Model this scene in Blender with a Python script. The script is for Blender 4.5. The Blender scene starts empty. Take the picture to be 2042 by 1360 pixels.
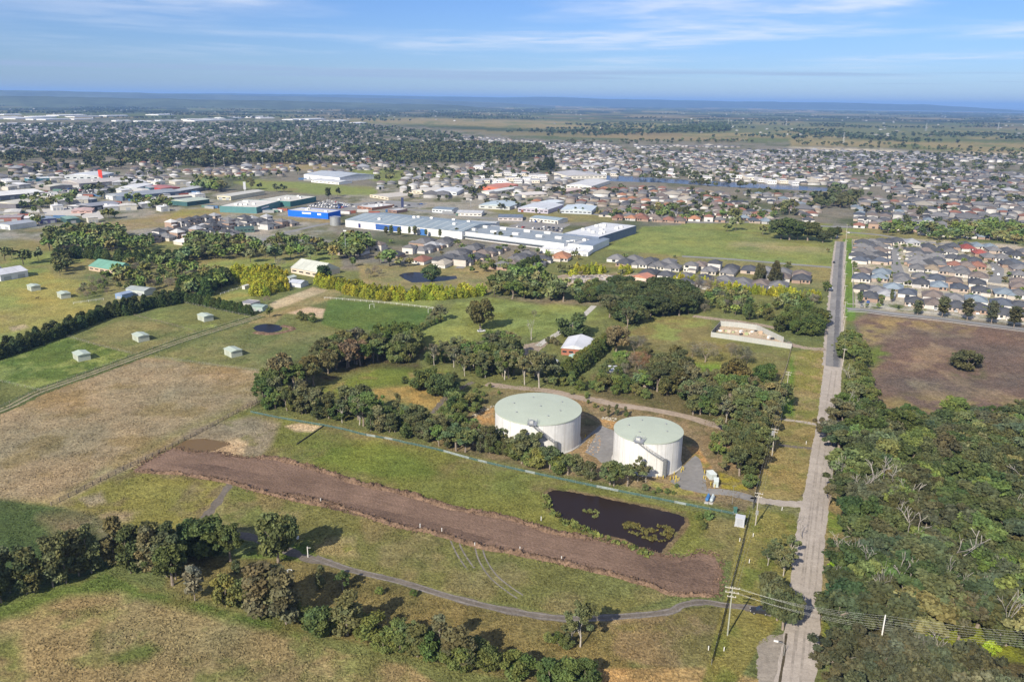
import bpy, bmesh, math, random
import numpy as np
from mathutils import Vector, Matrix

# ------------------------------------------------------------------ camera, sky, sun, exposure
sc = bpy.context.scene
COL = sc.collection
rad = math.radians
FOC, EYE = 28/36*2042, 120.0                       # focal length in photo pixels, camera height (m)
PITCH, ROLL = rad(16.848), rad(0.7276)
cp, sp, cr, sr = math.cos(PITCH), math.sin(PITCH), math.cos(ROLL), math.sin(ROLL)
fw, rt, up = Vector((0, cp, -sp)), Vector((1, 0, 0)), Vector((0, sp, cp))
cx_, cy_ = rt*cr + up*sr, up*cr - rt*sr
cam = bpy.data.cameras.new('camera')
cam.lens, cam.sensor_width, cam.clip_start, cam.clip_end = 28, 36, 1, 200000
co = bpy.data.objects.new('camera', cam)
COL.objects.link(co)
co.matrix_world = Matrix(((cx_.x, cy_.x, -fw.x, 0), (cx_.y, cy_.y, -fw.y, 0), (cx_.z, cy_.z, -fw.z, EYE), (0, 0, 0, 1)))
sc.camera = co

SUN_EL, SUN_AZ = rad(34.5), rad(32.5)              # shadows run towards (+sin, +cos) of SUN_AZ
sd = Vector((math.sin(SUN_AZ)*math.cos(SUN_EL), math.cos(SUN_AZ)*math.cos(SUN_EL), -math.sin(SUN_EL)))
sl = bpy.data.lights.new('sun', 'SUN')
sl.energy, sl.angle, sl.color = 4.8, rad(0.53), (1.0, 0.905, 0.75)
so = bpy.data.objects.new('sun', sl)
COL.objects.link(so)
so.rotation_euler = sd.to_track_quat('-Z', 'Y').to_euler()
so.location = (-300, -400, 400)

w = bpy.data.worlds.new('World')
sc.world = w
w.use_nodes = True
nt = w.node_tree
nt.nodes.clear()
N, L = nt.nodes.new, nt.links.new
out, bg, sky = N('ShaderNodeOutputWorld'), N('ShaderNodeBackground'), N('ShaderNodeTexSky')
sky.sky_type = 'NISHITA'
sky.sun_disc = False
sky.sun_elevation = SUN_EL
sky.sun_rotation = math.pi + SUN_AZ
sky.altitude, sky.air_density, sky.dust_density, sky.ozone_density = 100, 1.0, 0.25, 4.0
bg.inputs[1].default_value = 0.068
# thin high cloud: noise on a plane far overhead, mixed into the sky
tc, sx, dv, cmb = N('ShaderNodeTexCoord'), N('ShaderNodeSeparateXYZ'), N('ShaderNodeMath'), N('ShaderNodeCombineXYZ')
L(tc.outputs['Generated'], sx.inputs[0])
zz = N('ShaderNodeMath'); zz.operation = 'MAXIMUM'; zz.inputs[1].default_value = 0.012
L(sx.outputs[2], zz.inputs[0])
def mth(op, a, b):
    m = N('ShaderNodeMath'); m.operation = op
    for i, v in enumerate((a, b)):
        if isinstance(v, (int, float)): m.inputs[i].default_value = v
        elif v is not None: L(v, m.inputs[i])
    return m.outputs[0]
px_, py_ = mth('DIVIDE', sx.outputs[0], zz.outputs[0]), mth('DIVIDE', sx.outputs[1], zz.outputs[0])
def cloud(sx_, sy_, off, lo, hi, detail=6):
    c = N('ShaderNodeCombineXYZ')
    L(mth('ADD', mth('MULTIPLY', px_, sx_), off), c.inputs[0]); L(mth('MULTIPLY', py_, sy_), c.inputs[1])
    n = N('ShaderNodeTexNoise'); n.inputs['Scale'].default_value = 1; n.inputs['Detail'].default_value = detail
    n.inputs['Roughness'].default_value = .55; n.inputs['Distortion'].default_value = .4
    L(c.outputs[0], n.inputs['Vector'])
    r = N('ShaderNodeMapRange'); r.interpolation_type = 'SMOOTHSTEP'
    r.inputs[1].default_value, r.inputs[2].default_value = lo, hi
    L(n.outputs[0], r.inputs[0])
    return r.outputs[0]
def mixc(fac, a, b):
    m = N('ShaderNodeMix'); m.data_type = 'RGBA'
    if isinstance(fac, float): m.inputs[0].default_value = fac
    else: L(fac, m.inputs[0])
    for i, v in ((6, a), (7, b)):
        if isinstance(v, tuple): m.inputs[i].default_value = v
        else: L(v, m.inputs[i])
    return m.outputs[2]
CLOUD_A = mth('MULTIPLY', mth('MULTIPLY', cloud(.17, .15, 3.1, .42, .66), cloud(.9, .75, 8.3, .18, .70)), .98)
CLOUD_B = mth('MULTIPLY', cloud(.05, .11, 11.7, .47, .62, 3), .60)
elev = N('ShaderNodeMapRange'); elev.inputs[1].default_value, elev.inputs[2].default_value = .018, .10
L(sx.outputs[2], elev.inputs[0])
side = N('ShaderNodeMapRange'); side.interpolation_type = 'SMOOTHSTEP'; side.inputs[1].default_value, side.inputs[2].default_value, side.inputs[3].default_value = -.55, .10, .30
L(sx.outputs[0], side.inputs[0])
tint = N('ShaderNodeMix'); tint.data_type = 'RGBA'; tint.blend_type = 'MULTIPLY'; tint.inputs[0].default_value = 1
L(sky.outputs[0], tint.inputs[6]); tint.inputs[7].default_value = (.57, .73, 1.10, 1)
skyc = mixc(mth('MULTIPLY', mth('MULTIPLY', CLOUD_A, side.outputs[0]), elev.outputs[0]), tint.outputs[2], (8.6, 8.9, 9.6, 1))
band = N('ShaderNodeMapRange'); band.inputs[1].default_value, band.inputs[2].default_value = .040, .031
L(sx.outputs[2], band.inputs[0])
skyc = mixc(mth('MULTIPLY', CLOUD_B, mth('MULTIPLY', band.outputs[0], mth('GREATER_THAN', sx.outputs[2], .021))), skyc, (3.6, 4.6, 6.6, 1))
L(skyc, bg.inputs[0]); L(bg.outputs[0], out.inputs[0])

sc.view_settings.view_transform, sc.view_settings.look = 'Standard', 'None'
sc.view_settings.exposure, sc.view_settings.gamma = 0.70, 1
sc.cycles.max_bounces, sc.cycles.diffuse_bounces, sc.cycles.glossy_bounces = 5, 2, 2
sc.cycles.transmission_bounces, sc.cycles.volume_bounces, sc.cycles.transparent_max_bounces = 2, 0, 4
sc.cycles.use_denoising = True

# ------------------------------------------------------------------ photo pixel -> ground point, and small helpers
def G(u, v, z=0.0):
    x, y = (np.asarray(u, float)-1021)/FOC, -(np.asarray(v, float)-680)/FOC
    X, Y = cr*x-sr*y, sr*x+cr*y
    t = (EYE-z)/np.maximum(sp-Y*cp, 1e-5)
    return X*t, (cp+Y*sp)*t
def P(x, y, z=0.0):
    dz = z-EYE
    d = np.maximum(y*cp-dz*sp, 1.0)
    X, Y = x/d, (y*sp+dz*cp)/d
    return 1021+FOC*(cr*X+sr*Y), 680-FOC*(-sr*X+cr*Y)
CROP = dict(F=(0, 0, 1), A1=(0, 160, 3.003), A2=(680, 160, 3.003), A3=(1360, 160, 2.994), B1=(0, 460, 3.003), B2=(680, 460, 3.003),
    B3=(1360, 460, 2.994), D1=(0, 780, 2.344), D2=(500, 780, 2.344), D3=(1360, 780, 2.3446), T=(900, 720, 3.003), T2=(980, 770, 4.862),
    E3=(1640, 440, 5.08), I1=(0, 320, 4.862), I2=(400, 330, 4.862), W=(820, 400, 4.439), R1=(1340, 820, 4.856), R2=(1360, 1080, 4.856),
    K4=(500, 640, 5.105), K5=(860, 640, 5.105), K6=(1180, 560, 4.25), F2=(1640, 830, 5.037), F3=(1640, 1090, 5.037))
def px(s):                                          # "CROP x,y x,y ..." -> photo pixels
    o = CROP['F']; r = []
    for t in s.split():
        if t in CROP: o = CROP[t]
        else:
            a = [float(q) for q in t.split(',')]
            r.append((o[0]+a[0]/o[2], o[1]+a[1]/o[2]) + tuple(a[2:]))
    return r
def gp(s, z=0.0):
    return [tuple(float(q) for q in G(p[0], p[1], z)) for p in px(s)]
def tag(o, label=None, cat=None, group=None, kind=None):
    if label: o['label'] = label
    if cat: o['category'] = cat
    if group: o['group'] = group
    if kind: o['kind'] = kind
    return o
def empty(name, loc, rz=0, label=None, cat=None, group=None):
    o = bpy.data.objects.new(name, None); COL.objects.link(o)
    o.empty_display_size = .5
    o.location = loc; o.rotation_euler = (0, 0, rz)
    return tag(o, label, cat, group)
ONES = 'zeroth first second third fourth fifth sixth seventh eighth ninth tenth eleventh twelfth thirteenth fourteenth fifteenth sixteenth seventeenth eighteenth nineteenth twentieth'.split()
def nth(n):
    if n <= 20: return ONES[n]
    return '%d%s' % (n, 'th' if 10 < n % 100 < 14 else {1: 'st', 2: 'nd', 3: 'rd'}.get(n % 10, 'th'))
def inpoly(x, y, poly):
    x, y = np.asarray(x), np.asarray(y); r = np.zeros(x.shape, bool); n = len(poly)
    for i in range(n):
        (x1, y1), (x2, y2) = poly[i][:2], poly[(i+1) % n][:2]
        if y1 == y2: continue
        r ^= ((y1 > y) != (y2 > y)) & (x < (x2-x1)*(y-y1)/(y2-y1)+x1)
    return r
def vnoise(x, y, seed=0):
    xi, yi = np.floor(x).astype(np.int64), np.floor(y).astype(np.int64)
    fx, fy = x-xi, y-yi
    fx, fy = fx*fx*(3-2*fx), fy*fy*(3-2*fy)
    def h(a, b):
        k = (a*374761393+b*668265263+seed*974634777) & 0xffffffff
        k = ((k ^ (k >> 13))*1274126177) & 0xffffffff
        k = ((k ^ (k >> 16))*2246822519) & 0xffffffff
        return ((k ^ (k >> 15)) & 0xffff)/65535.0
    return (h(xi, yi)*(1-fx)+h(xi+1, yi)*fx)*(1-fy)+(h(xi, yi+1)*(1-fx)+h(xi+1, yi+1)*fx)*fy
def fbm(x, y, seed=0, o=4):
    a, s, t = 0, 1.0, 0
    for i in range(o):
        a = a+s*vnoise(x*2**i, y*2**i, seed+i*17); t += s; s *= .55
    return a/t
class MB:                                           # collects faces with a material slot and a colour each
    def __init__(s): s.v, s.f, s.m, s.c = [], [], [], []
    def add(s, vs, fs, m=0, c=(1, 1, 1)):
        b = len(s.v); s.v += [tuple(q) for q in vs]
        for f in fs: s.f.append([b+i for i in f]); s.m.append(m); s.c.append(c)
        return s
    def box(s, x0, y0, z0, x1, y1, z1, m=0, c=(1, 1, 1), mat=None):
        vs = [Vector(q) for q in ((x0, y0, z0), (x1, y0, z0), (x1, y1, z0), (x0, y1, z0), (x0, y0, z1), (x1, y0, z1), (x1, y1, z1), (x0, y1, z1))]
        if mat: vs = [mat @ q for q in vs]
        return s.add(vs, [(3, 2, 1, 0), (4, 5, 6, 7), (0, 1, 5, 4), (1, 2, 6, 5), (2, 3, 7, 6), (3, 0, 4, 7)], m, c)
    def prism(s, pts, z0, z1, m=0, c=(1, 1, 1), top=True):
        n = len(pts)
        s.add([(x, y, z0) for x, y in pts]+[(x, y, z1) for x, y in pts], [(i, (i+1) % n, n+(i+1) % n, n+i) for i in range(n)]+([tuple(range(n, 2*n))] if top else []), m, c)
        return s
    def tube(s, pts, rs, n=6, m=0, c=(1, 1, 1), cap=True):
        pts = [Vector(p) for p in pts]; rings = []; b = len(s.v)
        for i, p in enumerate(pts):
            d = (pts[min(i+1, len(pts)-1)]-pts[max(i-1, 0)]).normalized()
            a = d.cross(Vector((0, 0, 1)) if abs(d.z) < .9 else Vector((1, 0, 0))).normalized(); e = d.cross(a)
            r = rs[i] if isinstance(rs, (list, tuple)) else rs
            s.v += [tuple(p+(a*math.cos(t*math.tau/n)+e*math.sin(t*math.tau/n))*r) for t in range(n)]
        for i in range(len(pts)-1):
            for t in range(n):
                s.f.append([b+i*n+t, b+i*n+(t+1) % n, b+(i+1)*n+(t+1) % n, b+(i+1)*n+t]); s.m.append(m); s.c.append(c)
        if cap:
            for k in (0, len(pts)-1): s.f.append([b+k*n+t for t in range(n)][::(-1 if k == 0 else 1)]); s.m.append(m); s.c.append(c)
        return s
    def mesh(s, name, mats, smooth=False):
        me = bpy.data.meshes.new(name); me.from_pydata(s.v, [], s.f)
        for m in (mats if isinstance(mats, (list, tuple)) else [mats]): me.materials.append(m)
        me.polygons.foreach_set('material_index', s.m)
        if any(c != (1, 1, 1) for c in s.c):
            at = me.attributes.new('Col', 'FLOAT_COLOR', 'FACE')
            at.data.foreach_set('color', np.array([tuple(c)+(1,) for c in s.c], dtype=np.float32).ravel())
        if smooth: me.polygons.foreach_set('use_smooth', [True]*len(s.f))
        me.update(); return me
    def build(s, name, mats, parent=None, smooth=False, loc=None, rz=0):
        o = bpy.data.objects.new(name, s.mesh(name, mats, smooth)); COL.objects.link(o)
        if parent: o.parent = parent
        if loc is not None: o.location = loc; o.rotation_euler = (0, 0, rz)
        return o
def npmesh(name, V, F, mat, C=None, mi=None, dom='FACE'):
    k = F.shape[1]; me = bpy.data.meshes.new(name)
    me.vertices.add(len(V)); me.vertices.foreach_set('co', V.astype(np.float32).ravel())
    me.loops.add(F.size); me.loops.foreach_set('vertex_index', F.astype(np.int32).ravel())
    me.polygons.add(len(F)); me.polygons.foreach_set('loop_start', np.arange(0, F.size, k, dtype=np.int32))
    if C is not None:
        at = me.attributes.new('Col', 'FLOAT_COLOR', dom)
        at.data.foreach_set('color', np.hstack([C, np.ones((len(C), 1))]).astype(np.float32).ravel())
    for m in (mat if isinstance(mat, (list, tuple)) else [mat]): me.materials.append(m)
    if mi is not None: me.polygons.foreach_set('material_index', np.asarray(mi, np.int32))
    me.update(calc_edges=True); me.validate(); return me
def link(name, me, parent=None, loc=(0, 0, 0)):
    o = bpy.data.objects.new(name, me); COL.objects.link(o); o.location = loc
    if parent: o.parent = parent
    return o

# ------------------------------------------------------------------ procedural materials
def material(name, base=None, src=None, rough=.85, noises=((.5, .25),), bump=None, metal=0, spec=.2, stripes=None, transl=0, coord='Object', streak=None):
    """base colour (fixed, from the 'Col' attribute, or the object's own colour) broken up by noises (scale, amount)"""
    m = bpy.data.materials.new(name); m.use_nodes = True; t = m.node_tree; t.nodes.clear()
    n_, l_ = t.nodes.new, t.links.new
    o, b = n_('ShaderNodeOutputMaterial'), n_('ShaderNodeBsdfPrincipled')
    b.inputs['Roughness'].default_value, b.inputs['Metallic'].default_value, b.inputs['Specular IOR Level'].default_value = rough, metal, spec
    cur = None
    def mul(a, c):
        x = n_('ShaderNodeMix'); x.data_type = 'RGBA'; x.blend_type = 'MULTIPLY'; x.inputs[0].default_value = 1
        l_(a, x.inputs[6]); l_(c, x.inputs[7]); return x.outputs[2]
    if base is not None:
        r = n_('ShaderNodeRGB'); r.outputs[0].default_value = tuple(base)+(1,); cur = r.outputs[0]
    if src and 'attr' in src:
        a = n_('ShaderNodeAttribute'); a.attribute_name = 'Col'; cur = mul(cur, a.outputs[0]) if cur else a.outputs[0]
    if src and 'obj' in src:
        a = n_('ShaderNodeObjectInfo'); cur = mul(cur, a.outputs['Color']) if cur else a.outputs['Color']
    co_ = n_('ShaderNodeTexCoord')
    for sc_, am in noises:
        nz = n_('ShaderNodeTexNoise'); nz.inputs['Scale'].default_value = sc_; nz.inputs['Detail'].default_value = 3; nz.inputs['Roughness'].default_value = .6
        l_(co_.outputs[coord], nz.inputs['Vector'])
        mr = n_('ShaderNodeMapRange'); mr.inputs[1].default_value, mr.inputs[2].default_value = .28, .72
        mr.inputs[3].default_value, mr.inputs[4].default_value = 1-am, 1+am; l_(nz.outputs[0], mr.inputs[0])
        cb = n_('ShaderNodeCombineXYZ')
        for i in range(3): l_(mr.outputs[0], cb.inputs[i])
        cur = mul(cur, cb.outputs[0])
    if streak:                                       # (heading, scale across, scale along, amount): marks drawn out along one heading
        mp = n_('ShaderNodeMapping'); mp.vector_type = 'TEXTURE'; mp.inputs['Rotation'].default_value = (0, 0, streak[0]); mp.inputs['Scale'].default_value = (1/streak[2], 1/streak[1], 1)
        l_(co_.outputs[coord], mp.inputs[0]); nz = n_('ShaderNodeTexNoise'); nz.inputs['Scale'].default_value = 1; nz.inputs['Detail'].default_value = 4; nz.inputs['Roughness'].default_value = .65
        l_(mp.outputs[0], nz.inputs['Vector']); mr = n_('ShaderNodeMapRange'); mr.inputs[1].default_value, mr.inputs[2].default_value = .3, .7
        mr.inputs[3].default_value, mr.inputs[4].default_value = 1-streak[3], 1+streak[3]; l_(nz.outputs[0], mr.inputs[0]); cb = n_('ShaderNodeCombineXYZ')
        for i in range(3): l_(mr.outputs[0], cb.inputs[i])
        cur = mul(cur, cb.outputs[0])
    if stripes:                                      # (axis, period, dark amount)
        s_ = n_('ShaderNodeSeparateXYZ'); l_(co_.outputs['Object'], s_.inputs[0])
        q = n_('ShaderNodeMath'); q.operation = 'MULTIPLY'; q.inputs[1].default_value = 1/stripes[1]; l_(s_.outputs[stripes[0]], q.inputs[0])
        f = n_('ShaderNodeMath'); f.operation = 'FRACT'; l_(q.outputs[0], f.inputs[0])
        g = n_('ShaderNodeMath'); g.operation = 'LESS_THAN'; g.inputs[1].default_value = stripes[3] if len(stripes) > 3 else .12; l_(f.outputs[0], g.inputs[0])
        mr = n_('ShaderNodeMapRange'); mr.inputs[3].default_value, mr.inputs[4].default_value = 1, 1-stripes[2]; l_(g.outputs[0], mr.inputs[0])
        cb = n_('ShaderNodeCombineXYZ')
        for i in range(3): l_(mr.outputs[0], cb.inputs[i])
        cur = mul(cur, cb.outputs[0])
    l_(cur, b.inputs['Base Color'])
    if bump:
        nz = n_('ShaderNodeTexNoise'); nz.inputs['Scale'].default_value = bump[0]; nz.inputs['Detail'].default_value = 4; nz.inputs['Roughness'].default_value = .65
        l_(co_.outputs[coord], nz.inputs['Vector'])
        bp = n_('ShaderNodeBump'); bp.inputs['Strength'].default_value = 1; bp.inputs['Distance'].default_value = bump[1]
        l_(nz.outputs[0], bp.inputs['Height']); l_(bp.outputs[0], b.inputs['Normal'])
    sh = b.outputs[0]
    if transl:
        tr, mx = n_('ShaderNodeBsdfTranslucent'), n_('ShaderNodeMixShader'); mx.inputs[0].default_value = transl
        l_(cur, tr.inputs[0]); l_(sh, mx.inputs[1]); l_(tr.outputs[0], mx.inputs[2]); sh = mx.outputs[0]
    l_(sh, o.inputs[0]); return m
M = {}
_a, _b = G(330, 930), G(1380, 1150)
SOILA = math.atan2(float(_b[1]-_a[1]), float(_b[0]-_a[0]))
M['ground'] = material('ground', src='attr', rough=.95, spec=.05, noises=((.09, .16), (.45, .30), (1.3, .42)), bump=(1.1, .55))
M['soil'] = material('soil', base=(.170, .115, .085), rough=.95, spec=.05, noises=((.035, .22), (.16, .16), (1.3, .26)), bump=(1.3, .4), streak=(SOILA, .9, .06, .13))
M['clods'] = material('clods', base=(.172, .116, .080), rough=.95, spec=.05, noises=((.3, .35), (1.5, .5)), bump=(1.7, .6))
M['gravel'] = material('gravel', base=(.33, .295, .26), rough=.92, spec=.1, noises=((.05, .12), (.35, .14), (2.0, .16)), bump=(3, .05))
M['layby'] = material('layby', base=(.235, .21, .178), rough=.95, spec=.05, noises=((.15, .2), (.9, .2), (2.5, .15)), bump=(2, .06))
M['dead_wood'] = material('dead_wood', base=(.27, .25, .225), rough=.9, noises=((.7, .35), (4, .2)))
M['track'] = material('track', base=(.135, .118, .10), rough=.95, spec=.05, noises=((.2, .2), (1.2, .25)), bump=(2, .08))
M['dirt_track'] = material('dirt_track', base=(.29, .235, .185), rough=.95, spec=.05, noises=((.12, .2), (.9, .2)), bump=(2, .08))
M['asphalt'] = material('asphalt', base=(.200, .194, .188), rough=.9, noises=((.06, .2), (.6, .15)))
M['street'] = material('street', base=(.20, .20, .20), rough=.9, noises=((.05, .15), (1.0, .12)))
M['concrete'] = material('concrete', base=(.42, .405, .38), rough=.85, noises=((.3, .12), (2, .1)))
M['sand'] = material('sand', base=(.40, .315, .225), rough=.95, noises=((.08, .18), (.8, .12)), bump=(1.5, .06))
M['turf'] = material('turf', base=(.075, .120, .026), rough=.95, spec=.05, noises=((.06, .16), (1.0, .2)), bump=(1.5, .2))
M['leaf'] = material('leaf', src='attr obj', rough=.75, spec=.12, noises=(), transl=.25)
M['leaf_far'] = material('leaf_far', src='attr', rough=.85, spec=.05, noises=())
M['bark'] = material('bark', base=(.23, .19, .155), rough=.9, noises=((1.5, .35),))
M['pale_bark'] = material('pale_bark', base=(.36, .33, .29), rough=.85, noises=((.8, .3), (4, .15)))
M['paint'] = material('paint', src='obj', rough=.55, spec=.4, noises=((.25, .06), (2, .06)))
M['wall'] = material('wall', src='obj', rough=.85, noises=((.2, .10), (1.5, .08)))
M['tile_roof'] = material('tile_roof', src='obj', rough=.8, spec=.3, noises=((.25, .14), (2.2, .12)), stripes=(1, .7, .18, .3))
M['sheet_roof'] = material('sheet_roof', src='obj', rough=.5, spec=.45, noises=((.06, .12), (.6, .08)), stripes=(0, 6.0, .16, .10))
M['far_house'] = material('far_house', src='attr', rough=.8, noises=((.4, .1),))
M['glass'] = material('glass', base=(.025, .032, .04), rough=.12, spec=.6, noises=())
M['rubber'] = material('rubber', base=(.02, .02, .02), rough=.8, noises=())
M['steel'] = material('steel', base=(.42, .43, .43), rough=.45, metal=.6, noises=((2, .15),))
M['timber'] = material('timber', base=(.38, .35, .30), rough=.85, noises=((1.2, .22), (6, .15)))
M['white'] = material('white', base=(.64, .64, .62), rough=.6, noises=((1, .06),))
M['yellow'] = material('yellow', base=(.52, .40, .05), rough=.5, noises=((2, .08),))
M['wire'] = material('wire', base=(.55, .55, .53), rough=.5, metal=.3, noises=())
M['plain'] = material('plain', src='attr', rough=.9, noises=((.8, .15),))
def water(name, c, rough, bump, spec=.5):
    m = material(name, base=c, rough=rough, spec=spec, noises=(), bump=bump); return m
M['dark_water'] = water('dark_water', (.022, .015, .012), .2, (1.5, .004), .10)
M['mud_water'] = water('mud_water', (.135, .090, .042), .3, (1.0, .004), .06)
M['dam_water'] = water('dam_water', (.018, .018, .022), .2, (1.2, .01), .03)
M['lake_water'] = water('lake_water', (.015, .03, .07), .2, (.6, .05), .08)
M['sea_water'] = water('sea_water', (.02, .05, .10), .35, (.05, .2))
# ------------------------------------------------------------------ the ground: one sheet, painted with the land's own colours
tan, tan2, green, dgreen = (.250, .203, .136), (.222, .186, .095), (.125, .140, .056), (.058, .086, .034)
bgreen, olive, ygreen, dirt = (.176, .208, .070), (.176, .168, .078), (.228, .212, .072), (.170, .118, .088)
sand, gravel, grey, litter, burnt = (.42, .33, .225), (.34, .30, .255), (.19, .18, .17), (.085, .070, .042), (.125, .092, .080)
sub1, sub2, yard, orange = (.165, .155, .135), (.085, .098, .055), (.24, .23, .22), (.36, .215, .095)
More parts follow.
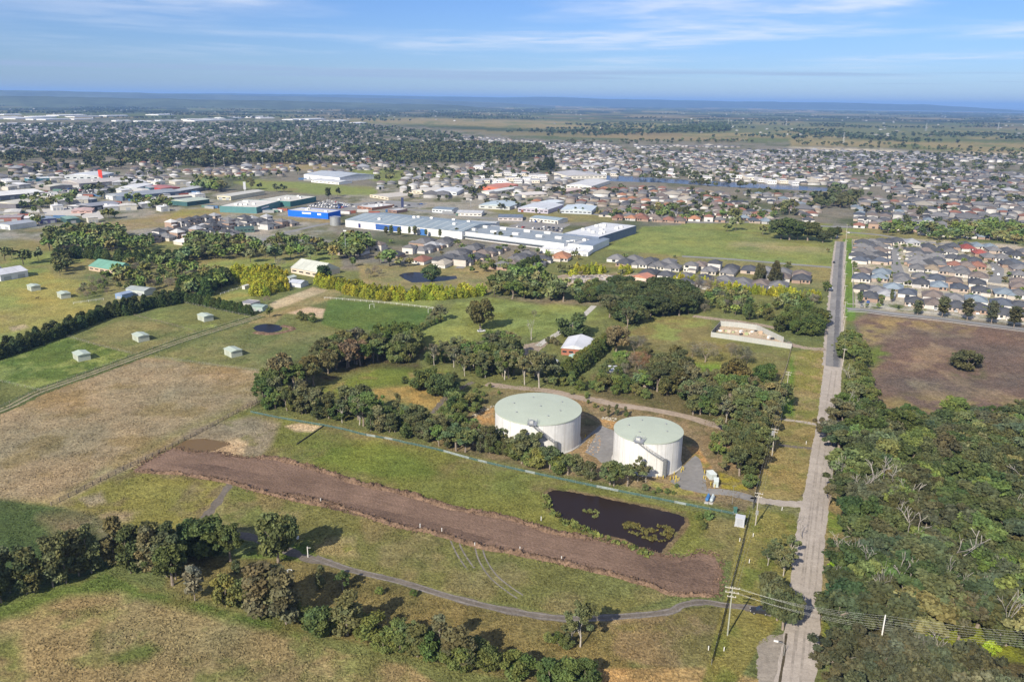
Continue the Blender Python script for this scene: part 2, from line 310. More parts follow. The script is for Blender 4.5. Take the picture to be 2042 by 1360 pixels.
# (outline in the photo, colour, second colour, patch size m, share of the second, ragged edge px, feather px)
LAND = [
 # suburbs and commercial land
 ("F -400,245 690,238 1100,280 1600,285 2500,312 2500,400 2042,470 1700,452 1640,462 1100,460 1080,545 700,540 300,500 -400,470", sub1, sub2, 60, .5, 4, 4),
 ("F -400,355 340,345 420,375 520,400 640,440 690,480 500,500 100,500 -400,480", (.25, .24, .22), (.12, .125, .075), 26, .5, 3, 4),
 ("F 680,380 1000,352 1130,372 1130,440 1100,470 700,420", (.24, .23, .21), (.12, .125, .075), 24, .5, 3, 4),
 ("E3 300,190 900,190 2300,260 2300,1100 300,880", (.34, .31, .27), (.13, .145, .06), 7, .38, 1, 2),
 ("A1 -700,210 0,210 420,195 420,235 -700,260", green, tan, 160, .4, 2, 2),
 ("A2 0,235 500,225 1900,262 2042,270 2042,300 1900,300 1100,290 500,262 0,262", tan2, green, 220, .45, 2, 2),
 ("A3 0,230 600,250 1500,275 2100,300 2100,355 1500,350 800,350 0,340", (.115, .128, .062), tan2, 300, .3, 2, 2),
 ("A3 640,350 1500,370 2100,380 2100,440 1500,425 1250,405 650,392", tan2, (.11, .13, .05), 150, .3, 2, 2),
 ("A3 620,400 1240,415 1400,440 1800,430 2100,432 2100,445 1500,450 1000,440", (.42, .38, .32), tan, 60, .3, 2, 2),
 ("A1 1030,540 1500,535 1530,555 1400,580 1250,575 1150,555", tan, tan2, 40, .4, 2, 2),
 ("A1 1480,525 1620,500 1960,495 1990,520 1900,545 1640,540", tan2, tan, 40, .5, 2, 2),
 ("A1 1400,610 1540,595 1800,610 2042,625 2042,690 1800,680 1500,650", bgreen, olive, 50, .5, 2, 2),
 ("A2 0,515 100,500 220,530 500,545 640,560 650,580 400,600 250,610 140,590", bgreen, green, 40, .5, 2, 2),
 ("A2 0,630 180,640 230,665 200,690 0,690", bgreen, olive, 40, .5, 2, 2),
 ("A2 360,562 445,562 440,575 365,575", tan, tan, 40, .5, 1, 1),
 ("A1 150,900 430,870 700,845 1000,800 1260,765 1340,790 2042,845 1960,860 1700,835 1400,800 1000,870 700,915 400,905", tan2, tan, 25, .6, 3, 3),
 ("A1 1100,770 1280,760 1330,790 1000,830", ygreen, tan2, 25, .4, 3, 3),
 ("A2 1440,810 1620,765 1640,810 1500,820", ygreen, tan2, 25, .5, 2, 2),
 ("A2 800,760 1000,770 1300,790 1640,815 1640,850 1300,850 1000,810", olive, tan2, 25, .5, 2, 2),
 # golf-like paddocks and farmland on the left
 ("F -500,478 60,478 170,505 170,560 0,560 -500,590", olive, bgreen, 40, .5, 3, 4),
 ("B1 -1500,300 0,290 160,220 290,230 330,280 520,300 540,345 430,400 600,440 600,480 300,600 0,690 -1500,1250", ygreen, bgreen, 45, .62, 3, 4),
 ("B1 -200,470 250,480 420,430 460,440 100,560 -200,600", (.225, .20, .085), ygreen, 20, .5, 4, 6),
 ("B1 60,580 150,565 170,580 80,605", tan, sand, 10, .5, 2, 3),
 ("B1 600,470 700,100 900,40 1100,60 1240,100 2042,80 2042,230 1740,240 1400,270 1230,260 1090,400 600,500", olive, bgreen, 30, .6, 3, 4),
 ("B1 1250,190 1500,165 1740,170 1740,240 1400,250 1230,240", bgreen, olive, 30, .4, 2, 3),
 ("B1 1280,400 1500,335 1540,350 1530,400 1300,440", bgreen, ygreen, 14, .5, 2, 3),
 ("B1 -1200,1000 -100,800 400,635 790,740 245,962 0,905 -400,980", (.090, .130, .036), bgreen, 9, .5, 2, 2),
 ("B1 -1500,1000 0,905 240,965 0,1085 -1500,1500", green, olive, 12, .5, 2, 2),
 ("B1 420,640 800,515 1165,608 820,742", olive, green, 16, .5, 2, 2),
 ("B1 820,515 1080,435 1500,515 1180,608", green, bgreen, 16, .5, 2, 3),
 ("B1 930,760 1500,555 1800,560 2042,590 2042,700 1950,720 1600,850 1100,785", green, olive, 22, .55, 2, 3),
 ("B1 -1500,1500 0,1085 260,965 830,755 930,765 1590,845 1560,940 1540,1040 1430,1090 360,1640 -1500,1640", tan, (.215, .17, .095), 14, .5, 2, 3),
 ("D1 -500,1000 0,650 260,525 500,350 900,190 1130,85 1130,60 900,160 560,330 240,500 0,500 -500,560", olive, tan2, 14, .5, 6, 12),
 ("D1 -900,620 0,500 250,535 480,590 700,690 500,740 350,760 0,840 -900,1300", dgreen, (.075, .095, .04), 30, .4, 3, 5),
 ("D1 200,600 420,560 560,620 500,700 300,700", (.155, .135, .085), dgreen, 20, .4, 10, 20),
 # middle ground
 ("B1 1610,445 1640,425 1870,340 2030,372 1950,415 1650,475", sand, (.36, .28, .19), 14, .5, 1, 1.5),
 ("B1 1680,487 1790,445 2050,488 2060,510 1970,532", (.40, .31, .235), sand, 14, .5, 1, 1.5),
 ("B1 1490,560 1500,520 1650,470 2000,350 2060,380 1900,440 1700,500 1640,560", tan2, olive, 8, .5, 2, 2),
 ("B2 -80,420 0,400 300,440 560,470 480,560 440,600 0,590 -120,560", (.085, .128, .036), (.100, .142, .040), 12, .5, 1, 2),
 ("B2 0,390 840,390 880,410 700,425 620,480 560,470 300,440 0,415", green, bgreen, 14, .5, 2, 2),
 ("B2 480,600 620,500 700,425 900,405 1100,430 1500,455 1440,510 1260,645 960,620 860,650 720,672 500,690", bgreen, (.135, .155, .045), 16, .5, 2, 3),
 ("B2 1320,630 1440,530 1500,462 1570,480 1600,520 1560,580 1500,660", bgreen, green, 14, .5, 2, 3),
 ("B2 90,200 880,195 1000,245 860,390 600,350 150,345", tan2, olive, 12, .6, 3, 4),
 ("B2 1040,310 1180,250 1290,255 1170,345", bgreen, olive, 12, .5, 2, 3),
 ("B2 1200,330 1350,265 1700,255 2042,280 2042,350 1800,330 1600,350 1400,345", (.30, .26, .21), (.14, .12, .08), 5, .5, 2, 2),
 ("B2 880,395 1560,420 1560,450 1200,440", (.19, .16, .11), litter, 8, .5, 3, 4),
 ("F 1207,497 1283,452 1360,449 1668,458 1658,532 1450,519", bgreen, (.135, .170, .055), 25, .5, 1, 1.5),
 ("A3 280,992 380,955 560,965 890,1000 870,1030 500,1015", (.25, .225, .12), (.17, .18, .07), 20, .5, 5, 8),
 ("A3 0,850 700,845 900,860 900,1000 560,960 300,900 0,890", (.16, .17, .06), bgreen, 20, .5, 2, 3),
 ("F 1680,476 1700,476 1706,640 1680,640", (.11, .18, .036), (.13, .18, .045), 20, .5, 0, 1),
 ("F 1672,476 1681,476 1688,690 1670,690", (.23, .20, .11), ygreen, 12, .5, 1, 1),
 ("A3 920,885 1180,890 1180,930 960,950", (.21, .19, .09), bgreen, 12, .5, 1, 1),
 ("F 1700,640 1740,618 2500,700 2500,850 2042,850 1760,850 1735,810 1722,690", burnt, (.185, .142, .105), 13, .42, 3, 4),
 ("F 1715,650 1770,630 1850,640 1940,656 1900,665 1800,650 1760,670 1725,700", (.22, .175, .09), burnt, 9, .5, 5, 8),
 ("F 1730,800 1800,790 2042,800 2500,830 2500,860 2042,845 1760,850", (.185, .155, .078), burnt, 9, .5, 6, 12),
 ("F 1715,695 1760,690 1775,705 1740,735 1722,730", (.10, .135, .035), burnt, 8, .4, 6, 8),
 ("F 1885,715 1960,715 1965,755 1900,755", (.10, .09, .06), burnt, 6, .5, 4, 6),
 ("K6 100,560 320,430 560,320 1000,330 1020,470 1690,580 1640,760 1590,900 1100,870 820,700 400,640", (.150, .150, .055), (.165, .145, .065), 14, .5, 3, 4),
 ("K6 560,320 1000,335 1020,470 700,560 500,500", (.175, .155, .072), bgreen, 14, .5, 6, 8),
 ("K6 820,700 1090,700 1090,830 830,820", (.11, .175, .035), bgreen, 10, .4, 4, 5),
 ("K6 180,600 290,590 290,690 190,700", (.105, .185, .03), bgreen, 10, .4, 3, 4),
 ("K6 1570,1160 1680,600 1970,580 1985,900 1940,1190", (.165, .165, .052), (.22, .18, .09), 7, .5, 2, 2),
 ("K6 1590,1140 1690,620 1720,640 1700,900 1720,1150", (.10, .160, .030), bgreen, 7, .4, 3, 4),
 # tank site
 ("K5 0,1000 100,900 640,700 1100,680 1600,760 2042,800 2042,1400 0,1400", (.185, .150, .08), (.125, .115, .055), 7, .5, 4, 5),
 ("F 1160,785 1300,800 1440,850 1545,870 1528,960 1490,1022 1400,1000 1250,970 880,900", (.20, .155, .095), (.13, .115, .06), 6, .5, 3, 4),
 ("K5 440,960 640,870 650,1060 500,1060", orange, (.30, .21, .12), 3, .5, 3, 3),
 ("T 860,460 960,440 980,560 860,570 800,540", orange, (.22, .18, .08), 2.5, .45, 2, 2),
 ("T 890,350 1000,360 980,410 890,385", orange, (.22, .18, .12), 2.5, .45, 2, 2),
 ("T 1400,500 1480,520 1560,640 1500,640 1450,570", orange, (.2, .18, .06), 2.5, .5, 2, 2),
 ("T 1200,720 1500,770 1560,810 1300,800 1180,740", ygreen, (.24, .17, .10), 3, .5, 2, 2),
 ("T 1600,660 1760,720 1780,780 1620,760", (.24, .21, .04), (.16, .14, .06), 2.5, .5, 2, 2),
 ("K4 1250,680 1700,640 1980,770 1850,930 1550,820 1240,800", (.26, .195, .075), (.20, .165, .07), 4, .5, 4, 5),
 ("K4 700,720 1350,430 1700,480 2042,500 2042,640 1650,640 1250,680 900,780", (.115, .150, .036), (.18, .16, .07), 11, .45, 4, 6),
 # paddock with the earthworks
 ("F 490,820 640,840 990,920 1230,985 1400,1022 1480,1040 1470,1120 1380,1110 1100,1060 800,990 560,920 330,895", (.140, .150, .045), (.168, .148, .066), 16, .5, 2, 3),
 ("F 640,880 760,885 850,915 880,950 760,960 640,930 560,905", (.115, .150, .036), (.14, .14, .05), 14, .35, 8, 12),
 ("D1 900,170 1180,120 1320,150 1260,260 1200,320 1000,290 800,260", (.215, .185, .135), (.16, .15, .08), 6, .5, 4, 6),
 ("D1 1060,235 1110,225 1150,250 1130,290 1060,310 940,300", sand, (.30, .235, .16), 5, .4, 4, 5),
 ("D1 1330,165 1400,150 1500,165 1460,190 1380,190", sand, (.34, .27, .19), 5, .4, 2, 2),
 ("D1 260,530 620,365 1060,420 1040,480 930,610 700,690 500,590", (.185, .175, .055), (.165, .140, .075), 12, .5, 4, 6),
 ("D1 370,500 470,470 490,520 400,540", (.30, .25, .17), (.19, .17, .09), 5, .5, 5, 5),
 ("D1 440,570 520,560 660,560 600,610 480,600", (.25, .20, .13), (.15, .14, .06), 4, .5, 6, 8),
 ("D1 1060,430 1400,510 1594,540 1594,780 1440,700 1210,640 1030,600", (.130, .140, .048), (.165, .145, .07), 9, .5, 3, 5),
 ("D2 0,440 500,560 900,670 1594,830 1880,880 1960,960 1700,1040 1470,1050 1000,960 480,830 330,780 100,660", (.142, .140, .052), (.185, .158, .075), 13, .5, 3, 5),
 ("D2 300,700 480,680 500,780 330,780", (.24, .20, .10), (.15, .15, .05), 5, .5, 6, 8),
 ("D1 1080,780 1440,700 1480,790 1300,850 1060,880", (.095, .135, .032), (.12, .13, .04), 8, .4, 6, 8),
 ("D2 -400,760 330,800 480,840 1180,1020 1470,1060 1700,1080 1800,1360 1300,1370 400,1150 -400,1000", (.165, .140, .062), (.115, .105, .045), 8, .5, 4, 6),
 ("D1 -900,1300 0,1020 300,910 500,850 700,920 960,980 1300,1090 1600,1230 1900,1280 2100,1400 2100,1800 -900,1800", (.228, .182, .098), (.150, .155, .062), 11, .50, 3, 5),
 ("D1 -900,1280 0,1000 300,895 500,840 640,900 900,970 1200,1050 1420,1110 1400,1160 1000,1060 560,940 320,960 0,1075 -900,1400", (.098, .130, .036), (.14, .14, .05), 10, .35, 5, 9),
 ("D1 520,1240 700,1180 760,1210 700,1260 560,1290", (.105, .125, .04), (.16, .14, .06), 7, .3, 8, 10),
 ("D1 450,1090 500,1080 480,1280 440,1290", (.14, .135, .055), (.19, .16, .08), 7, .4, 8, 10),
 ("D1 -100,1160 60,1140 90,1320 -100,1400", (.13, .14, .05), (.20, .165, .085), 7, .4, 12, 16),
 ("F 1190,1335 1400,1325 1500,1352 1700,1420 1100,1420", (.32, .22, .105), (.24, .18, .09), 5, .5, 3, 4),
 ("F 1180,1230 1450,1205 1440,1330 1300,1330 1200,1300", (.155, .138, .060), (.19, .15, .085), 9, .5, 4, 6),
 ("F 1080,985 1100,970 1145,975 1370,1020 1378,1045 1330,1108 1290,1108 1200,1075 1140,1050 1090,1020", (.15, .115, .07), (.12, .12, .05), 4, .4, 4, 3),
 # verges along the road
 ("F 1545,840 1640,832 1610,960 1590,1010 1500,1002 1530,900", (.225, .180, .080), (.175, .160, .062), 5, .5, 2, 3),
 ("F 1490,1008 1585,1025 1600,1060 1590,1200 1540,1260 1440,1400 1390,1400 1450,1170", (.205, .178, .060), (.145, .150, .042), 6, .5, 3, 4),
 ("F 1500,1060 1545,1060 1530,1180 1470,1180", (.155, .160, .042), (.2, .17, .06), 5, .5, 5, 6),
 ("F 1640,1000 1700,1000 1700,1290 1620,1290", (.24, .19, .095), (.19, .16, .08), 6, .5, 2, 3),
 ("F2 40,930 200,1030 230,1150 60,1210", (.135, .175, .04), ygreen, 4, .4, 2, 3),
 # bushland floors
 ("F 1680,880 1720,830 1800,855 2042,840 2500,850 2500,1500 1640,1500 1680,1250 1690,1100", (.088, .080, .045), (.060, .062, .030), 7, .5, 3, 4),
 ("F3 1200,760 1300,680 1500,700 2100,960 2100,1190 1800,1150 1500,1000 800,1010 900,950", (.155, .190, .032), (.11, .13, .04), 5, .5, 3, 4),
 ("F3 0,640 300,720 320,880 0,900", (.14, .165, .04), (.19, .16, .07), 5, .5, 3, 4),
 ("K6 100,740 560,620 1200,860 1560,900 1560,1160 1300,1260 900,1180 400,1050 0,970 0,800", (.12, .105, .055), (.085, .085, .036), 6, .5, 4, 5),
 ("K4 80,880 200,560 800,220 1300,100 1750,200 1750,480 1300,470 1000,520 650,700 400,850", (.085, .085, .036), litter, 6, .5, 4, 5),
]
def land_colour(x, y, u, v):
    n1, n2 = fbm(x/900, y/500, 1, 3), fbm(x/260, y/120, 2, 3)
    # far plain: paddocks of different crops
    a = .42; xr, yr = x*math.cos(a)-y*math.sin(a), x*math.sin(a)+y*math.cos(a)
    ci, cj = np.floor(xr/520+.35*np.floor(yr/330)), np.floor(yr/330)
    k = vnoise(ci*7.3+.5, cj*5.1+.5, 5); k2 = vnoise(ci*3.7+.5, cj*9.1+.5, 6)
    pal = np.array([(.085, .105, .048), (.105, .125, .055), (.155, .140, .075), (.095, .115, .045), (.19, .155, .085), (.060, .075, .038)])
    c = pal[np.clip((k*1.25*6-.7).astype(int), 0, 5)]*(.85+.3*k2)[:, None]
    wood = np.clip((fbm(x/900, y/330, 9, 5)-.475)*14, 0, 1)*np.clip((y-3800)/3000, 0, 1)
    c = c*(1-wood[:, None])+np.array((.030, .042, .026))*wood[:, None]
    near = np.clip((2600-y)/600, 0, 1)[:, None]
    c = c*(1-near)+np.where((n2 > .5)[:, None], np.array(olive), np.array(green))*near
    wu, wv = fbm(x/14, y/14, 21, 4)-.5, fbm(x/14+71, y/14, 22, 4)-.5
    for i, (s, ca, cb, ps, share, rag, fea) in enumerate(LAND):
        pl = np.array([q[:2] for q in px(s)])
        lo, hi = pl.min(0)-rag-fea-2, pl.max(0)+rag+fea+2
        idx = np.nonzero((u > lo[0]) & (u < hi[0]) & (v > lo[1]) & (v < hi[1]))[0]
        if not len(idx): continue
        uu, vv = u[idx]+wu[idx]*rag*4, v[idx]+wv[idx]*rag*2.4
        ins = inpoly(uu, vv, pl)
        d = np.full(len(idx), 1e9)
        for k_ in range(len(pl)):
            (x1, y1), (x2, y2) = pl[k_], pl[(k_+1) % len(pl)]
            dx, dy = x2-x1, y2-y1
            t = np.clip(((uu-x1)*dx+(vv-y1)*dy)/(dx*dx+dy*dy+1e-9), 0, 1)
            d = np.minimum(d, np.hypot(uu-x1-t*dx, vv-y1-t*dy))
        wgt = np.clip(.5+np.where(ins, d, -d)/(2*max(fea, .3)), 0, 1)[:, None]
        xx, yy = x[idx], y[idx]
        f = fbm(xx/ps, yy/ps, 40+i, 5)
        mixf = np.clip((f-(.62-.24*share))*6, 0, 1)[:, None]
        cc = np.array(ca)*(1-mixf)+np.array(cb)*mixf
        c[idx] = c[idx]*(1-wgt)+cc*wgt
    h1, h2 = fbm(x/26, y/26, 91, 4)-.5, fbm(x/5, y/5, 92, 3)-.5
    nr_ = np.clip((1500-y)/900, 0, 1); h1, h2 = h1*nr_, h2*nr_
    c = c*np.array([1.02, 1.0, .91])*(1+.40*h2+.22*h1)[:, None]*np.stack([1+.35*h1, np.ones_like(h1), 1-.2*h1], 1)
    return c*(.93+.14*n1)[:, None]
az = np.concatenate([np.arange(-180, -46, 4.0), np.arange(-46, 46, .085), np.arange(46, 180, 4.0)])
dep = np.concatenate([[.10, .13, .17, .22, .28, .34], np.arange(.40, 42, .07), [44, 48, 54, 62, 72, 82, 89.8]])
r_ = EYE/np.tan(np.radians(dep))
A, R = np.meshgrid(np.radians(az), r_)
gx, gy = (R*np.sin(A)).ravel(), (R*np.cos(A)).ravel()
nr, na = len(dep), len(az)
I = np.arange(nr*na).reshape(nr, na)
q = np.stack([I[:-1, :], np.roll(I, -1, 1)[:-1, :], np.roll(I, -1, 1)[1:, :], I[1:, :]], -1).reshape(-1, 4)[:, ::-1]
front = gy > 20
gu, gv = P(gx, np.where(front, gy, 20))
gc = np.tile(np.array(olive), (len(gx), 1))
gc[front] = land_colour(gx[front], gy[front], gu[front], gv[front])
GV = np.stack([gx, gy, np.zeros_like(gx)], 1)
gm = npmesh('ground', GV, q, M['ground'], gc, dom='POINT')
tag(link('ground', gm), kind='structure')
del A, R, I, q

def refine(pts, step, rag, rng, closed=True):
    out = []; n = len(pts)
    for i in range(n if closed else n-1):
        (x1, y1), (x2, y2) = pts[i][:2], pts[(i+1) % n][:2]
        d = math.hypot(x2-x1, y2-y1); k = max(1, int(d/step))
        for j in range(k):
            t = j/k; out.append((x1+(x2-x1)*t+rng.uniform(-rag, rag)*(j > 0), y1+(y2-y1)*t+rng.uniform(-rag, rag)*(j > 0)))
    if not closed: out.append(pts[-1][:2])
    return out
def smooth_line(p, k=6):                            # Catmull-Rom through the points
    q = [p[0]]+list(p)+[p[-1]]; o = []
    for i in range(1, len(q)-2):
        for j in range(k):
            t = j/k; o.append(tuple(.5*(2*q[i][a]+(q[i+1][a]-q[i-1][a])*t+(2*q[i-1][a]-5*q[i][a]+4*q[i+1][a]-q[i+2][a])*t*t+(3*q[i][a]-q[i-1][a]-3*q[i+1][a]+q[i+2][a])*t**3) for a in (0, 1)))
    return o+[tuple(p[-1][:2])]
RG = random.Random(5)
def sheet(name, s, z, mat, rag=.3, step=1.5, curve=False, kind='structure'):
    p = gp(s)
    if curve: p = smooth_line(p+[p[0]], 6)[:-1]
    p = refine(p, step, rag, RG)
    bm = bmesh.new(); bm.faces.new([bm.verts.new((x, y, z)) for x, y in p]); bm.normal_update()
    if bm.faces[:][0].normal.z < 0: bmesh.ops.reverse_faces(bm, faces=bm.faces[:])
    bmesh.ops.triangulate(bm, faces=bm.faces[:], ngon_method='EAR_CLIP')
    me = bpy.data.meshes.new(name); bm.to_mesh(me); bm.free(); me.materials.append(mat)
    return tag(link(name, me), kind=kind)
def offset_line(p, w):
    L_, R_ = [], []
    for i in range(len(p)):
        a, b = p[max(i-1, 0)], p[min(i+1, len(p)-1)]
        dx, dy = b[0]-a[0], b[1]-a[1]; d = math.hypot(dx, dy) or 1
        wi = w[i] if isinstance(w, list) else w
        L_.append((p[i][0]-dy/d*wi/2, p[i][1]+dx/d*wi/2)); R_.append((p[i][0]+dy/d*wi/2, p[i][1]-dx/d*wi/2))
    return L_, R_
def ribbon(name, s, wid, z, mat, rag=.25, step=2.0, kind='structure', curve=True):
    p = gp(s) if isinstance(s, str) else s
    if curve and len(p) > 2: p = smooth_line(p, 5)
    p = refine(p, step, 0, RG, closed=False)
    l, r = offset_line(p, [wid+RG.uniform(-rag, rag)*2 for _ in p])
    n = len(p); V = np.array([(x, y, z) for x, y in l+r])
    F = np.array([(n+i, n+i+1, i+1, i) for i in range(n-1)])
    return tag(link(name, npmesh(name, V, F, mat)), kind=kind)

# ------------------------------------------------------------------ roads, tracks, earthworks, water, hills
ROADL = gp("F 1556,1362 1563,1300 1590,1100 1602,1036 1620,908 1643,780 1650,690 1655,640 1662,560 1667,500 1672,466")
ROADR = gp("F 1612,1362 1628,1300 1640,1036 1658,908 1677,780 1676,690 1675,640 1677,560 1680,500 1684,466")
mid = [((a[0]+b[0])/2, (a[1]+b[1])/2) for a, b in zip(ROADL, ROADR)]
d0 = Vector((mid[0][0]-mid[1][0], mid[0][1]-mid[1][1])).normalized()
mid = [(mid[0][0]+d0.x*90, mid[0][1]+d0.y*90)]+mid
ribbon('gravel_road', mid[:7], 8.0, .030, M['gravel'], rag=.22, step=1.5, curve=False)
ribbon('gravel_shoulder', mid[6:], 9.6, .012, M['gravel'], rag=.5, curve=False)
ribbon('asphalt_road', mid[6:], 6.6, .030, M['asphalt'], rag=.12, curve=False)
M['dark_lane'] = material('dark_lane', base=(.120, .120, .126), rough=.9, noises=((.05, .25), (.5, .2)))
_l, lane_ = offset_line(refine(mid[6:], 4, 0, RG, closed=False), 2.6)
ribbon('asphalt_lane', lane_, 2.4, .036, M['dark_lane'], rag=.25, curve=False)
def wheel_tracks(name, s, gap, wid, z, mat):
    p = smooth_line(gp(s), 5)
    l, r = offset_line(refine(p, 2, 0, RG, closed=False), gap)
    V, F = [], []
    for q_ in (l, r):
        a, b = offset_line(q_, [wid*RG.uniform(.88, 1.12) for _ in q_]); n = len(a); k = len(V)
        V += [(x, y, z) for x, y in a+b]; F += [(k+n+i, k+n+i+1, k+i+1, k+i) for i in range(n-1)]
    return tag(link(name, npmesh(name, np.array(V), np.array(F), mat)), kind='structure')
M['rut'] = material('rut', base=(.175, .16, .145), rough=.95, spec=.05, noises=((.3, .3), (2, .3)))
M['grass_rut'] = material('grass_rut', base=(.27, .235, .155), rough=.95, spec=.05, noises=((.3, .3), (2, .3)))
M['verge_grass'] = material('verge_grass', base=(.080, .098, .036), rough=.95, spec=.05, noises=((.15, .3), (.8, .3), (2.2, .3)), bump=(1.2, .4))
TRK = "B1 -600,1290 0,1075 120,1020 250,958 560,850 840,748 1100,655 1480,535 1560,510"
for s_, w_, z_ in ((TRK, 8.5, .010), ("B1 -600,1310 0,1090 250,972 560,864 850,760", 2.2, .012)): ribbon('grass_verge', s_, w_, z_, M['verge_grass'], rag=.8)
M['worn'] = material('worn', base=(.285, .254, .223), rough=.95, spec=.05, noises=((.1, .25), (.8, .2)))
wheel_tracks('wheel_mark', "F 1586,1362 1610,1130 1630,960 1650,830 1663,740", 2.0, .55, .036, M['worn'])
wheel_tracks('wheel_mark', "F 1600,1300 1622,1100 1640,930", 2.9, .4, .037, M['worn'])
wheel_tracks('farm_track', "B1 -600,1290 0,1075 120,1020 250,958 560,850 840,748 1100,655 1480,535 1560,510", 2.6, 1.0, .018, M['grass_rut'])
wheel_tracks('wheel_mark', "D2 940,670 970,740 1000,790 1030,830", 2.0, .45, .015, M['rut'])
wheel_tracks('wheel_mark', "D2 1060,700 1080,780 1130,860 1200,920 1260,960", 2.0, .4, .016, M['rut'])
ribbon('farm_track', "D1 1080,428 1050,470 1000,540 950,600 960,640 1060,655 1200,690 1330,740 1450,785 1560,810", 2.8, .014, M['track'], rag=.5)
ribbon('farm_track', "D2 300,775 380,805 480,838 700,890 930,960 1180,1020 1470,1062 D3 -250,1050 -60,1030 0,1000 100,985 200,1000 300,1010 420,1040", 2.3, .016, M['track'], rag=.45)
wheel_tracks('wheel_mark', "D2 300,775 380,805 480,838 700,890 930,960 1180,1020 1470,1062 D3 -250,1050 -60,1030 0,1000 100,985 200,1000 300,1010 420,1040", 1.7, .5, .022, M['rut'])
sheet('gravel_layby', "R2 720,1020 800,930 1000,880 1010,900 985,1130 950,1360 900,1440 740,1400", .020, M['layby'], rag=.5, curve=False)
M['ditch_and_edge'] = material('ditch_and_edge', base=(.07, .058, .038), rough=.95, spec=.05, noises=((.4, .3), (2, .3)))
ribbon('ditch_and_edge_line', "R2 1012,885 998,1000 985,1130 965,1240 945,1370", .55, .034, M['ditch_and_edge'], rag=.04)  # thin flat dark line along the layby edge
ribbon('ditch_and_edge_line', "D3 676,-60 672,0 668,60 655,110 640,138", .8, .02, M['ditch_and_edge'], rag=.06)
ribbon('ditch_and_edge_line', "D3 632,168 632,195 622,245", .9, .02, M['ditch_and_edge'], rag=.06)
ribbon('ditch_and_edge_line', "D3 612,290 608,350 598,420 580,470 560,490", .8, .02, M['ditch_and_edge'], rag=.06)
ribbon('ditch_and_edge_line', "R2 1335,400 1345,600 1330,780 1320,900", .6, .02, M['ditch_and_edge'], rag=.06)
ribbon('side_track', "D3 440,130 540,140 640,158", 2.2, .018, M['gravel'])
ribbon('side_track', "D3 450,250 540,262 625,268", 2.0, .018, M['track'])
ribbon('tank_access_road', "T 1540,780 1640,785 1740,805 1820,830 D3 350,505", 4.0, .020, M['asphalt'], rag=.3)
ribbon('tank_access_road', "D3 345,507 400,515 470,524 580,530", 4.2, .024, M['gravel'], rag=.5)
sheet('tank_apron', "T 1375,640 1460,565 1490,590 1520,690 1530,770 1560,800 1500,790 1380,765 1310,720", .018, M['asphalt'], rag=.15)
sheet('tank_apron', "T 640,570 700,530 790,470 890,385 985,420 985,445 970,470 985,560 975,640 900,610 870,580 800,545 870,440 840,440 760,520", .016, M['asphalt'], rag=.15)
ribbon('dirt_track', "K5 560,640 760,670 1000,690 1250,720 1500,780 1700,810 K6 200,1050 500,1090 800,1150 1000,1210 1290,1290", 5.0, .015, M['dirt_track'], rag=.5)
ribbon('dirt_track', "K6 860,300 1100,330 1340,360 1560,400", 5.5, .016, M['dirt_track'], rag=.4)
ribbon('dirt_track', "K6 1640,520 1720,550 1860,575 1980,580", 5.0, .017, M['dirt_track'], rag=.4)
ribbon('driveway', "B2 1515,450 1450,510 1300,615 1230,655 1180,690", 3.6, .015, M['concrete'], rag=.1)
sheet('gravel_courtyard', "B2 750,725 860,690 960,690 1060,690 1230,655 1250,670 1210,700 1150,750 1080,745 1060,720 900,720 820,740", .012, M['dirt_track'], rag=.4)
ribbon('driveway', "B2 1200,325 1290,280 1360,265", 5.0, .015, M['dirt_track'])
ribbon('drain', "K4 1850,940 K5 40,900 200,740 430,620", 2.2, .014, M['track'], rag=.5)
EST = "E3 250,895 430,905 700,940 1180,990 1500,1032 2042,1100 2500,1165"
ribbon('estate_street', EST, 7.0, .020, M['street'], rag=.05)
for dy, nm in ((-52, 'footpath'), (40, 'footpath')):
    ribbon(nm, "E3 " + ' '.join('%g,%g' % (float(a.split(',')[0]), float(a.split(',')[1])+dy*(.6 if dy > 0 else 1)) for a in EST.split()[1:]), 1.3, .022, M['concrete'], rag=.02)
ribbon('estate_street', "E3 730,262 720,330 735,420 775,530", 8.0, .021, M['street'], rag=.05)
ribbon('estate_street', "E3 1720,420 1775,480 1770,560 1740,640 1745,700", 8.0, .021, M['street'], rag=.05)
ribbon('estate_street', "E3 250,120 560,145 900,200 1250,240", 7.0, .021, M['street'], rag=.05)
ribbon('estate_street', "K6 1150,-90 1500,-70 1990,-65", 6.0, .021, M['street'], rag=.05) if False else None
ribbon('estate_street', "A3 0,1052 300,1070 600,1095 890,1118", 6.0, .021, M['street'], rag=.05)
ribbon('estate_street', "W 420,600 560,520 700,460 830,415", 6.5, .021, M['street'], rag=.05)
ribbon('estate_street', "W 60,470 250,400 440,335", 6.5, .021, M['street'], rag=.05)
ribbon('estate_street', "I2 500,760 800,660 1100,590 1250,560", 7.0, .021, M['street'], rag=.05)
ribbon('arterial_road', "W -900,60 0,85 400,130 1000,190", 9.0, .021, M['street'], rag=.05)
ribbon('arterial_road', "A2 1230,760 1640,820 2042,850 A3 450,850 900,875 1300,880 2042,905", 9.0, .022, M['street'], rag=.05)
sheet('car_park', "I2 1030,380 1250,340 1500,400 1480,450 1380,440 1050,420", .018, M['asphalt'], rag=.1)
sheet('car_park', "W 860,225 1040,180 1420,210 1340,250 1340,290 1180,275 900,240", .018, M['asphalt'], rag=.1)
sheet('car_park', "I1 560,300 860,240 1110,250 1000,330 880,345 620,330", .018, M['street'], rag=.1)
sheet('car_park', "A2 60,740 300,720 520,740 480,760 100,780", .018, M['street'], rag=.1)
sheet('concrete_yard', "I1 400,470 640,455 900,480 780,540 440,530", .02, M['concrete'], rag=.1)
